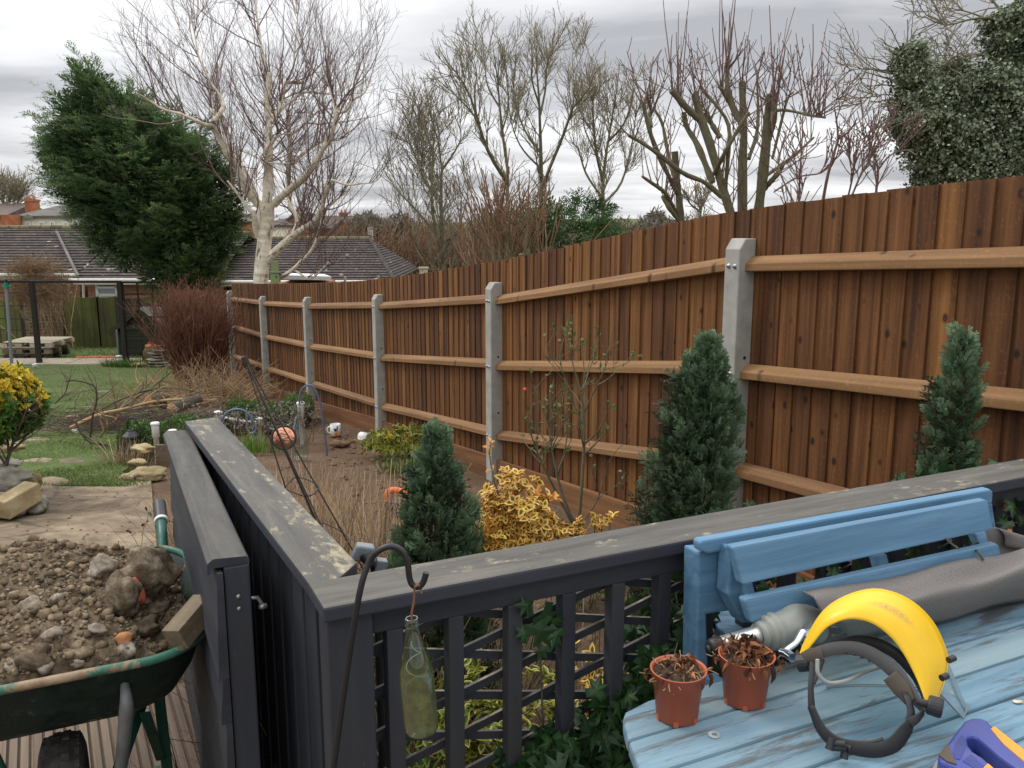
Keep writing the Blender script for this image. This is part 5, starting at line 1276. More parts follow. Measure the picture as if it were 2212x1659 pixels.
def leafy_mound(c, r, n, size, seed, shell=.35, flat=.5):
    g = np.random.default_rng(seed); v = unit(g.normal(size=(n, 3))); v[:, 2] = np.abs(v[:, 2]) * 1.2 - .15
    k = g.uniform(shell, 1, (n, 1)) ** .5 * (1 + .18 * np.sin(v[:, :1] * 7 + seed) * np.sin(v[:, 1:2] * 6) + .1 * np.sin(v[:, 2:3] * 11))
    return np.asarray(c) + v * k * np.asarray(r), unit(v + g.normal(0, .45, (n, 3)) + UP * .25), g
def whorls(mb, pos, d, k, L, Wd, g, mi=0, rn=None, spread=.9, **kw):
    """k leaves round each shoot tip"""
    n = len(pos); P_, D_, N_2, LL = [], [], [], []
    a0 = g.uniform(0, 6.28, n); q = perp(d); b = np.cross(d, q)
    for i in range(k):
        a = (a0 + i * 6.283 / k * 1.02 + g.normal(0, .2, n))[:, None]; out = q * np.cos(a) + b * np.sin(a); lift = g.uniform(.25, .8, (n, 1))
        P_.append(pos - d * (.012 * (i // 4))); D_.append(unit(out * spread + d * lift)); N_2.append(unit(d - out * .4)); LL.append(L * g.uniform(.65, 1.15, n))
    LL = np.concatenate(LL)
    leaves(mb, np.concatenate(P_), np.concatenate(D_), np.concatenate(N_2), LL, LL * Wd, mi=mi, rn=None if rn is None else np.tile(rn, k), **kw)
def shrub(name, label, cat, c, r, n, seed, mat, L, k=5, Wd=.55, stems=14, flush=None, fl=.15, stemmat='bark', extra=None, group=None):
    t = thing(name, label, cat, c, group)
    pos, d, g = leafy_mound(c + UP * r[2] * .28, r, n, L, seed)
    if extra is not None: pos = np.vstack([pos, extra]); d = np.vstack([d, unit(g.normal(0, .4, (len(extra), 3)) + UP)])
    mb = MB(); m = np.zeros(len(pos), bool)
    if flush: m = (g.random(len(pos)) < fl) & (pos[:, 2] > c[2] + r[2] * .5)
    whorls(mb, pos[~m], d[~m], k, L, Wd, g, fold=.12, curl=.15)
    if m.any(): whorls(mb, pos[m], d[m], k, L * .95, Wd, g, mi=1, fold=.2, curl=-.1, spread=.6)
    build('foliage', mb, [MT[mat], MT[flush]] if flush else MT[mat], t)
    mb = MB(); a = g.uniform(0, 6.28, stems); s = np.repeat(np.asarray(c)[None], stems, 0) + np.stack([np.cos(a), np.sin(a), 0 * a], 1) * .03
    mb.tubes(polys(s, unit(np.stack([np.cos(a) * .6, np.sin(a) * .6, 0 * a + 1], 1)), r[2] * 1.15, 7, .3, .12), np.linspace(.004, .0015, 7)[None] * (1 + r[2]), 5); build('stems', mb, MT[stemmat], t)
    return t
gy = 2.95; gc = P(1112, 1180, gy); gc[2] = float(gz(0, gy))
stk = curve([P(1085, 1090, gy), P(1068, 1040, gy), P(1058, 985, gy), P(1060, 955, gy)], 5)
topc = P(1120, 1095, gy)
t = thing('variegated_shrub', 'golden variegated evergreen shrub glowing beside the terrace rail', 'shrub', gc)
c2 = A(P(1122, 1130, gy)[0], gy, .46)
pos, d, g = leafy_mound(c2, (.165, .16, .29), 190, .03, 7, shell=.4)
p2, d2, _ = leafy_mound(A(P(1075, 1175, 2.85)[0], 2.85, .36), (.18, .14, .20), 130, .03, 8, shell=.4); pos = np.vstack([pos, p2, P(1045, 1150, 2.8) + RNG.normal(0, .02, (14, 3))]); d = np.vstack([d, d2, rdir(14, 1)])
p3 = pos - d * .035 + g.normal(0, .02, pos.shape)
mb = MB(); fl = (g.random(len(pos)) < .20) & (pos[:, 2] > .56)
whorls(mb, pos[~fl], d[~fl], 6, .036, .70, g, fold=.12, curl=.15, spread=1.0)
whorls(mb, p3[::2], d[::2], 5, .032, .70, g, fold=.12, curl=.15)
whorls(mb, pos[fl], d[fl], 5, .032, .5, g, mi=1, fold=.25, curl=-.1, spread=.6)
whorls(mb, stk[[3, 7, 10, 12, 14, 15]], unit(np.tile(UP, (6, 1)) + g.normal(0, .2, (6, 3))), 2, .032, .5, g, mi=1, fold=.2, spread=1.1)
build('foliage', mb, [MT['euogold'], MT['euoflush']], t)
mb = MB(); mb.tube(stk, .0022, 6)
a = g.uniform(0, 6.28, 22); mb.tubes(polys(np.repeat(gc[None], 22, 0), unit(np.stack([np.cos(a) * .35, np.sin(a) * .35, 0 * a + 1], 1)), .55, 7, .2, .1), np.linspace(.005, .002, 7)[None], 5); build('stems', mb, MT['bark'], t)
q = G(1210, 1165); q = P(1215, 1135, 3.0); q[2] = float(gz(0, 3)) ; tops_ = np.array([P(x, y, 3.0) for x, y in ((1245, 1140), (1250, 1128), (1285, 1128), (1300, 1135), (1318, 1125), (1240, 1155), (1290, 1145))])
t = thing('variegated_shrub', 'few stray golden variegated shoots right of the big golden shrub', 'shrub', A(tops_[3][0], 3.0, float(gz(0, 3))))
mb = MB(); whorls(mb, np.vstack([tops_, tops_ + RNG.normal(0, .015, tops_.shape)]), rdir(14, 1.5), 5, .034, .52, RNG, fold=.15); build('foliage', mb, [MT['euogold']], t)
mb = MB(); s0 = tops_ * A(1, 1, 0) + A(0, 0, float(gz(0, 3))); mb.tubes(np.stack([s0 * (1 - f) + tops_ * f for f in np.linspace(0, 1, 4)], 1), .0022, 5); build('stems', mb, MT['bark'], t)
# lime-green variegated shrub by the mugs
c = G(870, 985); mb = MB()
t = thing('variegated_shrub', 'low lime-yellow variegated shrub against the fence beyond the conifer', 'shrub', c)
pos, d, g = leafy_mound(c + A(.02, 0, .10), (.40, .22, .20), 230, .05, 17, shell=.45); whorls(mb, pos, d, 5, .060, .55, g, fold=.12, curl=.1)
tp = np.array([P(x, y, c[1] - .1) for x, y in ((838, 948), (832, 960), (846, 956), (826, 965), (852, 965), (842, 940))]); whorls(mb, tp, rdir(6, 2), 6, .06, .5, g, mi=1, fold=.15)
build('foliage', mb, [MT['euogreen'], MT['euoyellow']], t)
mb = MB(); a = g.uniform(0, 6.28, 16); mb.tubes(polys(np.repeat(c[None], 16, 0), unit(np.stack([np.cos(a) * 1.2, np.sin(a) * .8, 0 * a + 1], 1)), .4, 6, .2, .1), np.linspace(.006, .003, 6)[None], 5); build('stems', mb, MT['bark'], t)
# rose bush
rb = A(P(1235, 1110, 4.5)[0], 4.5, float(gz(0, 4.5)))
t = thing('rose_bush', 'sparse thorny rose bush with a few small leaves and hips in front of the fence', 'rose bush', rb)
canes = [[(1240, 1130, 9), (1212, 1060, 8), (1195, 985, 6), (1180, 905, 4), (1150, 830, 3)], [(1250, 1130, 11), (1258, 1030, 10), (1262, 940, 9), (1258, 860, 7), (1240, 800, 4), (1232, 745, 2)], [(1236, 1130, 8), (1190, 1040, 7), (1160, 975, 5), (1135, 900, 3)],
         [(1258, 900, 6), (1285, 840, 5), (1305, 800, 3), (1312, 760, 2)], [(1262, 940, 6), (1240, 870, 4), (1215, 800, 3), (1207, 755, 2)], [(1205, 1030, 5), (1225, 940, 4), (1215, 870, 3)], [(1258, 1130, 5), (1290, 1080, 4), (1312, 1010, 3), (1305, 985, 2)], [(1258, 860, 5), (1262, 800, 3), (1255, 740, 2)]]
Pc, Rc = dtree([[(x, y, w, .04 * i - .1) for x, y, w in cn] for i, cn in enumerate(canes)], 4.5)
mb = MB(); mb.tubes(Pc, Rc * .75, 7)
b1, r1 = spawn(Pc, Rc, 60, (.35, 1), (25, 60), (.12, .30), 6, .4, .12, .6); mb.tubes(b1, np.maximum(r1, .0016), 5)
b2, r2 = spawn(b1, r1, 90, (.3, 1), (25, 60), (.05, .12), 4, .3, .15, .7); mb.tubes(b2, np.maximum(r2, .0012), 4); build('canes', mb, MT['barkolive'], t)
mb = MB(); allp = np.concatenate([b1[:, 3:].reshape(-1, 3), b2[:, 2:].reshape(-1, 3)]); s = allp[RNG.choice(len(allp), 190)]; leaves(mb, s, rdir(190, .3), rdir(190, 1), RNG.uniform(.016, .034, 190), RNG.uniform(.012, .024, 190)); build('leaves', mb, MT['rose'], t)
mb = MB(); hips = [P(1134, 842, 4.45), P(1209, 737, 4.5), P(1231, 722, 4.5), P(1258, 735, 4.5)]
for i, h in enumerate(hips): mb.lathe([(.0005, .012), (.008, .008), (.010, 0), (.007, -.009), (.0005, -.012)], h, UP, 10, mi=0 if i == 0 else 1)
build('hips', mb, [MT['redhip'], MT['vine']], t)
# leafy seedlings and clumps in the bed
def bladeclump(name, label, cat, c, r, n, L, w, mat, seed, bend=.35, spread=.4, kind=None, group=None):
    g = np.random.default_rng(seed); a = g.uniform(0, 6.28, n); rr = np.sqrt(g.random(n))
    x, y = c[0] + np.cos(a) * rr * r[0], c[1] + np.sin(a) * rr * r[1]; p = np.stack([x, y, gz(x, y)], 1)
    mb = MB(); blades(mb, p, unit(np.stack([np.cos(a) * spread * rr, np.sin(a) * spread * rr, np.ones(n)], 1) + g.normal(0, .18, (n, 3))), g.uniform(*L, n), w, bend=g.uniform(0, bend * 2, n), segs=4)
    return solo(name, mb, MT[mat], label, cat, group, kind)
bladeclump('bulb_clump', 'tuft of green bulb leaves in the bed behind the lime shrub', 'bulb leaves', G(890, 1020), (.30, .22), 150, (.14, .28), .012, 'midgreen', 1)
bladeclump('bulb_clump', 'small tuft of bulb leaves near the golden shrub and the concrete post', 'bulb leaves', G(1160, 1130) + A(-.25, -.6, 0), (.15, .12), 70, (.08, .18), .010, 'midgreen', 2)
bladeclump('bulb_clump', 'fresh green spring bulb shoots beside the white chain posts', 'bulb leaves', G(640, 975) + A(-.35, .0, 0), (.28, .18), 120, (.16, .30), .014, 'bulb', 3)
bladeclump('bulb_clump', 'bright lily leaves right behind the corner of the grey balustrade', 'bulb leaves', en(.46, 1.72, 0), (.10, .10), 60, (.28, .55), .022, 'bulb', 4, .3, .3)
bladeclump('bulb_clump', 'bright green leaves showing through the slits of the left balustrade boards', 'bulb leaves', corner + LD * .55 + LN * .30, (.12, .30), 110, (.3, .75), .024, 'bulb', 5, .3, .3)
sp = en(1.1, 2.15, 0)
shrub('broad_leaved_plant', 'low blue-green leafy plant at the foot of the rose bush', 'plant', A(P(1270, 1120, 4.1)[0], 4.1, float(gz(0, 4.1))), (.22, .14, .20), 36, 23, 'midgreen', .06, 5, .6, 6)
shrub('variegated_shrub', 'green and lime shrub filling the bed behind the grey trellis', 'shrub', A(*en(.86, 1.80, 0)[:2], -.26), (.34, .15, .62), 420, 29, 'euogreen', .040, 5, .55, 26)
shrub('variegated_shrub', 'yellow-leaved shrub behind the trellis next to the blue bench', 'shrub', A(*en(1.20, 1.86, 0)[:2], -.26), (.24, .14, .60), 260, 31, 'euogold', .036, 5, .55, 20)
# dry lavender and grass stalks between rail and bed
def stalks(mb, c, r, n, L, w, g, lean=(0, 0), spread=.35, wig=.08, K=6, up=.25):
    a = g.uniform(0, 6.28, n); rr = np.sqrt(g.random(n)); x, y = c[0] + np.cos(a) * rr * r[0], c[1] + np.sin(a) * rr * r[1]
    p = np.stack([x, y, gz(x, y) - .01], 1); d = unit(np.stack([np.cos(a) * spread * rr + lean[0], np.sin(a) * spread * rr + lean[1], np.ones(n)], 1) + g.normal(0, .22, (n, 3)))
    pp = polys(p, d, g.uniform(*L, n), K, up, wig); mb.tubes(pp, (g.uniform(.6, 1.4, n)[:, None] * np.linspace(w, w * .4, K)), 4, rn=g.random(n)); return pp
g = np.random.default_rng(77); lc = A(-.85, 3.75, 0)
for nm, lab, c, r, n, L, sprd in (('dry_lavender', 'large clump of dry straw-coloured lavender stalks by the handrail', A(-.66, 3.5, 0), (.46, .50), 2100, (.40, .85), .6), ('dry_lavender', 'thin brown lavender clump at the far end of the handrail', A(-1.42, 4.7, 0), (.42, .6), 800, (.30, .60), .3), ('dry_lavender', 'straw clump of dry stalks close behind the rail corner', A(-.46, 2.75, 0), (.26, .34), 1300, (.35, .75), .8)):
    t = thing('dry_lavender', lab, 'lavender', A(c[0], c[1], float(gz(0, c[1]))), 'dry lavender clumps beside the handrail'); mb = MB()
    pp = stalks(mb, c, r, n, L, .0021, g, (.05, -.05), sprd, .14); build('stalks', mb, MT['straw'], t)
    mb = MB(); m = n // 3; a = g.uniform(0, 6.28, m); rr = np.sqrt(g.random(m)) * 1.05; x, y = c[0] + np.cos(a) * rr * r[0], c[1] + np.sin(a) * rr * r[1]; p0_ = np.stack([x, y, gz(x, y) + g.uniform(.08, .26, m)], 1)
    blades(mb, np.repeat(p0_, 5, 0), rdir(m * 5, .8), g.uniform(.03, .07, m * 5), .004, .2); build('grey_leaves', mb, MT['dryflower'], t)
# seed heads near the white posts
t = thing('seed_head_plant', 'brown dry seed-head stems in front of the low hedge', 'dead flower stems', G(520, 955)); mb = MB(); pp = stalks(mb, G(535, 955), (.75, .35), 80, (.25, .5), .003, g, (0, 0), .15, .05); build('stalks', mb, MT['vine'], t)
mb = MB(); tips = pp[:, -3:].reshape(-1, 3); leaves(mb, np.repeat(tips, 6, 0) + g.normal(0, .012, (len(tips) * 6, 3)), rdir(len(tips) * 6), rdir(len(tips) * 6), .028, .022); build('seed_heads', mb, MT['dryflower'], t)
t = thing('seed_head_plant', 'dead brown perennial stems by the open gate above the wheelbarrow', 'dead flower stems', A(-1.30, 3.05, float(gz(0, 3.05)))); mb = MB()
pp = stalks(mb, A(-1.34, 3.05, 0), (.13, .16), 46, (.35, .80), .0022, g, (-.05, 0), .55, .06); b1, r1 = spawn(pp, np.full(pp.shape[:2], .002), 110, (.35, 1), (20, 50), (.06, .18), 4, .3, .1, .8, .6); mb.tubes(b1, np.maximum(r1, .001), 4); build('stalks', mb, MT['vine'], t)
mb = MB(); tips = np.vstack([b1[:, -1], pp[:, -1]]); leaves(mb, np.repeat(tips, 4, 0) + g.normal(0, .006, (len(tips) * 4, 3)), rdir(len(tips) * 4), rdir(len(tips) * 4), .014, .010); build('seed_heads', mb, MT['brushdark'], t)

# ================================================================== IVY on the trellis and behind the bench
LOBE = [(0, 0), (-.34, -.16), (-.52, .20), (-.22, .30), (-.50, .66), (-.15, .60), (0, 1.05), (.15, .60), (.50, .66), (.22, .30), (.52, .20), (.34, -.16)]
def ivy_leaves(mb, pos, d, nrm, L, rn=None):
    n = len(pos); L = np.broadcast_to(L, (n,))[:, None]; d = unit(d); s = unit(np.cross(d, nrm)); nr = np.cross(s, d)
    V = [pos + d * L * b + s * L * a + nr * L * (-.12 * abs(a) - .10 * b * b) for a, b in LOBE] + [pos + d * L * .30 + nr * L * .05]
    V = np.stack(V, 1); m = len(LOBE); F = np.array([(m, (i + 1) % m, i) for i in range(m)]); F = (np.arange(n)[:, None, None] * (m + 1) + F).reshape(-1, 3)
    rr = RNG.random(n) if rn is None else rn
    mb.add(V.reshape(-1, 3), F, rn=np.repeat(rr, m + 1), ed=np.tile([1] * m + [.01], n), sm=False)
def ivy(label, pts, runners, seed, size=(.028, .066), n_off=.0):
    g = np.random.default_rng(seed); p = np.array(pts); n = len(p)
    t = thing('ivy', label, 'ivy', A(p[:, 0].mean(), p[:, 1].mean(), -.27)); mb = MB()
    d = unit(-UP * .5 + g.normal(0, .55, (n, 3)) - N_ * .1); nr = unit(-N_ * 1.0 + UP * .45 + g.normal(0, .35, (n, 3)))
    ivy_leaves(mb, p, d, nr, g.uniform(*size, n)); build('leaves', mb, MT['ivy'], t)
    mb = MB()
    for r in runners: mb.tube(curve(r, 5), .0025, 6)
    build('stems', mb, MT['barkdark'], t)
g = np.random.default_rng(9); pts = []
for k in range(420):        # mass at the foot of the trellis, thinning upwards
    e = g.uniform(.66, 1.10); zmax = .53 + .20 * (e - .66) / .44; z = zmax - abs(g.normal(0, .20)); pts.append(en(e, 1.452 + g.normal(-.012, .03), max(z, -.1)))
for x, y in ((1172, 1325), (1195, 1335), (1158, 1345), (1205, 1358), (1140, 1375), (1175, 1395), (1150, 1310)): pts.append(Np(x, y, 1.43))
ivy('glossy dark ivy climbing the grey trellis beside the blue table', pts, [[en(.8, 1.49, -.2), en(.82, 1.48, .2), en(.78, 1.48, .5), Np(1165, 1350, 1.46)], [en(1.0, 1.49, -.2), en(1.05, 1.48, .3), en(1.02, 1.48, .55)]], 10)
pts = []
for k in range(420): e = g.uniform(1.02, 2.6); pts.append(en(e, 1.56 + g.normal(0, .06), g.uniform(.30, .92) if e < 1.95 else g.uniform(.35, .95)))
for k in range(60): pts.append(en(g.uniform(.98, 1.06), 1.42 + g.normal(0, .03), g.uniform(.35, .72)))
for k in range(150): pts.append(en(g.uniform(1.99, 2.5), 1.42 + g.normal(0, .04), g.uniform(.35, .90)))
ivy('ivy hanging over the trellis behind the blue bench', pts, [[en(1.2, 1.5, .2), en(1.5, 1.52, .7), en(1.9, 1.5, .85), en(2.2, 1.45, .8)], [Np(2010, 1120, 1.33), Np(2045, 1165, 1.24), Np(2070, 1185, 1.2)]], 11, (.03, .055))
pts = [Np(x, y, 1.25) for x, y in ((2095, 1165), (2105, 1178), (2090, 1185), (2112, 1190), (1655, 1262), (1790, 1245), (1860, 1225), (1795, 1228))]
ivy('short ivy sprig poking through the slats of the blue bench', pts, [[Np(2100, 1170, 1.3), Np(2110, 1190, 1.22), Np(2125, 1210, 1.2)]], 12, (.025, .035))

# ================================================================== OBELISK AND COPPER DISC
ap = P(530, 778, 3.0)
t = thing('plant_obelisk', 'leaning black wire plant obelisk beyond the handrail', 'plant support', A(-.25, 2.9, -.28)); mb = MB()
feet = []
for (x, y, Y) in ((618, 1058, 2.88), (681, 1121, 3.02), (759, 1184, 2.86), (700, 1150, 2.74)):
    q = P(x, y, Y); s = (ap[2] + .29) / (ap[2] - q[2]); feet.append(ap + (q - ap) * s); mb.tube([ap, feet[-1]], .0026, 8)
mb.tube([ap - A(-.004, 0, .012), ap + A(-.004, 0, .012)], .012, 10); build('legs', mb, MT['rustyobelisk'], t)
mb = MB()
for k, s in enumerate((.30, .42, .52, .62, .72, .82)):
    cs = [ap + (f - ap) * s for f in feet]; cs = [cs[0], cs[1], cs[2], cs[3]]
    ring_ = curve([cs[i % 4] + (0 if i % 2 else .12) * (cs[i % 4] - sum(cs) / 4) for i in range(5)], 6); mb.tube(ring_, .0026, 6)
    if k < 5: mb.tube(curve([cs[0], (cs[0] + cs[1]) / 2 + (feet[0] - ap) * .06, ap + (feet[1] - ap) * (s + .10)], 5), .0022, 6)
build('hoops', mb, MT['rustyobelisk'], t)
dc = P(613, 945, 3.35); dx = unit(A(.22, -.92, .2))
t = thing('copper_disc', 'round polished copper mirror disc on a stake behind the wire obelisk', 'garden ornament', dc - UP * .9)
mb = MB(); mb.lathe([(.0003, .004), (.02, .0035), (.041, .001), (.043, 0)], dc, dx, 32); build('disc', mb, MT['copper'], t)
mb = MB(); u1, u2 = frame(dx)[1:]; a = np.linspace(0, 2 * np.pi, 37); mb.tube(dc + .0455 * (np.cos(a)[:, None] * u1 + np.sin(a)[:, None] * u2), .0045, 10, cap=False); build('frame', mb, MT['rustyobelisk'], t)
mb = MB(); f1 = P(735, 1245, 3.05); f1 = dc + (f1 - dc) * 1.12; mb.tube([dc - UP * .046 + dx * -.004, f1], .0055, 10); build('stake', mb, MT['rustyobelisk'], t)

# ================================================================== BED AND LAWN FURNITURE
def at(x, y): return G(x, y)
def post_white(px, py_base, top_y, label, w=.045):
    b = at(px, py_base); topz_ = zat(px, top_y, b[1]); h = topz_ - b[2]
    t = thing('chain_post', label, 'post', b, 'white plastic chain posts round the bed'); mb = MB(); mb.lathe([(w * .36, -.05), (w * .36, h * .62), (w * .5, h * .63), (w * .5, h * .95)], b, UP, 14); build('shaft', mb, MT['white'], t)
    mb = MB(); mb.lathe([(w * .56, h * .93), (w * .60, h * .94), (w * .60, h * .985), (w * .45, h), (.001, h)], b, UP, 16); build('cap', mb, MT['white'], t)
    return b + UP * h
w1 = post_white(341, 998, 912, 'leftmost white plastic chain post beside the lantern', .07)
w2 = post_white(376, 985, 928, 'white chain post just showing above the far end of the gate', .075)
w3 = post_white(475, 945, 888, 'white chain post at the far end of the handrail', .085)
w4 = post_white(563, 955, 902, 'short weathered white chain post in the middle of the bed', .07)
w5 = post_white(653, 955, 868, 'tall white chain post beside the upturned bottle', .075)
def chain(p, q, sag, label, n):
    t = np.linspace(0, 1, n); c = p + (q - p) * t[:, None] - UP * (4 * sag * t * (1 - t))[:, None]; mb = MB(); d = unit(np.gradient(c, axis=0)); L = np.linalg.norm(q - p) / n * 1.35
    for i in range(n):
        u = unit(np.cross(d[i], UP)); v = u if i % 2 else np.cross(d[i], u); a = np.linspace(0, 2 * np.pi, 9)
        mb.tube(c[i] + np.cos(a)[:, None] * d[i] * L * .62 + np.sin(a)[:, None] * v * L * .34, L * .13, 5, cap=False)
    return solo('plastic_chain', mb, MT['white'], label, 'chain', 'white plastic chains between the posts')
o5 = A(0, 0, -.05)
chain(w1 + o5, w2 + A(0, -.05, -.22), .24, 'white plastic chain hanging from the post by the lantern to the gate', 26)
chain(w3 + o5, w4 + o5, .02, 'nearly straight white chain left of the middle post', 24)
chain(w4 + o5, w5 + o5 * 2, .14, 'sagging white chain between the middle post and the tall white post', 28)
chain(w5 + o5, w5 + A(.02, .10, -.45), .02, 'white chain end hanging down behind the tall white post', 14)
def hook_pipe(pts, Y, r, label):
    mb = MB(); c = curve([P(x, y, Y) for x, y in pts], 6); c[0][2] = float(gz(0, Y)) - .03; mb.tube(c, r, 10); return solo('bottle_hook', mb, MT['bluepipe'], label, 'plant hook', 'blue curved hooks in the bed')
yb = at(535, 955)[1]
hook_pipe([(546, 960), (546, 930), (550, 915), (532, 890), (512, 884), (492, 890), (480, 905), (477, 917)], yb - .6, .011, 'blue curved hook bending over by the far end of the handrail')
mb = MB(); mb.tube(curve([P(x, y, yb - .62) for x, y in ((532, 893), (533, 905), (534, 925), (542, 936), (552, 930), (553, 915))], 6), .010, 10); solo('bottle_hook', mb, MT['polegrey'], 'small upturned grey hook standing beside the blue curved hook', 'plant hook', 'blue curved hooks in the bed')
hook_pipe([(706, 975), (700, 930), (692, 875), (680, 840), (667, 832), (653, 840), (647, 858), (647, 876)], 8.6, .010, 'thin blue curved hook in front of the concrete post with a bottle hung on it')
t = thing('hanging_bottle', 'clear glass bottle hanging among the white chain posts below the blue hook', 'bottle', P(648, 985, 8.3)); Hc = zat(648, 882, 8.3) - zat(648, 990, 8.3)
mb = MB(); c = curve([(a, b, 0) for a, b in [(.0005, .01), (.06, .006), (.082, .02), (.084, Hc * .35), (.078, Hc * .48), (.052, Hc * .66), (.032, Hc * .82), (.027, Hc * .9), (.031, Hc * .95), (.029, Hc)]], 4)[:, :2]; mb.lathe(np.maximum(c, .0003), P(648, 990, 8.3), UP, 24); build('glass', mb, MT['clearbottle'], t)
mb = MB(); mb.tube([P(648, 884, 8.3), P(647, 872, 8.5)], .002, 5); build('hanging_wire', mb, MT['rustwire'], t)
# mugs lying in the soil
def mug(c, axis, r, h, label, deco):
    t = thing('mug', label, 'mug', c); u = frame(unit(axis)); axis = unit(axis)
    mb = MB(); mb.lathe([(.001, 0), (r * .88, 0), (r, h * .06), (r, h), (r * .92, h), (r * .9, h * .1), (.001, h * .08)], c, axis, 24); build('cup', mb, MT['white'], t)
    hd = unit(A(-1, -.2, 0) - axis * (A(-1, -.2, 0) @ axis)); a = np.linspace(-1.45, 1.45, 11); mb = MB(); mb.tube(c + axis * (h * .5) + hd * r * .92 + np.cos(a)[:, None] * hd * r * .62 + np.sin(a)[:, None] * axis * h * .30, r * .14, 8); build('handle', mb, MT['white'], t)
    if deco:
        for m, sp in (('orange', ((.15, .28, .30), (.32, .45, .2), (-.1, .22, .25))), ('bluesawdk', ((.05, .55, .28), (.35, .75, .14), (-.2, .6, .12))), ('redhip', ((.1, .12, .18),))):
            mb = MB()
            for a0, hh, w in sp:
                aa = np.linspace(a0 - w, a0 + w, 7) - 1.35; hs_ = np.linspace(-1, 1, 5)
                mb.grid(np.array([[c + axis * h * (hh + .14 * s * math.sqrt(max(0, 1 - ((x + 1.35 - a0) / w) ** 2 * .9))) + (A(math.cos(x), math.sin(x), 0)) * (r + .0012) for x in aa] for s in hs_]))
            build('printed_pattern', mb, MT[m], t)
q = at(725, 940); mug(q, UP, .062, .135, 'white mug with a blue and orange printed picture standing on the soil', True)
q = at(778, 952) + UP * .05; mug(q, unit(A(.85, -.45, -.05)), .055, .12, 'plain white mug lying on its side by the fence', False)
q = G(760, 960); mb = MB(); rock(mb, G(735, 962) + UP * .02, (.11, .07, .04), seed=3); solo('stone', mb, MT['soil'], 'flat earthy stone in the bed between the bottle and the fence', 'stone')
t = None
# orange tool handle
q = P(862, 1072, 4.3); mb = MB(); tl = thing('pruning_saw', 'orange D-shaped tool handle sticking up out of the dry stalks', 'garden tool', A(q[0], 4.3, float(gz(0, 4.3))))
mb.tube(curve([P(838, 1082, 4.3), P(838, 1064, 4.3), P(850, 1059, 4.3), P(872, 1063, 4.3), P(886, 1072, 4.3), P(892, 1086, 4.3)], 5), .017, 12); build('handle', mb, MT['orangetool'], tl)
mb = MB(); a, b = P(832, 1088, 4.3), P(895, 1094, 4.3); mb.bar(a, b, .03, .03); mb.bar(a - UP * .04, b - UP * .04, .012, .06); mb.bar((a + b) / 2 - UP * .05, A(*((a + b) / 2)[:2], -.35), .03, .02); build('body', mb, MT['greyplastic'], tl)
# tiny flowers in the soil
for i, (x, y, m, lab) in enumerate(((1130, 1125, 'flowerwhite', 'tiny white flowers on the soil near the golden shrub'), (1262, 1165, 'flowerwhite', 'white snowdrop-like flower at the conifer foot'), (1192, 1155, 'flowerblue', 'tiny blue flowers inside the golden shrub'), (1590, 1350, 'flowerblue', 'blue flower glimpsed through the trellis'))):
    mb = MB(); c = P(x, y, 3.0 if i < 3 else 1.9) if i != 0 else P(1133, 1128, 3.9); leaves(mb, np.repeat(c[None], 9, 0) + RNG.normal(0, .012, (9, 3)), rdir(9, .5), rdir(9, 1), .02, .016)
    mb.tube([A(c[0], c[1], float(gz(0, c[1]))), c], .0015, 5); solo('flower', mb, MT[m], lab, 'flower')
# low box hedges
def hedge(label, a, b, w, h, n, seed, lw=.030):
    g = np.random.default_rng(seed); a, b = np.asarray(a, float), np.asarray(b, float); t = thing('box_hedge', label, 'hedge', (a + b) / 2, 'low box hedging round the bed')
    L = np.linalg.norm((b - a)[:2]); d = unit((b - a) * A(1, 1, 0)); s = A(-d[1], d[0], 0)
    u = g.uniform(-.03, 1.03, n); th = g.uniform(0, np.pi, n); k = g.uniform(.72, 1, n)
    x = np.sign(np.cos(th)) * np.abs(np.cos(th)) ** .55 * w / 2 * k * (1 + .15 * np.sin(u * L * 7 + seed)); z = np.abs(np.sin(th)) ** .55 * h * k * (1 + .10 * np.sin(u * L * 9 + seed * 2)); endk = np.clip(np.minimum(u + .03, 1.03 - u) * L / .15, .3, 1) ** .4
    q = a + (b - a) * u[:, None] + s * (x * endk)[:, None]; q[:, 2] = gz(q[:, 0], q[:, 1]) + .02 + z * endk
    mb = MB(); nr = unit(s * x[:, None] / w * 2 + UP * (z / h)[:, None] + g.normal(0, .4, (n, 3))); leaves(mb, q, unit(g.normal(size=(n, 3)) + UP * .7 + nr * .5), nr, g.uniform(.6, 1.3, n) * lw, g.uniform(.6, 1.3, n) * lw * .6, rn=np.clip(.15 + .55 * g.random(n) + .25 * z / h, 0, 1)); build('foliage', mb, MT['box'], t)
    mb = MB(); m = 40; st = a + (b - a) * g.random((m, 1)); st[:, 2] = gz(0, st[:, 1]); mb.tubes(polys(st, unit(g.normal(0, .3, (m, 3)) + UP), h * .9, 5), .006, 5)
    for o in (-.25, 0, .25): mb.bar(a + s * w * o + UP * h * .35, b + s * w * o + UP * h * .35, w * .2, h * .5)
    build('stems', mb, MT['barkdark'], t)
hedge('rounded box hedge clump behind the lantern and stones', at(272, 990), at(352, 985) + A(0, .2, 0), .50, .36, 3800, 1)
hedge('middle run of low box hedge beyond the gate and handrail', at(365, 968), at(455, 940), .42, .27, 3200, 2)
hedge('far run of low box hedge under the sagging chain', at(478, 935), at(632, 930), .45, .36, 4800, 3)
hedge('small box hedge end against the fence post', at(632, 925), at(655, 900), .4, .36, 1500, 4)
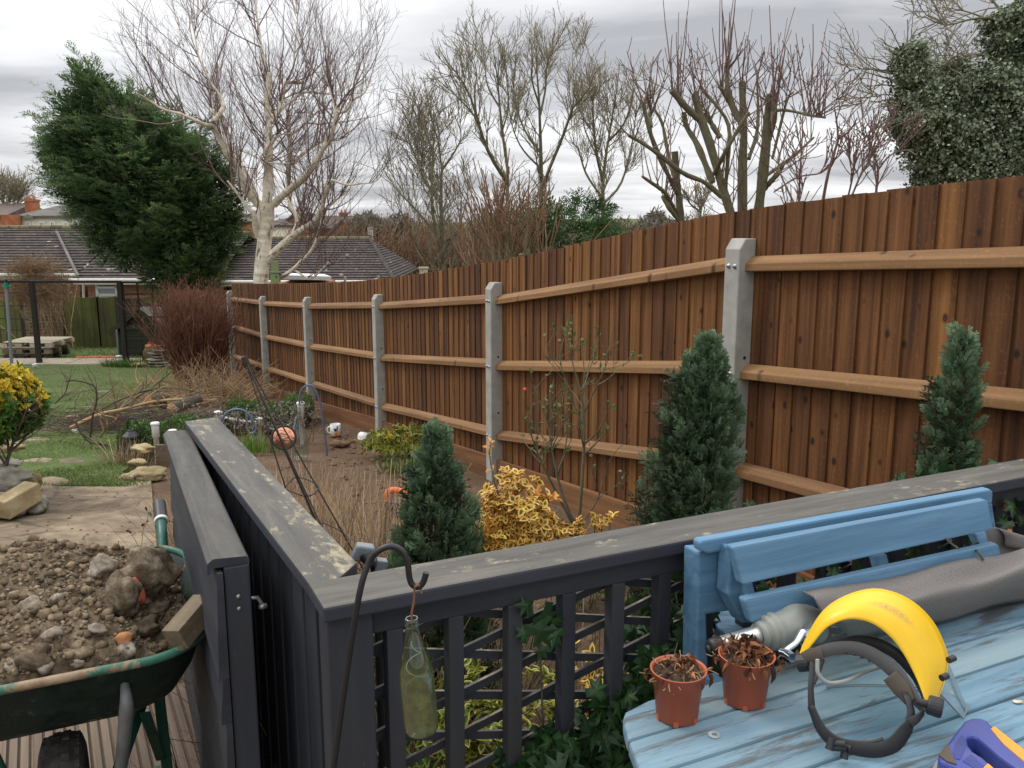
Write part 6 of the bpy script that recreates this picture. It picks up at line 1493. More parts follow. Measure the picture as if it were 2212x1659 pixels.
# lantern on its hook
lb = at(282, 995); YL = lb[1]
mb = MB(); mb.tube(curve([lb + A(.16, 0, -.05), P(318, 960, YL), P(303, 925, YL), P(291, 905, YL), P(282, 903, YL), P(276, 910, YL), P(275, 926, YL)], 6), .008, 8); solo('lantern_hook', mb, MT['black'], 'thin black crook carrying the garden lantern by the stones', 'plant hook')
t = thing('garden_lantern', 'black six-sided glass lantern hanging above the yellow stones', 'lantern', P(282, 978, YL)); tl_ = P(282, 932, YL); sc = YL / FPX
mb = MB(); mb.lathe([(.001, 10 * sc), (2.5 * sc, 9 * sc), (3 * sc, 6 * sc), (6 * sc, 4 * sc), (8 * sc, 0), (19 * sc, -9 * sc), (20 * sc, -12 * sc), (19 * sc, -13 * sc), (.001, -11 * sc)], tl_, UP, 6, sm=False); build('roof', mb, MT['black'], t)
mb = MB(); mb.lathe([(14 * sc, -13 * sc), (9 * sc, -37 * sc)], tl_, UP, 6, sm=False); build('glass', mb, MT['clearbottle'], t)
mb = MB()
for k in range(6):
    a = k * math.pi / 3; d_ = A(math.cos(a), math.sin(a), 0); mb.tube([tl_ + d_ * 15 * sc - UP * 12 * sc, tl_ + d_ * 10 * sc - UP * 38 * sc], 1.1 * sc, 5)
mb.lathe([(.001, -37 * sc), (11 * sc, -37 * sc), (11 * sc, -39 * sc), (6 * sc, -43 * sc), (.001, -44 * sc)], tl_, UP, 6, sm=False); build('frame', mb, MT['black'], t)
mb = MB(); mb.lathe([(3.5 * sc, -37 * sc), (3.5 * sc, -22 * sc), (5 * sc, -21 * sc), (.001, -18 * sc)], tl_, UP, 10); build('bulb_holder', mb, MT['offwhite'], t)
bladeclump('grass_tuft', 'yellowish grass tuft at the foot of the lantern hedge', 'grass tuft', at(288, 1000) + A(0, -.1, 0), (.22, .14), 120, (.12, .34), .008, 'straw', 14, .2, .5)
# stones: pile by the lawn, rockery at the left edge
def stone(x, y, wpx, hpx, mat, label, seed, group, lift=0, rot=.0, edgy=.5, dpt=.8, dy=0.0):
    b = at(x, y); b = b + A(0, dy, 0); b[0] *= 1 + dy / b[1]; b[2] = float(gz(0, b[1])); s_ = b[1] / FPX; mb = MB(); rock(mb, b + UP * (hpx * s_ * .45 + lift), (wpx * s_ / 2, wpx * s_ / 2 * dpt, hpx * s_ / 2), rotz(rot), n=18, seed=seed, edgy=edgy, rough=.16)
    return solo('stone', mb, MT[mat], label, 'stone', group)
gp = 'yellow stones edging the lawn'
stone(320, 1035, 92, 30, 'sandstone', 'long flat mossy yellow stone at the bottom of the pile by the gate', 61, gp, 0, .1)
stone(298, 1026, 40, 26, 'sandstone', 'rounded pale stone at the left of the pile on the path edge', 62, gp, .06, .2)
stone(315, 1018, 58, 22, 'sandstone', 'slanted yellow slab stone on top of the pile by the gate', 63, gp, .17, -.3)
stone(300, 1014, 36, 20, 'sandstone', 'pale wedge stone at the back top of the pile', 64, gp, .15, .4, dy=.1)
stone(271, 1038, 30, 17, 'sandstone', 'small low stone beside the grass left of the stone pile', 65, gp)
stone(283, 1040, 18, 15, 'sandstone', 'smallest brown stone in the gap of the pile', 66, gp)
mb = MB(); b0, b1 = at(338, 1003), at(400, 1000); mb.bar(b0 + UP * .09, b1 + UP * .09, .03, .2); solo('edging_board', mb, MT['offcut'], 'olive-brown timber edging board behind the stone pile', 'edging board', bevel=.004)
gr_ = 'rockery stones at the left edge of the path'
stone(18, 1088, 120, 60, 'greystone', 'big weathered stone at the back of the left rockery', 71, gr_, .12, .2)
stone(30, 1052, 70, 24, 'sandstone', 'flat yellow cap stone on top of the left rockery', 72, gr_, .30, .1)
stone(10, 1066, 110, 22, 'greystone', 'long grey-topped stone under the yellow cap stone', 73, gr_, .20, .1)
stone(76, 1075, 44, 46, 'sandstone', 'upright pale stone at the right of the left rockery', 74, gr_, .06, .6)
stone(72, 1110, 70, 44, 'greystone', 'rough lichen-covered lump at the front right of the rockery', 75, gr_, 0, .3, .2)
stone(20, 1120, 80, 36, 'greystone', 'mossy grey mortar lump at the front left of the rockery', 76, gr_, 0, -.3, .2)
stone(88, 1096, 36, 32, 'greystone', 'small crumbly grey stone beside the grass edge', 77, gr_, 0, .3, .2)
bq0 = at(30, 1112); mb = MB(); fr = np.array([unit(A(.30, .85, .18)), unit(A(.85, -.35, .0)), UP]); fr[2] = np.cross(fr[0], fr[1]); fr[2] = fr[2] if fr[2][2] > 0 else -fr[2]
mb.box(P(38, 1080, bq0[1] - .1), (.145, .070, .068), fr); solo('block', mb, MT['sandstone'], 'squared yellow stone block leaning across the left rockery', 'stone block', bevel=.01)
# yellow variegated shrub at the left edge
tc_ = P(10, 1060, 6.3); tc_[2] = float(gz(0, 6.3))
t = thing('variegated_shrub', 'round-headed yellow and green variegated shrub at the left edge of the lawn', 'shrub', tc_)
trunks = [[(-2, 1060, 10), (12, 1010, 9), (25, 965, 7), (45, 915, 5), (60, 880, 3)], [(6, 1030, 8), (-10, 985, 6), (-30, 940, 5), (-40, 890, 3)], [(22, 975, 6), (50, 950, 5), (70, 915, 4), (82, 880, 2)], [(20, 985, 6), (15, 940, 5), (8, 890, 4), (10, 860, 2)], [(14, 1005, 6), (-20, 960, 5), (-60, 920, 4)], [(26, 965, 5), (35, 920, 4), (30, 870, 2)], [(30, 955, 4), (62, 935, 3), (80, 900, 2)]]
Pc, Rc = dtree([[(x, y, w, .10 * ((i * 37) % 7 - 3) / 3 * (k / 3)) for k, (x, y, w) in enumerate(b)] for i, b in enumerate(trunks)], 6.3)
mb = MB(); mb.tubes(Pc, Rc, 8); b1, r1 = spawn(Pc, Rc, 90, (.35, 1), (15, 45), (.18, .4), 6, .3, .12, .6); mb.tubes(b1, np.maximum(r1, .002), 5); build('branches', mb, MT['barkdark'], t)
g = np.random.default_rng(5); cc = P(-45, 875, 6.35); n = 1700; v = unit(g.normal(size=(n, 3))); k = g.uniform(.7, 1, (n, 1)) * (1 + .10 * np.sin(v[:, :1] * 6 + 1) * np.sin(v[:, 2:] * 5)); pos = cc + v * k * A(.455, .42, .30)
pos[:, 2] = np.maximum(pos[:, 2], cc[2] - .24 + g.normal(0, .03, n)); ye = (v[:, 2] > .42 - g.random(n) * .5) & (g.random(n) < .88) | (g.random(n) < .05)
mb = MB(); dd = unit(v + UP * .3 + g.normal(0, .4, (n, 3))); whorls(mb, pos[~ye], dd[~ye], 6, .062, .5, g, fold=.12); whorls(mb, pos[ye], dd[ye], 6, .062, .5, g, mi=1, fold=.12)
build('foliage', mb, [MT['midgreen'], MT['euoyellow']], t)

# ================================================================== BRUSH PILE AND LOGS
g = np.random.default_rng(41); bc = at(255, 925); mb = MB(); n = 900
x = bc[0] + g.normal(0, .62, n); y = bc[1] + g.normal(0, .45, n); p = np.stack([x, y, gz(x, y) + np.abs(g.normal(0, .10, n))], 1)
d = unit(np.stack([g.normal(.6, .6, n), g.normal(0, .5, n), g.normal(.05, .16, n)], 1)); mb.tubes(polys(p, d, g.uniform(.2, .7, n), 6, -.1, .14), g.uniform(.002, .005, n)[:, None] * np.linspace(1, .4, 6), 4); tag(build('brush_pile', mb, MT['brushdark']), 'heap of fine dark dead twigs on the lawn', 'brushwood', kind='stuff')
mb = MB(); bc2 = at(445, 868); n = 1000; x = bc2[0] + g.normal(0, .55, n); y = bc2[1] + g.normal(0, .5, n); p = np.stack([x, y, gz(x, y) + np.abs(g.normal(0, .14, n))], 1)
d = unit(np.stack([g.normal(0, .7, n), g.normal(0, .5, n), g.normal(.25, .35, n)], 1)); mb.tubes(polys(p, d, g.uniform(.25, .85, n), 6, -.1, .16), g.uniform(.003, .007, n)[:, None] * np.linspace(1, .4, 6), 4); tag(build('brush_pile', mb, MT['brushwood']), 'pale tangled heap of cut stems in front of the red twiggy bush', 'brushwood', kind='stuff')
BR = [([(152, 925), (185, 908), (222, 893), (262, 885), (330, 868), (395, 862)], 9, 'brushwood', 'long pale cut branch lying along the brush pile'), ([(250, 893), (300, 855), (330, 835), (355, 815), (370, 802)], 6, 'barkolive', 'thin olive branch slanting up from the brush pile'), ([(195, 945), (200, 900), (208, 870), (207, 840), (190, 828), (160, 822), (142, 824)], 5, 'brushdark', 'dark crooked branch standing out of the brush pile'),
      ([(255, 886), (262, 900), (258, 915)], 11, 'brushwood', 'stubby pale branch end on the brush pile'), ([(270, 888), (330, 878), (400, 872), (415, 875)], 6, 'brushwood', 'straight pale stick under the log'), ([(162, 908), (175, 935), (195, 955), (230, 960)], 6, 'brushdark', 'dark curved stick at the front of the brush pile'), ([(335, 835), (350, 855), (368, 872), (398, 880)], 5, 'brushwood', 'pale stick crossing in front of the log'),
      ([(196, 900), (250, 868), (320, 842), (380, 838), (440, 850)], 5, 'barkolive', 'arched olive stick over the brush pile'), ([(215, 945), (232, 920), (228, 900)], 5, 'brushwood', 'short bent pale stick at the front of the brush pile'), ([(118, 872), (140, 850), (150, 818)], 3, 'brushdark', 'thin dark looping twig at the left of the brush pile')]
for pts, w, m, lab in BR:
    Y = at(pts[0][0], max(p[1] for p in pts) + 12)[1]; c = curve([P(px_, py_, Y + .02 * i) for i, (px_, py_) in enumerate(pts)], 5); r = np.linspace(w, w * .55, len(c)) / 2 * Y / FPX; t = thing('cut_branch', lab, 'branch', c[0] - UP * .02, 'cut branches on the lawn'); mb = MB(); mb.tube(c, r, 8); build('limb', mb, MT[m], t)
    mb = MB(); b1, r1 = spawn(resamp(c, 8)[None], np.full((1, 8), r.mean()), 9, (.2, 1), (25, 60), (.15, .5), 6, .1, .14, .6); mb.tubes(b1, np.maximum(r1, .0025), 4); build('side_twigs', mb, MT[m], t)
def log(x, y, rpx, label, m, axis, L, Y):
    c = P(x, y, Y); r = rpx * Y / FPX; ax_ = unit(axis); t = thing('log', label, 'log', c - UP * r, 'sawn logs by the brush pile'); mb = MB(); mb.lathe([(r, 0), (r * 1.02, L * .3), (r * .96, L)], c, ax_, 20); build('bark', mb, MT['barkdark'], t); mb = MB(); mb.lathe([(.001, -.001), (r * .97, -.001), (r, .002)], c, ax_, 20); mb.lathe([(.001, L), (r * .96, L)], c, ax_, 20); build('cut_end', mb, MT[m], t)
log(371, 884, 13, 'sawn log with a round yellow end facing the terrace', 'cutend', A(.25, .95, .02), .6, at(371, 905)[1])
log(322, 868, 15, 'red-brown sawn log end behind the pale branches', 'cutred', A(.6, .8, .0), .3, at(330, 880)[1])
log(380, 866, 9, 'small pale sawn log end near the tangled stems', 'cutend', A(.4, .9, .0), .3, at(440, 880)[1])
mb = MB(); q = at(163, 937); rock(mb, q + UP * .03, (.05, .04, .035), seed=8); solo('litter', mb, MT['white'], 'scrap of white paper litter at the tip of the brush pile', 'litter')
# red-brown twiggy bush
t = thing('twiggy_bush', 'dense rounded red-brown leafless bush by the last fence post', 'bush', A(-5.74, 15.8, float(gz(0, 15.8)))); g = np.random.default_rng(51); n = 520; a = g.uniform(0, 6.28, n); rr = np.sqrt(g.random(n)) * .30
x, y = -5.74 + np.cos(a) * rr, 15.8 + np.sin(a) * rr; p = np.stack([x, y, gz(x, y)], 1); s_ = polys(p, unit(np.stack([np.cos(a) * .17, np.sin(a) * .17, 0 * a + 1.3], 1) + g.normal(0, .14, (n, 3))) , g.uniform(1.3, 2.0, n), 8, .15, .08); R0 = np.linspace(.009, .003, 8)[None] * g.uniform(.6, 1.3, n)[:, None]
mb = MB(); mb.tubes(s_, R0, 4); b1, r1 = spawn(s_, R0, 2600, (.2, 1), (20, 50), (.2, .45), 5, .3, .12, .7, .5); mb.tubes(b1, np.maximum(r1, .0028), 3); b2, r2 = spawn(b1, r1, 3800, (.3, 1), (20, 55), (.10, .25), 3, .3, .1, .8, .6); mb.tubes(b2, np.maximum(r2, .0026), 3); build('stems', mb, MT['bushred'], t)
# stepping stones in the lawn
for i, (x, y, lab) in enumerate(((195, 958, ''), (62, 1012, ''), (105, 1048, 'nearest the rockery'), (60, 990, ''), (115, 948, ''), (195, 902, ''), (195, 870, ''), (210, 850, ''))):
    q = at([150, 62, 105, 75, 110, 150, 195, 215][i], [1000, 955, 1048, 1000, 930, 905, 880, 848][i]); mb = MB(); rock(mb, q + UP * .004, (.20 + .03 * (i % 3), .15, .022), rotz(i), n=14, seed=80 + i, rough=.1)
    solo('stepping_stone', mb, MT['path'], 'flat brown stepping stone sunk in the lawn', 'stepping stone', 'stepping stones sunk in the lawn')
# lawn blades (stuff), thinned where the turf is worn
g = np.random.default_rng(61); n = 85000; y = 6.9 + 15.6 * g.random(n) ** 1.5; px_ = g.uniform(-60, 470, n); x = (px_ - 1106) / FPX * y * 1.0
ok = x < np.array([lawn_r(v) for v in y]) + g.normal(0, .12, n); ok &= y > 6.98 + (x + 3.2) * .10 - .05 - .1 * g.random(n); worn = np.sin(x * 2.1 + y) * np.sin(y * 1.7 - x) + .5 * np.sin(x * 5) * np.sin(y * 4.4); ok &= worn < .25 + .6 * g.random(n); x, y = x[ok], y[ok]; n = len(x); p = np.stack([x, y, gz(x, y) + .005], 1)
mb = MB(); blades(mb, p, unit(g.normal(0, .45, (n, 3)) + UP), g.uniform(.018, .05, n), .0065, .4, segs=1); tag(build('grass', mb, MT['grassblade']), 'short patchy green lawn grass', 'grass', kind='stuff')
n = 9000; x = g.uniform(-20, -7.6, n); y = g.uniform(23.3, 28.6, n); p = np.stack([x, y, gz(x, y)], 1); mb = MB(); blades(mb, p, unit(g.normal(0, .35, (n, 3)) + UP), g.uniform(.05, .13, n), .02, .4, segs=1); tag(build('rough_grass', mb, MT['grassblade']), 'rough grass strip below the old back fence', 'grass', kind='stuff')
q = at(285, 792); bladeclump('grass_tuft', 'tall bright green grass tuft at the trellis post', 'grass tuft', q, (.7, .4), 600, (.12, .32), .018, 'midgreen', 71, .3, .4)
# soil crumbs of the bed
mb = MB(); n = 520
for k in range(n):
    y = 3.2 + 8 * g.random() ** 1.4; xr = 1.2 - (y - 4.6) * .512 - .15; x = xr - abs(g.normal(0, .75)); 
    if x < -.9 - (y - 3) * .28: continue
    r = g.uniform(.010, .032); rock(mb, (x, y, float(gz(x, y)) + r * .1 - .02), (r * g.uniform(1, 1.6), r, r * .7), rotz(k), n=6, rough=.3, rn=g.random())
tag(build('soil_crumbs', mb, MT['soil']), 'loose crumbs and clods of earth on the bed along the fence', 'soil', kind='stuff')
# ================================================================== FAR END OF THE GARDEN
RNG = np.random.default_rng(303)
def old_fence(x0, x1, Y, ht, mat, label, step=.15, rnr=(0, 1)):
    a, b = P(x0, 700, Y), P(x1, 700, Y); z0 = float(gz(0, Y)); t = thing('old_fence', label, 'fence', A((a[0] + b[0]) / 2, Y, z0)); mb = MB(); n = max(3, int((b[0] - a[0]) / step))
    for k in range(n):
        mb.box((a[0] + (b[0] - a[0]) * (k + .5) / n, Y + .01 * (k % 2), z0 + ht / 2 + random.uniform(-.02, .02)), ((b[0] - a[0]) / n / 2 * 1.04, .01, ht / 2), rn=random.uniform(*rnr))
    build('boards', mb, MT[mat], t)
    for zr in (.4, ht - .3):
        mb = MB(); mb.bar(A(a[0], Y + .06, z0 + zr), A(b[0], Y + .06, z0 + zr), .05, .08); build('rail', mb, MT['oldboard'], t)
    mb = MB(); mb.box((b[0], Y + .06, z0 + ht / 2), (.05, .05, ht / 2 + .02)); build('post', mb, MT['oldboard'], t)
z28 = float(gz(0, 28)); hb = zat(180, 642, 28) - z28
old_fence(-20, 44, 28, hb - .05, 'mossboard', 'old mossy fence panel at the far left behind the trellis')
old_fence(44, 134, 28.05, hb - .05, 'oldboard', 'dark old fence panel behind the square trellis')
old_fence(134, 145, 28, hb, 'oldboard', 'narrow dark fence panel right of the square trellis')
old_fence(145, 212, 28, hb, 'mossboard', 'bright green mossy fence panel beside the square trellis')
old_fence(212, 252, 28.02, hb, 'mossboard', 'olive mossy fence panel left of the trellis post', rnr=(0, .4))
old_fence(252, 372, 28, hb - .02, 'oldboard', 'dark weathered fence panel behind the little green shed')
def lattice(name, x0, x1, yt, yb, Y, nx, ny, w, mat, label, post=None):
    a, b = P(x0, yt, Y), P(x1, yb, Y); t = thing(name, label, 'trellis', A((a[0] + b[0]) / 2, Y, b[2])); mb = MB()
    for k in range(nx + 1): x = a[0] + (b[0] - a[0]) * k / nx; mb.box((x, Y, (a[2] + b[2]) / 2), (w, .012, (a[2] - b[2]) / 2))
    for k in range(ny + 1): z = b[2] + (a[2] - b[2]) * k / ny; mb.box(((a[0] + b[0]) / 2, Y - .024, z), ((b[0] - a[0]) / 2, .012, w))
    build('lattice', mb, MT[mat], t); return t
lattice('square_trellis', 52, 136, 652, 738, 27.2, 11, 12, .022, 'offcut', 'brown square-mesh trellis panel against the old fence')
Yp = 22.3
def dpost(t, x, yt, yb, w):
    a, b = P(x, yt, Yp), G(x, yb); mb = MB(); mb.box((a[0], Yp, (a[2] + float(gz(0, Yp))) / 2 - .05), (w, w, (a[2] - float(gz(0, Yp))) / 2 + .05)); build('post', mb, MT['darkpost'], t)
t = thing('garden_screen', 'dark timber post-and-wire screen frame across the far end of the lawn', 'garden screen', A(-11.2, Yp, float(gz(0, Yp))))
for x, w in ((68, .055), (258, .055), (-40, .05)): dpost(t, x, 610, 788, w)
mb = MB(); mb.bar(P(-60, 608, Yp), P(262, 609, Yp), .07, .055); build('top_beam', mb, MT['darkpost'], t)
mb = MB()
for y in (632, 660, 688, 712, 740, 768): mb.bar(P(-40, y, Yp), P(62, y + 1, Yp), .02, .022)
build('cross_bars', mb, MT['darkpost'], t)
t = lattice('square_trellis', 264, 372, 610, 782, Yp, 3, 7, .022, 'darkpost', 'large dark open trellis in front of the green shed')
lattice('square_trellis', 356, 378, 640, 740, 23.5, 1, 6, .02, 'offcut', 'narrow pale trellis strip beside the conifer foot')
# washing line post
t = thing('line_post', 'grey metal washing line post with a green plastic collar', 'washing line post', A(*P(25, 805, 20.2)[:2], float(gz(0, 20.2))))
mb = MB(); mb.tube([P(27, 812, 20.2), P(13, 615, 20.2)], .036, 14); build('tube', mb, MT['polegrey'], t)
mb = MB(); a, b = P(14, 622, 20.2), P(13, 611, 20.2); mb.tube([a, b], .055, 14); mb.bar(a + A(-.09, 0, .04), a + A(.12, 0, .04), .05, .03); build('collar', mb, MT['teal'], t)
mb = MB(); mb.tube([b, P(12.5, 603, 20.2)], .03, 12); mb.bar(P(17, 612, 20.2), P(19, 606, 20.2), .03, .05); build('tip', mb, MT['black'], t)
# pallets
def pallet(c, w, d, label, mat):
    t = thing('pallet', label, 'pallet', c, 'stacked wooden pallets'); mb = MB()
    for k in range(7): mb.box(c + A(0, (k - 3) * d / 7, .135), (w / 2, d / 18, .011), rn=random.random())
    build('deck_boards', mb, MT[mat], t); mb = MB()
    for i in (-1, -.33, .33, 1):
        for j in (-1, 0, 1): mb.box(c + A(i * w * .46, j * d * .44, .065), (w * .07, .06, .055))
    for j in (-1, 0, 1): mb.box(c + A(0, j * d * .44, .006), (w / 2, .06, .009))
    build('blocks', mb, MT[mat], t)
pb_ = A(P(80, 760, 24.3)[0], 24.3, float(gz(0, 24.3)) + .0)
pallet(pb_ + UP * .02, 1.20, 1.1, 'dark bottom pallet of the stack by the trellis', 'oldboard'); pallet(pb_ + UP * .18, 1.25, 1.1, 'grey middle pallet of the stack', 'offcut'); pallet(pb_ + A(.0, .1, .35), 1.35, 1.3, 'pale new pallet on top of the stack', 'palewood')
# shed
Ys = 24.8; zg = float(gz(0, Ys)); t = thing('small_shed', 'small dark green weatherboarded shed behind the open trellis', 'shed', A(P(305, 780, Ys)[0], Ys, zg))
xl, xr, xm = P(250, 700, Ys)[0], P(362, 700, Ys)[0], P(305, 700, Ys)[0]; ze, zr_ = zat(300, 712, Ys), zat(300, 668, Ys); mb = MB()
nb_ = 12
for k in range(nb_):
    za, zb = zg + (ze - zg) * k / nb_, zg + (ze - zg) * (k + 1) / nb_; mb.box(((xl + xr) / 2, Ys - .012, (za + zb) / 2), ((xr - xl) / 2, .012, (zb - za) / 2 - .006), np.array([[1, 0, 0], [0, 1, -.06], [0, .06, 1]]))
mb.box(((xl + xr) / 2, Ys + .9, (zg + ze) / 2), ((xr - xl) / 2, .88, (ze - zg) / 2 - .02)); mb.prism([A(xl, Ys, ze), A(xr, Ys, ze), A(xm, Ys, zr_)], A(0, 1.8, 0)); build('walls', mb, MT['greenboard'], t)
for sgn, xa in ((1, xl), (-1, xr)):
    mb = MB(); a, b = A(xa - sgn * .12, Ys + .85, ze - .07), A(xm, Ys + .85, zr_ + .03); mb.bar(a, b, 2.0, .05, up=UP); build('roof', mb, MT['slateroof'], t)
    mb = MB(); a, b = A(xa - sgn * .13, Ys - .17, ze - .10), A(xm, Ys - .17, zr_ + .0); mb.bar(a, b, .03, .12); build('barge_board', mb, MT['greenboard'], t)
mb = MB(); mb.tube([P(252, 712, Ys - .2), P(254, 735, Ys - .2), P(257, 786, Ys - .2)], .03, 8); build('downpipe', mb, MT['polegrey'], t)
# stack of bricks, slates and a flat rock
t = thing('slab_stack', 'stack of broken slates and stones topped by red bricks beside the bush', 'stone stack', G(340, 790)); b0 = G(338, 792); mb = MB()
for k in range(6): rock(mb, b0 + A(random.uniform(-.05, .05) + .1, 0, .05 + k * .075), (.36 - .015 * k, .25, .036), rotz(random.uniform(-.2, .2)), n=10, edgy=.8, rough=.08, rn=random.random())
build('slabs', mb, MT['greystone'], t)
for k in range(3): mb = MB(); rock(mb, b0 + A(-.12 + .17 * k, -.1, .53), (.085, .09, .05), n=10, edgy=.6, rough=.1); build('brick', mb, MT['brickred'], t)
mb = MB(); rock(mb, G(300, 793) + UP * .07, (.24, .16, .065), n=14, edgy=.7, seed=4); solo('stone', mb, MT['sandstone'], 'flat pale stone lying on the grass before the slate stack', 'stone')
mb = MB(); rock(mb, G(322, 790) + A(.0, .5, .25), (.35, .2, .42), n=14, seed=6); solo('sack', mb, MT['soil'], 'brown slumped sack against the green shed', 'sack')
for i, (x, yb, yt, Y, lab) in enumerate(((77, 803, 786, 21.0, 'little white solar stake light by the trellis post'), (258, 786, 768, 21.6, 'little white solar stake light near the shed corner'))):
    t = thing('stake_light', lab, 'garden light', A(P(x, yb, Y)[0], Y, float(gz(0, Y))), 'white solar stake lights'); b = A(P(x, yb, Y)[0], Y, float(gz(0, Y))); h = zat(x, yt, Y) - b[2]
    mb = MB(); mb.tube([b, b + UP * h * .7], .03, 10); build('stake', mb, MT['lightgrey'], t); mb = MB(); mb.lathe([(.06, h * .6), (.055, h * .92), (.07, h * .93), (.07, h), (.001, h)], b, UP, 12); build('head', mb, MT['white'], t)
mb = MB()
for k in range(9): rock(mb, G(150 + k * 11, 783) + A(0, .55, .04), (.13, .1, .06), rotz(k), n=8, seed=90 + k, edgy=.5, rn=random.random())
solo('rubble_edging', mb, MT['brickred'], 'row of broken brick and stone along the far slab path', 'rubble edging', kind='stuff')
# dry climber over the screen
t = thing('climbing_vine', 'leafless tan climber tumbling over the far trellis and screen', 'climber', A(-13.2, 24.5, float(gz(0, 24.5)))); g = np.random.default_rng(12); mb = MB(); n = 1500
c = P(78, 618, 24.5); v = unit(g.normal(size=(n, 3))); k_ = g.uniform(.2, 1, (n, 1)); s = c + v * k_ * A(1.05, .8, .50) - UP * .0
s2 = s.copy(); mb.tubes(polys(s, unit(g.normal(size=(n, 3)) + A(0, 0, -.1)), g.uniform(.3, .9, n), 6, -.5, .28), g.uniform(.003, .0075, n)[:, None] * np.linspace(1, .5, 6), 3)
c = P(70, 590, 24.5); n = 1300; v = unit(g.normal(size=(n, 3))); v[:, 2] = abs(v[:, 2]); s = c + v * g.uniform(.1, 1, (n, 1)) * A(.85, .6, .40); mb.tubes(polys(s, unit(g.normal(size=(n, 3)) * A(1, 1, .6) + UP * .45), g.uniform(.2, .5, n), 5, .2, .25), g.uniform(.0025, .005, n)[:, None] * np.linspace(1, .4, 5), 3)
n = 30; s = np.repeat(A(*P(120, 740, 26.8)[:2], float(gz(0, 26.8)))[None], n, 0) + g.normal(0, .12, (n, 3)) * A(3, 1, 0); mb.tubes(polys(s, unit(g.normal(0, .2, (n, 3)) + UP), g.uniform(1.8, 2.6, n), 8, .2, .12), .012 * np.ones((n, 8)), 4); build('stems', mb, MT['vine'], t)
t = thing('laurel_shrub', 'glossy green shrub between the fence and the trellis under the conifer', 'shrub', A(P(345, 690, 26)[0], 26, float(gz(0, 26)))); pos, d, g = leafy_mound(P(350, 665, 26.5), (.45, .4, .55), 260, .1, 4); mb = MB(); whorls(mb, pos, d, 4, .13, .42, g); build('foliage', mb, MT['midgreen'], t); mb = MB(); s = A(*P(350, 700, 26.5)[:2], float(gz(0, 26.5))); mb.tube([s, s + UP * 1.6], .03, 6); build('stems', mb, MT['bark'], t)

# ================================================================== BUNGALOWS AND HOUSES
def roof_face(mb, el, er, rl, rr_, rows=17):
    """tiled slope between eave (el-er) and ridge (rl-rr): overlapping courses with real steps"""
    el, er, rl, rr_ = map(np.asarray, (el, er, rl, rr_)); nrm = unit(np.cross(er - el, rl - el)); nrm = nrm if nrm[2] > 0 else -nrm; sl = np.linalg.norm(rl - el)
    for k in range(rows):
        f0, f1 = k / rows, (k + 1.08) / rows; a, b = el + (rl - el) * f0, er + (rr_ - er) * f0; c, d = el + (rl - el) * f1, er + (rr_ - er) * f1
        top = nrm * .055; V = [a + top, b + top, d + nrm * .01, c + nrm * .01, a, b]; L0 = float(np.linalg.norm(a - el)); w = np.linalg.norm(b - a)
        x0 = float(a @ unit(er - el)); u = lambda q, f: (float(q @ unit(er - el)), f * sl + k * .32 * 0, 0)
        gr = [u(a, f0), u(b, f0), u(d, f1), u(c, f1), u(a, f0), u(b, f0)]; gr = [(g_[0], k * .32 + (0.02 if i in (0, 1, 4, 5) else .31), k * .01) for i, g_ in enumerate(gr)]
        mb.add(V, [(0, 1, 2, 3), (4, 5, 1, 0)], gr=gr, rn=((k * .618) % 1), sm=False)
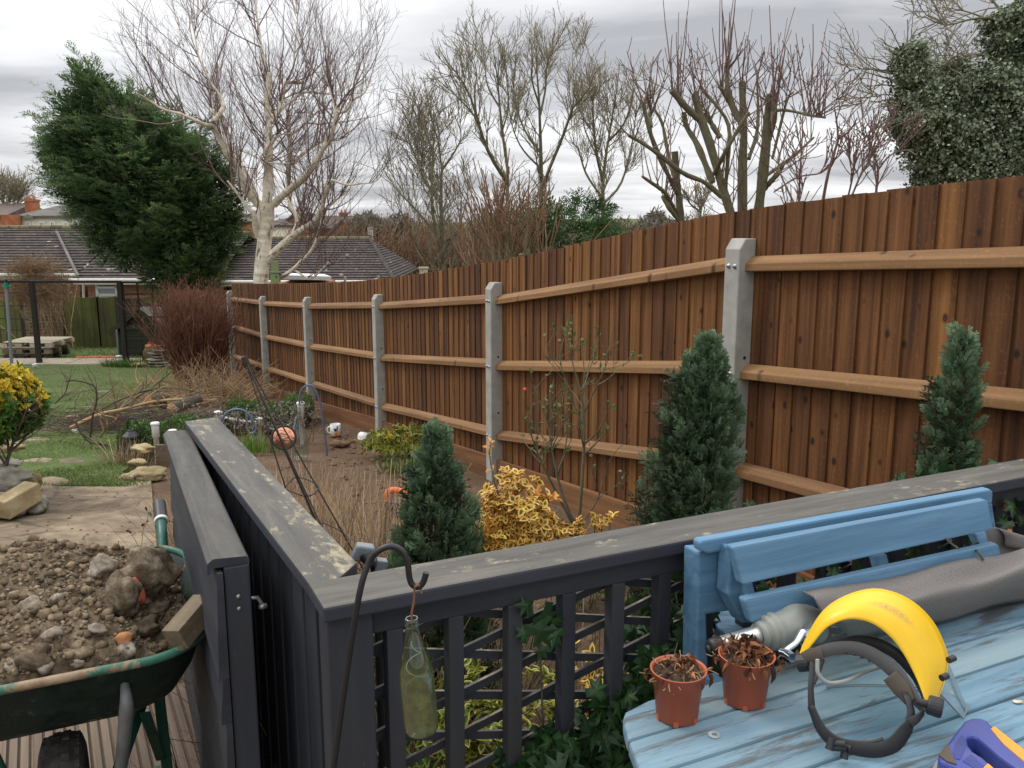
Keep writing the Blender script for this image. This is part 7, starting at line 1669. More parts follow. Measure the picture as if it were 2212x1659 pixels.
def bungalow(label, x0, x1, ye, yr, Ye, Yr, hipl=0, hipr=0, win=(), ridge_moss=True):
    el, er = P(x0, ye, Ye), P(x1, ye, Ye); ze = (el[2] + er[2]) / 2; el[2] = er[2] = ze; zr = zat((x0 + x1) / 2, yr, Yr)
    rl, rr_ = A(P(x0 + hipl, yr, Yr)[0] if hipl else el[0], Yr, zr), A(P(x1 - hipr, yr, Yr)[0] if hipr else er[0], Yr, zr)
    zg = float(gz(0, Ye)); t = thing('bungalow', label, 'bungalow', A((el[0] + er[0]) / 2, Ye + 4, zg))
    mb = MB(); roof_face(mb, el, er, rl, rr_)
    bl, br = el + A(0, 2 * (Yr - Ye), 0), er + A(0, 2 * (Yr - Ye), 0); mb.add([bl, br, rr_, rl], [(0, 1, 2, 3)], sm=False)
    if hipr: roof_face(mb, er, br, rr_, rr_)
    if hipl: roof_face(mb, bl, el, rl, rl)
    if hipr: mb.tube([er + UP * .02, rr_ + UP * .02], .09, 8)
    ro = build('roof', mb, MT['tiles'], t)
    mb = MB(); n = max(3, int(np.linalg.norm(rr_ - rl) / .45))
    for k in range(n):
        a, b = rl + (rr_ - rl) * (k + .03) / n, rl + (rr_ - rl) * (k + .97) / n; mb.tube([a + UP * .02, b + UP * .02], .13, 8, rn=random.random())
    build('ridge_tiles', mb, MT['moss'], ro)
    mb = MB(); zi = ze - .12; mb.box(((el[0] + er[0]) / 2, Ye + .55 + (Yr - Ye) * .5 + 1.2, (zg + zi) / 2), ((er[0] - el[0]) / 2 - .25, (Yr - Ye) * .5 + 1.2 , (zi - zg) / 2))
    if not hipl: mb.prism([A(el[0] + .27, Ye + .5, ze - .14), A(el[0] + .27, 2 * Yr - Ye - .5, ze - .14), A(el[0] + .27, Yr, zr - .12)], A(.2, 0, 0))
    build('wall', mb, MT['brick'], t)
    mb = MB(); mb.tube([el + A(-.1, -.1, -.03), er + A(.1, -.1, -.03)], .065, 8); build('gutter', mb, MT['offwhite'], t)
    mb = MB(); mb.bar(el + A(0, -.02, -.13), er + A(0, -.02, -.13), .03, .14); build('fascia', mb, MT['offwhite'], t)
    for (wx0, wx1, wy0, wy1) in win:
        Yw = Ye + .51; a, b = P(wx0, wy0, Yw), P(wx1, wy1, Yw); wi = MB(); cx_, cz = (a[0] + b[0]) / 2, (a[2] + b[2]) / 2; hw, hh = (b[0] - a[0]) / 2, (a[2] - b[2]) / 2
        for s in (-1, 1): wi.box((cx_ + s * (hw - .05), Yw, cz), (.05, .05, hh)); wi.box((cx_, Yw, cz + s * (hh - .05)), (hw - .1, .05, .05))
        w = build('window', wi, MT['white'], t); mb = MB(); mb.box((cx_, Yw + .02, cz), (hw - .1, .008, hh - .1)); build('pane', mb, MT['paleglass'], w)
        mb = MB(); fr = np.array([[1, 0, 0], [0, .93, .36], [0, -.36, .93]]); cc_ = A(cx_, Yw - .22, cz - .03)
        for s in (-1, 1): mb.box(cc_ + fr[0] * s * (hw - .15), (.035, .025, hh - .1), fr); mb.box(cc_ + fr[2] * s * (hh - .13), (hw - .12, .025, .035), fr)
        sa = build('open_sash', mb, MT['white'], w); mb = MB(); mb.box(cc_, (hw - .18, .006, hh - .16), fr); build('pane', mb, MT['paleglass'], w)
    return t, el, er, rl, rr_
t1, *_ = bungalow('tiled bungalow at the far left with a mossy ridge, behind the climber', -160, 168, 592, 494, 34, 38.5)
t2, e2l, e2r, *_ = bungalow('middle bungalow of brown tiles with an open white window, left of the conifer', 158, 470, 603, 507, 33.2, 37.7, win=((206, 266, 610, 642),))
t3, e3l, e3r, r3l, r3r = bungalow('right-hand bungalow with a hipped lichen-spotted roof behind the birch', 470, 852, 607, 518, 34, 38.5, hipr=52)
mb = MB(); a = P(158, 604, 33.1); mb.tube([P(178, 604, 33.1), P(180, 612, 33.2), P(181, 650, 33.4)], .05, 8); build('downpipe', mb, MT['offwhite'], t2)
mb = MB(); mb.bar(P(122, 500, 37.8), P(168, 596, 33.2), .10, .08, up=UP); build('valley_flashing', mb, MT['slateroof'], t2)
mb = MB(); an = P(805, 522, 38.4); mb.tube([an - UP * .2, P(805, 498, 38.4)], .018, 6); mb.tube([P(794, 499, 38.4), P(806, 499.5, 38.4)], .016, 6)
for k in range(5): q = P(795 + k * 2.4, 499, 38.4); mb.tube([q - UP * .18, q + UP * .18], .010, 5)
build('aerial', mb, MT['offwhite'], t3)
# white plastic lean-to roof just over the fence
t = thing('lean_to_roof', 'flat white plastic roof just over the fence below the birch', 'roof', P(665, 625, 27)); mb = MB(); mb.prism([P(612, 603, 26.0), P(716, 606, 26.0), P(700, 600, 28.5), P(625, 598, 28.5)], UP * .12); build('roof_sheet', mb, MT['white'], t); mb = MB(); mb.box(P(665, 640, 27), (.7, .8, .45)); build('walls', mb, MT['brick'], t)
# timber stakes beyond the fence
for x, yt, lab in ((745, 597, 'thin timber stake beyond the fence below the right-hand bungalow roof, leftmost'), (817, 595, 'thin timber stake beyond the fence, middle one'), (877, 596, 'thin timber stake beyond the fence, rightmost')):
    mb = MB(); q = P(x, yt, 24); mb.box(q - UP * .6, (.03, .03, .6)); solo('stake', mb, MT['palewood'], lab, 'stake')
# cream house
def simple_house(label, x0, x1, ye, yr, Y, dep, wall, roof, hip=0, wins=(), gable=False, chim=(), zbot=-6, name='house'):
    a, b = P(x0, ye, Y), P(x1, ye, Y); ze = (a[2] + b[2]) / 2; zr = zat(x0, yr, Y + dep / 2); t = thing(name, label, 'house', A((a[0] + b[0]) / 2, Y, zbot)); w = b[0] - a[0]
    mb = MB(); mb.box(((a[0] + b[0]) / 2, Y + dep / 2, (ze + zbot) / 2), (w / 2, dep / 2, (ze - zbot) / 2))
    if gable: mb.prism([A(a[0], Y - .05, ze), A(b[0], Y - .05, ze), A((a[0] + b[0]) / 2, Y - .05, zr)], A(0, .2, 0))
    wl_ = build('wall', mb, MT[wall], t); mb = MB(); o = .35
    if gable:
        m_ = (a[0] + b[0]) / 2
        for s, xe in ((-1, a[0]), (1, b[0])): mb.prism([A(xe + s * o, Y - .3, ze - .25), A(m_, Y - .3, zr + .05), A(m_, Y - .3, zr + .3), A(xe + s * o, Y - .3, ze)], A(0, dep + .6, 0))
    else:
        l, r = (a[0] - o, b[0] + o); V = [A(l, Y - o, ze), A(r, Y - o, ze), A(r, Y + dep + o, ze), A(l, Y + dep + o, ze), A(l + hip, Y + dep / 2, zr), A(r - hip, Y + dep / 2, zr)]; mb.add(V, [(0, 1, 5, 4), (2, 3, 4, 5)], sm=False); mb.add(V, [(1, 2, 5), (3, 0, 4)], sm=False); mb.add([v - UP * .15 for v in V[:4]] + V[:4], [(0, 1, 5, 4), (1, 2, 6, 5), (2, 3, 7, 6), (3, 0, 4, 7)], sm=False)
    ro = build('roof', mb, MT[roof], t)
    for xc, yc in chim:
        q = P(xc, yc, Y + dep / 2); mb = MB(); mb.box(q - UP * 1.0, (.45, .35, 1.0)); mb.box(q + UP * .03, (.52, .42, .08)); build('chimney', mb, MT['brickfar'], ro)
        mb = MB(); 
        for s in (-.2, .2): mb.lathe([(.12, 0), (.10, .35), (.001, .35)], q + A(s, 0, .1), UP, 8)
        build('chimney_pots', mb, MT['terracotta'], ro)
    for (wx, wy, ww, wh_) in wins:
        q = P(wx, wy, Y); s = Y / FPX; mb = MB()
        for sg in (-1, 1): mb.box(q + A(sg * ww * s * .5, -.06, 0), (.07, .06, wh_ * s * .5 + .07)); mb.box(q + A(0, -.06, sg * wh_ * s * .5), (ww * s * .5 - .07, .06, .07))
        mb.box(q + A(0, -.05, 0), (.04, .04, wh_ * s * .5 - .07)); 
        for sg in (-1, 1): mb.box(q + A(sg * (ww * s * .25), -.045, 0), (ww * s * .25 - .055, .03, .04))
        wo_ = build('window', mb, MT['white'], t); mb = MB(); mb.box(q + A(0, -.012, 0), (ww * s * .5 - .05, .01, wh_ * s * .5 - .05)); build('pane', mb, MT['windowglass'], wo_)
    return t, ze, zr
t, ze, zr = simple_house('cream rendered house with a hipped tiled roof beyond the bungalows', 45, 236, 466, 435, 70, 9, 'whitewall', 'slateroof', hip=2.6, wins=((63, 487, 8, 14), (92, 487, 10, 14), (115, 488, 9, 17), (144, 489, 9, 17), (166, 489, 9, 17), (206, 489, 9, 17)), chim=((69, 434),))
mb = MB(); mb.prism([P(48, 472, 69.6), P(72, 472, 69.6), P(66, 465, 69.6), P(60, 462, 69.6), P(54, 465, 69.6)], A(0, .5, 0)); build('pediment', mb, MT['greystone'], t)
mb = MB(); q = P(71, 434, 74); mb.tube([q, q + UP * 1.1], .02, 5); mb.tube([q + UP * 1.0 - A(.5, 0, 0), q + UP * 1.0 + A(.5, 0, 0)], .015, 5); build('aerial', mb, MT['steel'], t)
mb = MB(); mb.box(P(27, 492, 69.5), (.62, .3, 1.0)); build('side_wall', mb, MT['brickfar'], t)
simple_house('orange brick house end at the far left edge', -60, 12, 464, 440, 82, 8, 'brickfar', 'farroof', gable=False)
simple_house('dark-roofed brick house peeping over the cream house roof', 136, 186, 447, 430, 100, 10, 'brickfar', 'slateroof', gable=True)
simple_house('brick house on the skyline between the conifer and the birch', 482, 546, 478, 462, 105, 9, 'brickfar', 'farroof', chim=((512, 455),), hip=1.5)
simple_house('orange brick terrace with a tall gable right of the birch trunk', 607, 668, 492, 466, 92, 9, 'brickfar', 'farroof', gable=True, chim=((650, 462),))
simple_house('long brown-roofed terrace behind the birch branches', 640, 770, 492, 466, 98, 9, 'brickfar', 'farroof', chim=((742, 461),), hip=1.0)
simple_house('small orange gabled house among the birch twigs', 716, 762, 503, 480, 85, 8, 'brickfar', 'farroof', gable=True)
simple_house('brown cottage roofs low behind the birch crown', 560, 612, 486, 472, 88, 9, 'whitewall', 'farroof', hip=1.5)
simple_house('brick house with small white-framed windows behind the bare trees', 826, 905, 530, 500, 52, 8, 'brick', 'farroof', hip=1.0, wins=((845, 541, 9, 14), (869, 541, 9, 14), (848, 572, 9, 12), (876, 577, 10, 14)))
simple_house('far pale brick house hidden behind the coppiced shoots', 1010, 1100, 520, 496, 75, 8, 'brickfar', 'farroof', hip=1.2)
# skyline wood: rolling hill with winter trees
mb = MB(); xs_ = np.linspace(-500, 500, 60); yy_ = np.array([240, 300, 380, 600]); hgt = [-9, -2.0, 1.0, 0.5]
mb.grid(np.array([[A(x, y, h + 1.4 * math.sin(x * .013 + 1) + .7 * math.sin(x * .041)) for x in xs_] for y, h in zip(yy_, hgt)]), rn=.5); tag(build('hills', mb, MT['lawn'], loc=(0, 0, 0)), kind='structure')
g = np.random.default_rng(8); mb = MB(); n = 30000; cx_ = g.uniform(-230, 260, 420); cy_ = g.uniform(190, 330, 420); ch = g.uniform(2.2, 6.0, 420); i = g.integers(0, 420, n); v = unit(g.normal(size=(n, 3))); base_z = np.interp(cy_, yy_, hgt)
p = np.stack([cx_[i], cy_[i], base_z[i] + ch[i] * .42], 1) + v * g.uniform(.5, 1, (n, 1)) * np.stack([ch[i] * .75, ch[i] * .6, ch[i] * .55], 1); p[:, 2] = np.maximum(p[:, 2], -9); quads(mb, p, unit(v + UP), unit(g.normal(size=(n, 3))), g.uniform(.5, 1.5, n), .45); tag(build('distant_wood', mb, MT['farwood']), 'brown winter woodland along the skyline', 'woodland', kind='stuff')
# thicket between the houses and the fence: uncountable bare scrub
g = np.random.default_rng(18); mb = MB(); n = 900; px_ = np.r_[g.uniform(735, 1010, 520), g.uniform(1010, 1420, 260), g.uniform(480, 760, 120)]; Y = g.uniform(42, 62, n); x = (px_ - 1106) / FPX * Y; top = 470 + 40 * g.random(n) + np.where(px_ > 1010, 5, 0) + 20 * (px_ < 760); zt = np.array([zat(a, b, c) for a, b, c in zip(px_, top, Y)]); zb = zt - g.uniform(2.0, 3.6, n)
st = polys(np.stack([x, Y, zb], 1), unit(g.normal(0, .22, (n, 3)) + UP), zt - zb, 7, .25, .1); R0 = g.uniform(.02, .05, n)[:, None] * np.linspace(1, .3, 7); mb.tubes(st, R0, 3); b1, r1 = spawn(st, R0, 5200, (.3, 1), (20, 50), (.5, 1.4), 5, .3, .12, .6, .4); mb.tubes(b1, np.maximum(r1, .010), 3)
st[:, 0, 2] = np.minimum(st[:, 0, 2], gz(0, st[:, 0, 1])); tag(build('scrub', mb, MT['twigorange']), 'tangled brown winter scrub beyond the fence', 'scrub', kind='stuff')
mb = MB(); n = 26000; px_ = np.r_[g.uniform(735, 1010, n // 2), g.uniform(1010, 1500, n - n // 2)]; Y = g.uniform(48, 66, n); yy = 500 + 26 * np.sin(px_ * .021) + 12 * np.sin(px_ * .07) + g.exponential(28, n) + g.normal(0, 5, n); q = np.array([P(a, b, c) for a, b, c in zip(px_, yy, Y)]); quads(mb, q, rdir(n), rdir(n), g.uniform(.25, .7, n), .12); tag(build('scrub_mass', mb, MT['farwood']), 'dense brown scrub and brambles behind the bare trees', 'scrub', kind='stuff')

# ================================================================== TREES
zb_ = lambda x, y: ((200 + .4219 * x) / 1.1573, .4219 * y / 1.1573)
def conv(f, paths, sc):
    return [[(*f(q[0], q[1]), q[2] * sc, q[3] if len(q) > 3 else 0) for q in p] for p in paths]
BIR = [[(1068, 1720, 88), (1075, 1600, 84), (1088, 1480, 86), (1098, 1380, 88), (1102, 1260, 95), (1108, 1200, 80)], [(1108, 1215, 62), (1118, 1000, 52, .1), (1118, 850, 46, .1), (1118, 740, 40, .2), (1108, 600, 34, .2), (1118, 500, 32, .2), (1124, 428, 30, .2)], [(1108, 445, 20, .2), (1080, 320, 17, .2), (1065, 200, 13, .3), (1045, 80, 10, .3), (1040, -80, 6, .4)],
       [(1062, 1215, 52), (990, 1130, 44, -.2), (930, 1000, 40, -.4), (870, 900, 36, -.6), (820, 800, 32, -.8), (788, 715, 30, -.9)], [(788, 745, 24, -.9), (740, 740, 22, -1.1), (680, 712, 19, -1.3), (600, 675, 16, -1.5), (500, 650, 13, -1.7), (420, 600, 10, -1.8), (330, 545, 6, -2)], [(795, 715, 28, -.9), (840, 660, 24, -.9), (850, 610, 22, -.8), (820, 555, 18, -.8), (780, 500, 14, -.8), (740, 420, 11, -.9), (700, 330, 9, -1), (680, 200, 7, -1), (640, 60, 4, -1.1)],
       [(1050, 1190, 32, .2), (980, 1020, 28, .5), (910, 900, 24, .8), (850, 770, 19, 1), (815, 690, 16, 1.1), (775, 640, 13, 1.2), (765, 560, 11, 1.3), (765, 490, 9, 1.3), (800, 380, 6, 1.4)], [(1150, 1210, 48), (1220, 1140, 40, -.3), (1300, 1080, 36, -.6), (1380, 990, 32, -.9), (1450, 860, 29, -1.1), (1510, 740, 27, -1.2), (1522, 650, 22, -1.2), (1500, 580, 15, -1.2), (1470, 500, 10, -1.2), (1440, 380, 6, -1.2)], [(1520, 665, 18, -1.2), (1580, 655, 15, -1.3), (1620, 590, 12, -1.4), (1680, 555, 9, -1.5), (1725, 470, 6, -1.5)],
       [(1238, 1180, 28, .5), (1236, 1000, 28, .6), (1245, 850, 27, .7), (1235, 740, 25, .8), (1230, 650, 22, .8)], [(1110, 1545, 56), (1180, 1470, 46, -.2), (1250, 1410, 42, -.4), (1330, 1350, 34, -.6), (1400, 1300, 28, -.8), (1440, 1200, 26, -.9), (1470, 1075, 22, -1)], [(1470, 1075, 18, -1), (1500, 1068, 15, -1), (1580, 1095, 12, -1.1), (1680, 1085, 9, -1.2), (1760, 1070, 6, -1.3), (1830, 950, 4, -1.4)], [(1262, 1400, 32, -.4), (1290, 1300, 29, -.1), (1250, 1230, 27, .2), (1240, 1160, 26, .5)], [(1400, 1300, 18, -.8), (1500, 1200, 13, -.6), (1600, 1120, 8, -.4)],
       [(1130, 725, 28, .2), (1180, 640, 28, .4), (1200, 560, 26, .6), (1215, 490, 22, .7), (1270, 490, 18, .8), (1320, 490, 16, .9)], [(1215, 495, 14, .7), (1260, 420, 11, .8), (1272, 300, 8, .8), (1290, 100, 5, .9), (1300, -40, 3, .9)], [(1180, 655, 20, .4), (1260, 590, 18, .6), (1340, 545, 14, .8), (1440, 550, 10, 1), (1470, 470, 6, 1)], [(1248, 800, 16, .7), (1330, 740, 14, .9), (1410, 660, 11, 1.1), (1500, 640, 8, 1.3)], [(1255, 970, 22, .6), (1350, 890, 19, .8), (1450, 830, 15, 1), (1560, 820, 11, 1.2), (1590, 700, 6, 1.3)], [(890, 865, 9, .8), (1000, 910, 9, .5), (1100, 960, 9, -.2), (1200, 970, 9, -.3), (1300, 960, 7, -.4)],
       [(1058, 1405, 40), (1035, 1335, 32, -.2), (1038, 1280, 28, -.3), (990, 1225, 20, -.4), (930, 1140, 16, -.5), (872, 1070, 11, -.6)], [(1120, 1690, 26, -.1), (1230, 1620, 24, -.3), (1300, 1560, 20, -.5), (1380, 1470, 17, -.7), (1420, 1350, 12, -.8), (1430, 1280, 7, -.8)], [(1270, 1600, 12, -.4), (1360, 1650, 11, -.5), (1420, 1610, 10, -.6), (1475, 1550, 8, -.7)], [(1110, 860, 14), (1060, 960, 10, -.3), (1040, 1060, 7, -.5), (1090, 1050, 5, -.6)], [(1130, 860, 16, -.1), (1180, 800, 10, -.3), (1250, 790, 6, -.5)]]
YB = 21.0
t = thing('birch_tree', 'tall leafless pale-barked birch with pollarded limbs beyond the fence', 'tree', P(569, 640, YB) * A(1, 1, 0) + UP * float(gz(0, YB)))
PB, RB = dtree(conv(zb_, BIR, .4219 / 1.1573), YB, K=14); RB = RB * RNG.uniform(.93, 1.09, RB.shape)
PB[0][0][2] = float(gz(0, YB)); mb = MB(); mb.tubes(PB[:1], RB[:1], 20); build('trunk', mb, MT['birch'], t)
mb = MB(); mb.tubes(PB[1:], RB[1:], 11); build('limbs', mb, MT['birch'], t)
# fine twigs: three orders
thin = [i for i in range(1, len(PB)) if RB[i][0] < .30]; wts = np.array([1.0 if RB[i][-1] < .09 else .45 for i in thin]); Pt, Rt = PB[thin], RB[thin]
RNG = np.random.default_rng(71)
b1, r1 = spawn(Pt, np.minimum(Rt, .030), 300, (.30, 1), (20, 60), (1.0, 2.7), 9, .75, .10, .55, .22, weight=np.linalg.norm(np.diff(Pt, axis=1), axis=2).sum(1) * wts, upb=.8)
b2, r2 = spawn(b1, r1, 1600, (.15, 1), (18, 45), (.5, 1.3), 7, .3, .09, .6, .4, upb=.35); b3, r3 = spawn(b2, r2, 5200, (.15, 1), (18, 50), (.18, .55), 4, .05, .10, .7, .6, down=.3)
mb = MB(); mb.tubes(b1, np.maximum(r1, .0058), 4); mb.tubes(b2, np.maximum(r2 * .8, .0032), 3); mb.tubes(b3, np.maximum(r3 * .6, .0020), 3)
# hanging fine twigs on the right side
b4, r4 = spawn(Pt[[8, 11, 13, 18]] if len(Pt) > 18 else Pt, np.full((4, 14), .012), 80, (.3, 1), (40, 90), (.6, 1.4), 7, -.5, .12, .6, .5, down=1.2, upb=-.4); mb.tubes(b4, np.maximum(r4, .004), 3); b5, r5 = spawn(b4, r4, 500, (.2, 1), (20, 50), (.15, .45), 4, -.2, .1, .7, .6, down=.6); mb.tubes(b5, np.maximum(r5, .0026), 3)
build('twigs', mb, MT['twigred'], t)
# nest box on the birch, feeder on the far fence
Yn = 20.6; t = thing('nest_box', 'pale green nest box fixed to the birch trunk', 'nest box', P(596, 612, Yn)); mb = MB(); q = P(595, 600, Yn); mb.box(q, (.10, .07, .12)); mb.box(P(594, 583, Yn + .08), (.085, .02, .20)); build('box', mb, MT['birdgreen'], t)
mb = MB(); mb.box(P(596, 590, Yn), (.115, .11, .018), np.array([[1, 0, 0], [0, .9, -.3], [0, .3, .9]])); mb.lathe([(.001, .004), (.022, .004), (.024, 0)], P(597, 598, Yn - .072), A(0, -1, 0), 12, mi=1); build('lid', mb, [MT['polegrey'], MT['black']], t)
Yn = 17.6; t = thing('bird_table', 'small wooden bird house on the return fence above the red bush', 'bird house', P(505, 745, Yn)); q = P(504, 742, Yn)
t = None
mb = MB()
# leyland cypress
YL_ = 23.0; t = thing('leyland_cypress', 'large dark green feathery conifer leaning left beside the birch', 'conifer', A(P(432, 640, YL_)[0], YL_, float(gz(0, YL_)))); g = np.random.default_rng(44); RNG = np.random.default_rng(45)
tb = A(P(432, 640, YL_)[0], YL_, float(gz(0, YL_))); ttop = P(335, 300, YL_); mb = MB(); mb.tube([tb, tb * .6 + ttop * .4, ttop], [.20, .14, .05], 10); build('trunk', mb, MT['barkdark'], t)
E_L = [((330, 415), 180, 160, 1.9), ((225, 320), 125, 105, 1.4), ((390, 360), 120, 120, 1.5), ((420, 500), 105, 125, 1.4), ((290, 500), 110, 95, 1.3), ((180, 285), 80, 75, 1.0), ((215, 400), 95, 70, 1.2), ((400, 590), 85, 70, 1.0), ((205, 215), 40, 70, .6), ((290, 270), 60, 70, .8), ((145, 335), 40, 28, .5), ((470, 440), 55, 90, .8)]
mb = MB(); mbd = MB(); mbt = MB()
for (c, rx, ry, rz) in E_L:
    s = YL_ / FPX; cc_ = P(*c, YL_); rx, ry, rz = rx * .80, ry * .84, rz * .85; n = int(16 + rx * ry / 230)
    v = unit(g.normal(size=(n, 3)) * A(1, 1, .9)); v[:, 1] = np.where(g.random(n) < .62, -np.abs(v[:, 1]), v[:, 1]); lumpy = 1 + .16 * np.sin(v[:, 0] * 5 + c[0]) * np.sin(v[:, 2] * 6 + c[1])
    tipp = cc_ + v * (g.uniform(.66, 1.20, n) * lumpy)[:, None] * A(rx * s, rz, ry * s)
    trunkpt = tb + (ttop - tb) * np.clip((tipp[:, 2:3] - .5 - tb[2]) / (ttop[2] - tb[2]), .08, 1)
    out = unit(tipp - trunkpt); d = unit(out + UP * g.uniform(.15, .55, (n, 1))); L = g.uniform(.7, 1.35, n)
    # each bough: a fan of sprays around a short branch
    m = 20; rep = np.repeat(np.arange(n), m); f = np.tile(np.linspace(-.8, .30, m), n) + g.normal(0, .05, n * m); side = g.normal(0, 1, (n * m, 3)); side = side - d[rep] * (side * d[rep]).sum(1, keepdims=True); side[:, 2] *= .5
    pos = tipp[rep] + d[rep] * (f * L[rep])[:, None] + side * (.10 * (1.0 - f) * L[rep])[:, None]; dd = unit(d[rep] * 1.0 + side * .38 - UP * .10 + g.normal(0, .1, (n * m, 3)))
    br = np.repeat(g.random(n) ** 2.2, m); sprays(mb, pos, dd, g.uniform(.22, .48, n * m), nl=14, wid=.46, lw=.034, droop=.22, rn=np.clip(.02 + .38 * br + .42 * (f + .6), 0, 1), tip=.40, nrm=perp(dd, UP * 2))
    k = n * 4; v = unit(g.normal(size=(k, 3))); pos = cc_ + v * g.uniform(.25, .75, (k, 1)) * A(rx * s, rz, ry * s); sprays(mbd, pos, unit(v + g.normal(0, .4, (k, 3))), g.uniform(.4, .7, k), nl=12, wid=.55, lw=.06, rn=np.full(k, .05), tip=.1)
    bp = np.stack([trunkpt[:14] + (tipp[:14] - trunkpt[:14]) * fr_ - UP * .25 * math.sin(fr_ * 3.1) for fr_ in np.linspace(0, 1, 6)], 1); mbt.tubes(bp, np.linspace(.045, .01, 6)[None] * np.ones((len(bp), 1)), 5)
# ragged top shoots and the wind-blown side tips
for (x, y, dx, dy) in ((190, 150, -.25, 1), (178, 175, -.3, 1), (205, 185, -.1, 1), (165, 215, -.6, .8), (225, 225, .1, 1), (300, 212, .1, 1), (270, 225, -.2, 1), (85, 300, -1, .55), (72, 322, -1, .35), (95, 335, -1, .2), (75, 270, -1, .7), (120, 285, -1, .6), (88, 395, -1, .1), (150, 245, -.8, .8), (330, 250, .1, 1), (140, 200, -.7, .7), (215, 200, -.1, 1), (198, 165, -.2, 1), (110, 360, -1, .1), (380, 290, .3, 1), (420, 300, .4, 1)):
    tp = P(x, y, YL_ - .4); dd = unit(A(dx, -.1, dy)); n = 26; f = g.uniform(-1.25, -.32, n); pos = tp + dd * f[:, None] + g.normal(0, .10, (n, 3)) * (.4 - f)[:, None]; sprays(mb, pos, unit(dd + g.normal(0, .28, (n, 3))), g.uniform(.25, .5, n), nl=14, wid=.40, lw=.035, droop=.2, rn=g.uniform(.2, .6, n), tip=.4)
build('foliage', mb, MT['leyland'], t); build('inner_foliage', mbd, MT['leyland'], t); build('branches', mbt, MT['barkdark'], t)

def bare_tree(name, label, Y, f, paths, sc, n1, n2, n3, seed, bark='bark', twig='twiggrey', L1=(.8, 2.0), L2=(.35, .9), L3=(.12, .35), up=.45, mr=(.008, .0046, .0030), ang=(22, 50), rs=.6, group=None, wig=.10, foot=True, sides=9):
    global RNG
    RNG = np.random.default_rng(seed); P0, R0 = dtree(conv(f, paths, sc), Y, K=12)
    b = A(P0[0][0][0], P0[0][0][1], float(gz(0, P0[0][0][1])))
    t = thing(name, label, 'tree', b, group)
    if foot: P0[0] = resamp(np.vstack([[b], P0[0]]), 12)
    mb = MB(); mb.tubes(P0[:1], R0[:1] * 1.0, sides + 3); build('trunk', mb, MT[bark], t)
    if len(P0) > 1: mb = MB(); mb.tubes(P0[1:], R0[1:], sides); build('limbs', mb, MT[bark], t)
    b1, r1 = spawn(P0, R0 * .8, n1, (.28, .92), ang, (L1[0] * .65, L1[1] * .68), 8, up, wig, rs, .3, upb=.4); mb = MB(); mb.tubes(b1, np.maximum(r1, mr[0]), 5)
    if n2: b2, r2 = spawn(b1, r1, int(n2 * 1.5), (.2, 1), (22, 50), L2, 6, up * .8, .12, .62, .4, upb=.3); mb.tubes(b2, np.maximum(r2, mr[1]), 4)
    if n3: b3, r3 = spawn(b2, r2, int(n3 * 1.8), (.2, 1), (25, 55), L3, 4, up * .6, .12, .7, .6); mb.tubes(b3, np.maximum(r3, mr[2]), 3)
    build('twigs', mb, MT[twig], t); return t
zc = lambda x, y: ((900 + .4219 * x) / 1.1573, .4219 * y / 1.1573); s3 = .4219 / 1.1573
bare_tree('bare_tree', 'dark slender many-stemmed bare tree behind the middle of the fence', 19, zc, [[(495, 1640, 34), (485, 1450, 30), (480, 1200, 26), (485, 1000, 20, .2), (470, 850, 13, .3), (420, 700, 8, .3), (390, 540, 5, .3)], [(480, 1500, 20), (440, 1330, 18, -.2), (425, 1150, 15, -.3), (430, 950, 12, -.3), (440, 800, 8, -.4), (435, 650, 4, -.4)], [(470, 1420, 14, .1), (380, 1300, 12, .3), (270, 1180, 9, .5), (200, 1100, 6, .7), (170, 1030, 4, .8)], [(480, 1200, 14), (390, 1080, 12, .4), (340, 960, 9, .6), (290, 830, 6, .8), (250, 800, 4, .9)], [(485, 1010, 14, .2), (560, 900, 10, .4), (600, 800, 7, .6), (560, 680, 4, .7)], [(365, 1100, 8), (368, 900, 7), (350, 700, 5), (350, 580, 3)], [(400, 1560, 16, -.3), (330, 1440, 13, -.6), (280, 1330, 9, -.8), (240, 1250, 5, -1)], [(500, 1480, 12), (580, 1350, 9, .3), (630, 1200, 6, .5), (640, 1080, 4, .6)]], s3, 130, 520, 1300, 1, 'barkolive', 'twiggrey', (.7, 1.7), (.3, .8), (.1, .3))
bare_tree('ash_tree', 'leaning bare ash with two long limbs behind the coppiced stumps', 19.5, zc, [[(900, 1640, 44), (880, 1400, 40), (870, 1200, 36), (880, 1080, 30), (870, 960, 22, .1), (845, 800, 18, .2), (825, 600, 14, .3), (815, 450, 10, .3), (800, 320, 5, .3), (790, 290, 3, .3)], [(875, 1080, 26), (800, 970, 22, -.3), (740, 850, 19, -.5), (700, 720, 16, -.7), (660, 590, 12, -.8), (600, 470, 9, -.9), (520, 370, 6, -1), (470, 290, 3, -1)], [(710, 730, 12, -.7), (640, 640, 9, -.9), (560, 560, 6, -1), (490, 500, 4, -1)], [(830, 640, 12, .2), (760, 520, 9, .4), (740, 400, 6, .5), (725, 200, 3, .6)], [(690, 690, 11, -.7), (680, 560, 9, -.6), (690, 420, 6, -.5), (660, 310, 3, -.5)], [(840, 780, 12, .2), (880, 640, 9, .5), (870, 480, 6, .6), (850, 220, 3, .7)]], s3, 85, 330, 620, 2, 'bark', 'twiggrey', (.6, 1.6), (.25, .7), (.1, .28), up=.55)
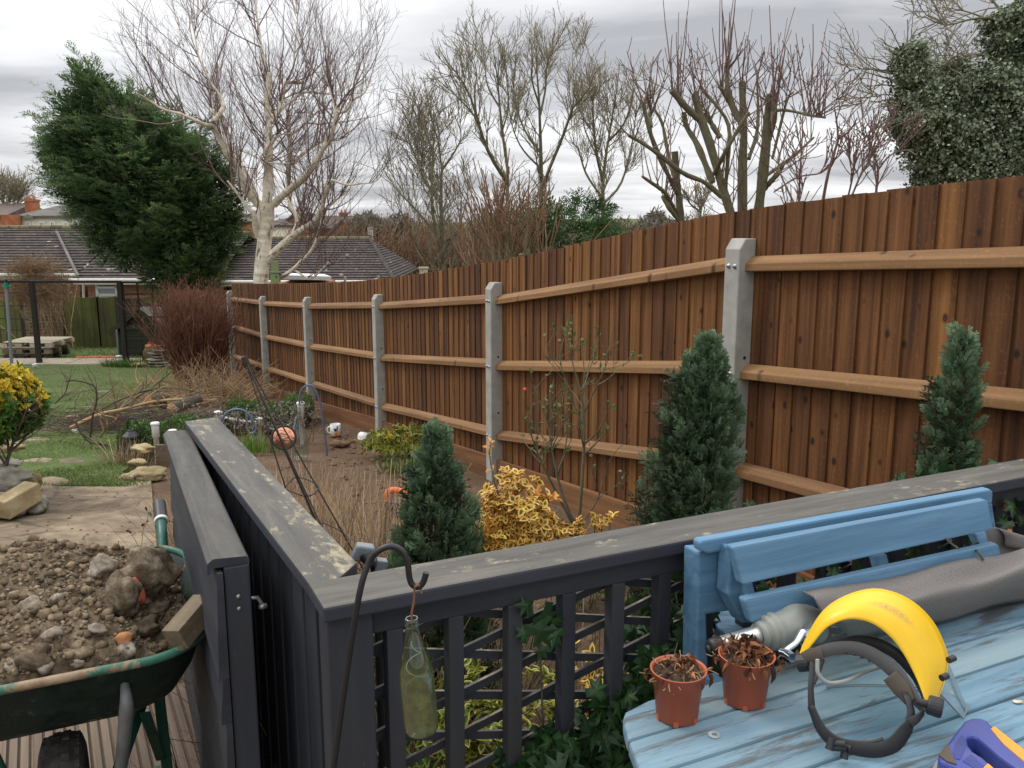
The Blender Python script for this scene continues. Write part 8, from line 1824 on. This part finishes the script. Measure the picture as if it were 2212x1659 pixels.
bare_tree('ash_tree', 'straight central bare ash with upswept crown', 20, zc, [[(1070, 1640, 36), (1070, 1400, 33), (1075, 1150, 30), (1072, 900, 26), (1065, 700, 20), (1060, 560, 15), (1045, 400, 10), (1040, 280, 6), (1050, 190, 3)], [(1080, 1120, 22), (1130, 980, 19, -.3), (1190, 840, 17, -.5), (1240, 700, 14, -.7), (1275, 610, 12, -.8), (1340, 560, 9, -.9), (1390, 430, 5, -1), (1430, 380, 3, -1)], [(1065, 900, 14), (980, 780, 12, .4), (930, 640, 9, .6), (910, 480, 6, .7), (930, 340, 3, .7)], [(1068, 680, 14), (1100, 520, 11, .3), (1105, 380, 8, .4), (1140, 280, 5, .5), (1150, 170, 3, .5)], [(1062, 620, 12), (1020, 480, 9, -.3), (1020, 340, 6, -.4), (1005, 200, 3, -.4)], [(1250, 690, 10, -.7), (1270, 540, 7, -.6), (1260, 380, 4, -.6), (1265, 240, 2, -.6)], [(1072, 1000, 12), (960, 880, 9, -.4), (900, 740, 6, -.6), (880, 600, 3, -.7)]], s3, 90, 400, 800, 3, 'bark', 'twiggrey', (.6, 1.5), (.25, .7), (.1, .28), up=.55)
bare_tree('ash_tree', 'bare ash with a dense olive crown left of the pollarded stems', 21, zc, [[(1440, 1500, 40), (1440, 1300, 36), (1438, 1100, 32), (1450, 950, 24), (1480, 800, 18), (1500, 640, 13), (1530, 500, 8), (1540, 370, 3)], [(1440, 1080, 20), (1400, 900, 16, -.3), (1385, 740, 11, -.5), (1380, 600, 6, -.6), (1400, 470, 3, -.6)], [(1450, 1200, 16), (1540, 1100, 14, .3), (1590, 950, 11, .5), (1620, 800, 8, .6), (1640, 600, 4, .6)], [(1470, 840, 14), (1560, 740, 11, -.4), (1610, 600, 7, -.5), (1640, 450, 3, -.5)], [(1440, 1180, 14), (1340, 1030, 12, .3), (1290, 880, 8, .5), (1240, 830, 4, .6)], [(1400, 920, 10), (1330, 760, 8, .4), (1320, 640, 5, .5), (1310, 560, 3, .5)]], s3, 110, 480, 1000, 4, 'bark', 'twiggrey', (.6, 1.5), (.25, .7), (.1, .28), up=.6)
def coppice(label, Y, x, ytop, w, shoots, seed, group='cut-back stumps with straight shoots'):
    """a cut-back stump with straight orange-brown shoots"""
    g = np.random.default_rng(seed); t = thing('coppiced_tree', label, 'tree', A(P(x, ytop, Y)[0], Y, float(gz(0, Y))), group); b = A(P(x, ytop, Y)[0], Y, float(gz(0, Y))); s = Y / FPX; top = P(x, ytop, Y); arms = [[b, b * .5 + top * .5, top]]
    for k in range(4):
        a = k * 1.57 + seed; st = b + (top - b) * g.uniform(.35, .7); arms.append([st, st + A(math.cos(a) * .22, math.sin(a) * .22, .25), st + A(math.cos(a) * .35, math.sin(a) * .35, .75 + .2 * g.random())])
    Pc = np.array([resamp(curve(a, 4), 8) for a in arms]); Rc = np.array([np.linspace(w * s * .5, w * s * .4, 8)] + [np.linspace(w * s * .34, w * s * .26, 8)] * 4); mb = MB(); mb.tubes(Pc, Rc, 10, cap=True); build('stump', mb, MT['barkolive'], t)
    b1, r1 = spawn(Pc, Rc * .2, shoots, (.5, 1), (12, 60), (.8, 2.0), 8, .6, .035, .5, .35, upb=.5); mb = MB(); mb.tubes(b1, np.maximum(r1 * .6, .0095), 5); b2, r2 = spawn(b1, r1, shoots * 2, (.25, .9), (15, 35), (.2, .55), 5, .3, .05, .5, .5); mb.tubes(b2, np.maximum(r2 * .5, .006), 4); build('shoots', mb, MT['twigorange'], t)
coppice('cut-back stump with orange-brown shoots left of the dark evergreen', 15.5, 1073, 470, 24, 55, 5); coppice('second cut-back stump with upright shoots nearer the fence top', 15, 1138, 500, 22, 45, 6); coppice('stubby cut tree with a few shoots behind the two orange-brown stumps', 16.5, 1048, 450, 20, 36, 7)
# evergreen behind the coppice
t = thing('evergreen_tree', 'dark green evergreen rising just over the middle of the fence', 'conifer', A(P(1225, 560, 18)[0], 18, float(gz(0, 18)))); g = np.random.default_rng(21); RNG = np.random.default_rng(22); mb = MB(); s = 18 / FPX
for c, rx, ry in (((1215, 520), 95, 60), ((1260, 485), 60, 50), ((1150, 550), 70, 50), ((1190, 490), 50, 42), ((1300, 545), 40, 55), ((1085, 575), 60, 45)):
    n = int(rx * ry / 24); v = unit(g.normal(size=(n, 3))); pos = P(*c, 18.3) + v * g.uniform(.5, 1, (n, 1)) * A(rx * s, .7, ry * s); sprays(mb, pos, unit(v * A(1, 1, .4) + UP * .25 + g.normal(0, .25, (n, 3))), g.uniform(.25, .45, n), nl=14, wid=.5, lw=.04, droop=.2, rn=.1 + .7 * g.random(n), tip=.3)
build('foliage', mb, MT['pinegreen'], t); mb = MB(); q = A(P(1225, 560, 18.3)[0], 18.3, float(gz(0, 18.3))); mb.tube([q, q + UP * 2.2], .09, 8); build('trunk', mb, MT['barkdark'], t)
# pollarded tree
z7 = lambda x, y: (1348 + .3906 * x, .3906 * y); s7 = .3906
POL = [[(610, 1240, 92), (545, 1040, 70), (470, 780, 55, .1), (420, 640, 50, .2), (390, 520, 42, .2)], [(425, 670, 42, .2), (340, 590, 42, .1), (262, 498, 36)], [(655, 1240, 66, .2), (655, 900, 62, .3), (665, 700, 58, .3), (655, 550, 48, .3), (650, 450, 38, .3)], [(655, 690, 44, .3), (600, 590, 38, .4), (572, 480, 34, .4), (572, 358, 28, .5)], [(575, 560, 24, .4), (545, 500, 24, .3), (520, 475, 22, .3)], [(735, 1240, 84), (770, 950, 72, -.2), (785, 800, 65, -.2), (795, 650, 58, -.3), (805, 520, 40, -.3)], [(798, 770, 42, -.2), (830, 640, 38, -.4), (825, 540, 34, -.4)], [(830, 612, 18, -.4), (900, 610, 16, -.5), (1040, 640, 14, -.7), (1115, 650, 12, -.8)],
       [(540, 1090, 32, -.2), (450, 1010, 27, -.3), (330, 960, 26, -.5), (200, 860, 24, -.7), (100, 790, 20, -.8), (25, 750, 16, -.9)], [(490, 1010, 42, .2), (405, 800, 40, .4), (345, 700, 33, .5), (330, 620, 30, .5)], [(560, 1050, 26), (580, 800, 22, -.4), (575, 680, 22, -.4), (500, 570, 20, -.5), (432, 500, 18, -.5)], [(760, 1060, 34), (850, 960, 30, -.3), (878, 905, 26, -.3)], [(790, 970, 22), (950, 850, 18, .4), (1050, 760, 13, .5)], [(500, 960, 30), (560, 840, 26, -.4), (640, 700, 22, -.5), (690, 620, 18, -.5)], [(530, 760, 34, .5), (470, 660, 32, .6), (455, 620, 30, .6)], [(690, 880, 24, .3), (740, 700, 22, .5), (735, 420, 10, .6)], [(820, 880, 18, -.3), (900, 560, 14, -.5), (935, 510, 10, -.5)]]
YT = 12.0; RNG = np.random.default_rng(91); P0, R0 = dtree(conv(z7, POL, s7), YT, K=14); R0 = R0 * .88 * RNG.uniform(.86, 1.18, R0.shape); b = A(P(1590, 480, YT)[0], YT, float(gz(0, YT)))
t = thing('pollarded_tree', 'big pollarded tree with thick sawn-off olive stems above the fence', 'tree', b)
for i in (0, 2, 5): P0[i] = resamp(np.vstack([[b + A(.1 * (i - 2), 0, 0)], P0[i]]), 14)
mb = MB(); mb.tubes(P0, R0, 12, cap=True); build('stems', mb, MT['barkolive'], t)
def whips(P0, R0, n, L, seed, rad, ang=(5, 40), extra=0, tr=(.55, 1)):
    global RNG
    RNG = np.random.default_rng(seed); N, K, _ = P0.shape; i = RNG.choice(N, n); f = RNG.uniform(*tr, n) * (K - 1); k = np.minimum(f.astype(int), K - 2); w = (f - k)[:, None]; p = P0[i, k] * (1 - w) + P0[i, k + 1] * w; a = RNG.uniform(0, 6.28, n); o = np.stack([np.cos(a), np.sin(a), 0 * a], 1); d = unit(o * np.tan(np.radians(RNG.uniform(*ang, n)))[:, None] + UP); return polys(p, d, RNG.uniform(*L, n), 8, .45, .03), np.linspace(rad, rad * .45, 8)[None] * RNG.uniform(.7, 1.3, n)[:, None]
w1, wr1 = whips(P0[:8], R0[:8], 66, (.5, 1.25), 5, .0095, (3, 20), tr=(.6, 1)); w2, wr2 = whips(P0, R0, 140, (.25, .85), 6, .0075, (15, 75)); mb = MB(); mb.tubes(w1, wr1, 6); mb.tubes(w2, wr2, 5); b2, r2 = spawn(w2, wr2, 320, (.3, 1), (20, 50), (.12, .4), 5, .4, .08, .7, .6); mb.tubes(b2, np.maximum(r2, .0045), 4); build('shoots', mb, MT['twigmaroon'], t)
POL2 = [[(318, 1260, 54), (300, 1060, 46), (288, 950, 42), (280, 838, 40)], [(300, 1080, 30), (240, 960, 28, -.2), (180, 830, 30, -.3), (140, 720, 28, -.4), (105, 570, 22, -.4)], [(150, 700, 20, -.4), (145, 640, 18, -.3), (148, 610, 16, -.3)], [(280, 980, 24, .1), (240, 830, 22, .3), (210, 680, 18, .4), (160, 590, 14, .4)], [(290, 1180, 26), (230, 1070, 24, -.3), (150, 1010, 20, -.5), (100, 975, 16, -.6)], [(310, 1230, 20), (250, 1150, 30, -.2), (215, 1080, 28, -.2)]]
Q0, QR = dtree(conv(z7, POL2, s7), 12.6, K=14); QR = QR * .88 * RNG.uniform(.86, 1.18, QR.shape); b = A(Q0[0][0][0], 12.6, float(gz(0, 12.6))); t = thing('pollarded_tree', 'smaller pollarded tree with a sawn stub left of the big pollard', 'tree', b); Q0[0] = resamp(np.vstack([[b], Q0[0]]), 14); mb = MB(); mb.tubes(Q0, QR, 11, cap=True); build('stems', mb, MT['barkolive'], t)
w1, wr1 = whips(Q0, QR, 34, (.3, .8), 15, .010, (3, 35)); mb = MB(); mb.tubes(w1, wr1, 5); b2, r2 = spawn(w1, wr1, 60, (.3, 1), (20, 50), (.12, .4), 5, .4, .08, .7, .6); mb.tubes(b2, np.maximum(r2, .0045), 4); build('shoots', mb, MT['twigmaroon'], t)
# maroon-stemmed shrub
MAR = [[(960, 1240, 24), (970, 1050, 22), (975, 900, 18), (985, 780, 14), (980, 690, 8), (990, 600, 4)], [(1080, 1240, 18), (1120, 1000, 17, -.2), (1160, 850, 15, -.3), (1185, 760, 13, -.3), (1165, 600, 6, -.4)], [(1185, 770, 12, -.3), (1250, 720, 9, -.4), (1290, 650, 5, -.5)], [(1170, 1240, 14, .2), (1270, 1060, 13, .3), (1310, 960, 12, .4), (1390, 830, 9, .4), (1450, 680, 5, .4), (1480, 560, 3, .4)], [(1390, 1240, 16, .3), (1395, 1050, 15, .3), (1405, 930, 13, .3), (1360, 800, 9, .3), (1330, 700, 4, .3)], [(1405, 940, 11, .3), (1470, 860, 9, .2), (1560, 830, 6, .1), (1620, 860, 4, 0)], [(1000, 1240, 12), (900, 1040, 11, .2), (850, 900, 9, .3), (900, 760, 6, .4), (960, 720, 4, .4)], [(830, 1060, 10, .2), (960, 980, 9, .1), (1080, 960, 8), (1140, 920, 5, -.1)], [(1200, 1240, 12, -.2), (1260, 1000, 10, -.3), (1290, 830, 7, -.3), (1340, 650, 3, -.3)], [(1290, 960, 9, .3), (1240, 860, 7, .4), (1225, 800, 4, .4)]]
bare_tree('red_stemmed_shrub', 'maroon-twigged bare shrub showing over the fence right of the pollard', 9.5, z7, MAR, s7, 60, 150, 140, 61, 'twigmaroon', 'twigmaroon', (.3, .7), (.14, .4), (.06, .16), up=.6, mr=(.006, .0045, .0035), ang=(20, 45), rs=.55, wig=.06, sides=8)
# ivy-clad tree
YI = 16.0; si = YI / FPX; t = thing('ivy_clad_tree', 'bare tree smothered in dark glossy ivy at the right edge', 'tree', A(P(2180, 400, YI)[0], YI, float(gz(0, YI)))); b = A(P(2180, 400, YI)[0], YI, float(gz(0, YI))); g = np.random.default_rng(33); RNG = np.random.default_rng(34); mb = MB()
IVL = [[(2020, 1300, 90), (2000, 900, 80), (2080, 500, 60), (2130, 200, 46), (2160, 0, 34), (2200, -100, 24)], [(1990, 950, 50, .2), (1850, 780, 42, .3), (1700, 620, 36, .3), (1590, 480, 28, .3), (1530, 360, 18, .3), (1560, 260, 10, .3), (1590, 210, 7, .3), (1625, 150, 4, .3)], [(1800, 720, 30, .4), (1760, 560, 24, .4), (1740, 440, 16, .4), (1790, 340, 9, .4), (1900, 290, 6, .4)], [(2110, 140, 20), (2020, 100, 15, -.2), (1900, 110, 10, -.3), (1780, 140, 6, -.4), (1660, 90, 3, -.5)], [(2130, 100, 18), (2060, 30, 12, .2), (2010, -40, 8, .3)], [(1540, 400, 11, .3), (1440, 390, 8, .2), (1330, 380, 5, .1), (1240, 390, 3, 0)], [(1560, 540, 10, .3), (1480, 525, 7, .1), (1380, 530, 4, 0), (1290, 585, 3, -.1)], [(1540, 480, 9, .3), (1440, 470, 6, .2), (1340, 480, 4, .2)], [(1560, 290, 8, .3), (1480, 260, 5, .2), (1400, 220, 3, .1)], [(2060, 330, 16, -.2), (1960, 300, 12, -.4), (1860, 320, 8, -.5), (1760, 370, 4, -.6)], [(1900, 440, 16, -.3), (1840, 410, 12, -.4), (1800, 410, 8, -.4)], [(2000, 100, 10), (1880, 60, 7, .2), (1760, 40, 4, .3)]]
I0, IR = dtree(conv(z7, IVL, s7), YI, K=12); I0[0] = resamp(np.vstack([[b], I0[0]]), 12); mb.tubes(I0, IR, 9); build('limbs', mb, MT['bark'], t)
mb = MB(); b1, r1 = spawn(I0[1:], np.minimum(IR[1:], .05), 110, (.4, 1), (25, 60), (.5, 1.2), 8, .2, .16, .55, .3); mb.tubes(b1, np.maximum(r1, .008), 4); b2, r2 = spawn(b1, r1, 520, (.2, 1), (25, 60), (.2, .6), 5, .1, .15, .65, .5); mb.tubes(b2, np.maximum(r2, .0048), 3); build('twigs', mb, MT['twiggrey'], t)
mb = MB(); mb2 = MB()
for c, rx, ry in (((1760, 900), 150, 160), ((1900, 820), 180, 230), ((2080, 700), 190, 300), ((1640, 700), 130, 150), ((2150, 350), 120, 280), ((1590, 560), 85, 95), ((1540, 400), 45, 95), ((1720, 520), 90, 90), ((1750, 410), 45, 55), ((1960, 520), 110, 130), ((2080, 200), 70, 90), ((1700, 830), 90, 150), ((1780, 990), 130, 60), ((2150, 950), 160, 90), ((1530, 310), 26, 55), ((2040, 120), 40, 45), ((2180, 120), 60, 110), ((1950, 990), 160, 60), ((1560, 680), 80, 60)):
    x, y = z7(*c); rx, ry = rx * s7, ry * s7; rx, ry = (rx * .9, ry * .92) if c[1] > 600 else (rx * .70, ry * .84); n = int(rx * ry * 8.5 + 300); v = unit(g.normal(size=(n, 3))); v[:, 1] = -np.abs(v[:, 1]) + .5 * (g.random(n) < .3); lump_ = 1 + .20 * np.sin(v[:, 0] * 7 + c[0]) * np.sin(v[:, 2] * 8 + c[1]) + .1 * np.sin(v[:, 0] * 17 + v[:, 2] * 13)
    pos = P(x, y, YI) + v * (g.uniform(.55, 1.0, n) ** .7 * lump_ * (1 + .42 * np.abs(g.normal(0, .5, n)) ** 1.6))[:, None] * A(rx * si, .9, ry * si); leaves(mb, pos, unit(g.normal(size=(n, 3)) - UP * .5), unit(v + g.normal(0, .5, (n, 3)) + UP * .3), g.uniform(.035, .075, n), g.uniform(.03, .065, n), rn=np.clip(g.random(n) ** 1.5, 0, 1), fold=.1)
build('ivy', mb, MT['ivytree'], t)
# far-left bare tree and skyline trees
bare_tree('bare_tree', 'round-headed bare tree far beyond the roofs at the left edge', 88, lambda x, y: (.1458 * x, 380 + .1458 * y), [[(70, 900, 30), (75, 520, 26), (110, 400, 20), (170, 320, 14), (240, 200, 9), (250, 60, 5)], [(80, 480, 16), (20, 350, 14, 1), (60, 200, 10, 1.5), (110, 60, 6, 2)], [(110, 400, 14), (240, 360, 10, -1), (330, 280, 6, -1.5), (370, 160, 4, -2)], [(60, 420, 14), (-40, 260, 10, -1), (-60, 100, 6, -1)], [(200, 600, 10, 1), (250, 480, 8, 1), (300, 400, 5, 1)]], .1458, 110, 420, 0, 41, 'barkdark', 'twiggrey', (1.6, 3.6), (.8, 1.8), up=.4, mr=(.035, .022, .02))
bare_tree('bare_tree', 'thin bare tree on the skyline just left of the ivy-clad tree', 30, z7, [[(430, 1240, 20), (420, 1150, 16), (400, 1080, 10), (390, 1020, 5)], [(420, 1160, 12), (460, 1090, 8, .4), (470, 1030, 4, .5)], [(420, 1170, 12), (360, 1120, 8, -.4), (340, 1060, 4, -.5)]], s7, 60, 240, 0, 43, 'bark', 'twiggrey', (.4, 1.1), (.25, .6), up=.4, mr=(.012, .009, .006))
mb = MB(); fl = P(595, 615, 20.0)
# bird feeder on the return fence
t = thing('bird_feeder', 'little tan wooden bird feeder on the return fence above the red bush', 'bird feeder', P(507, 748, 17.9) * 1.0)
Yf = 18.25; q = P(438, 742 - 0, Yf); q = P(508 / 1.0 - 70, 650, Yf)
mb = MB(); q = P(439, 652, Yf); mb.box(q, (.09, .08, .012)); mb.box(q + UP * .13, (.10, .09, .012), np.array([[.9, 0, .4], [0, 1, 0], [-.4, 0, .9]]))
for sx_ in (-1, 1):
    for sy_ in (-1, 1): mb.box(q + A(sx_ * .07, sy_ * .06, .065), (.01, .01, .06))
build('frame', mb, MT['palewood'], t); mb = MB(); mb.box(q + UP * .03, (.06, .05, .02)); mb.box(q - UP * .15, (.02, .02, .14)); build('tray', mb, MT['rail'], t)
mb = MB(); q = P(915, 590, 13.5) ; t = thing('nest_box', 'tiny weathered nest box on a post just above the fence line', 'nest box', P(915, 600, 13.5)); mb.box(q, (.06, .06, .07)); mb.box(q + UP * .08, (.075, .075, .012)); build('box', mb, MT['palewood'], t); mb = MB(); mb.box(A(q[0], q[1], (q[2] + float(gz(0, 13.5))) / 2 - .03), (.03, .03, (q[2] - float(gz(0, 13.5))) / 2 - .03)); build('post', mb, MT['palewood'], t)
for _n in ('bird_table',):
    o = bpy.data.objects.get(_n)
    if o: bpy.data.objects.remove(o)
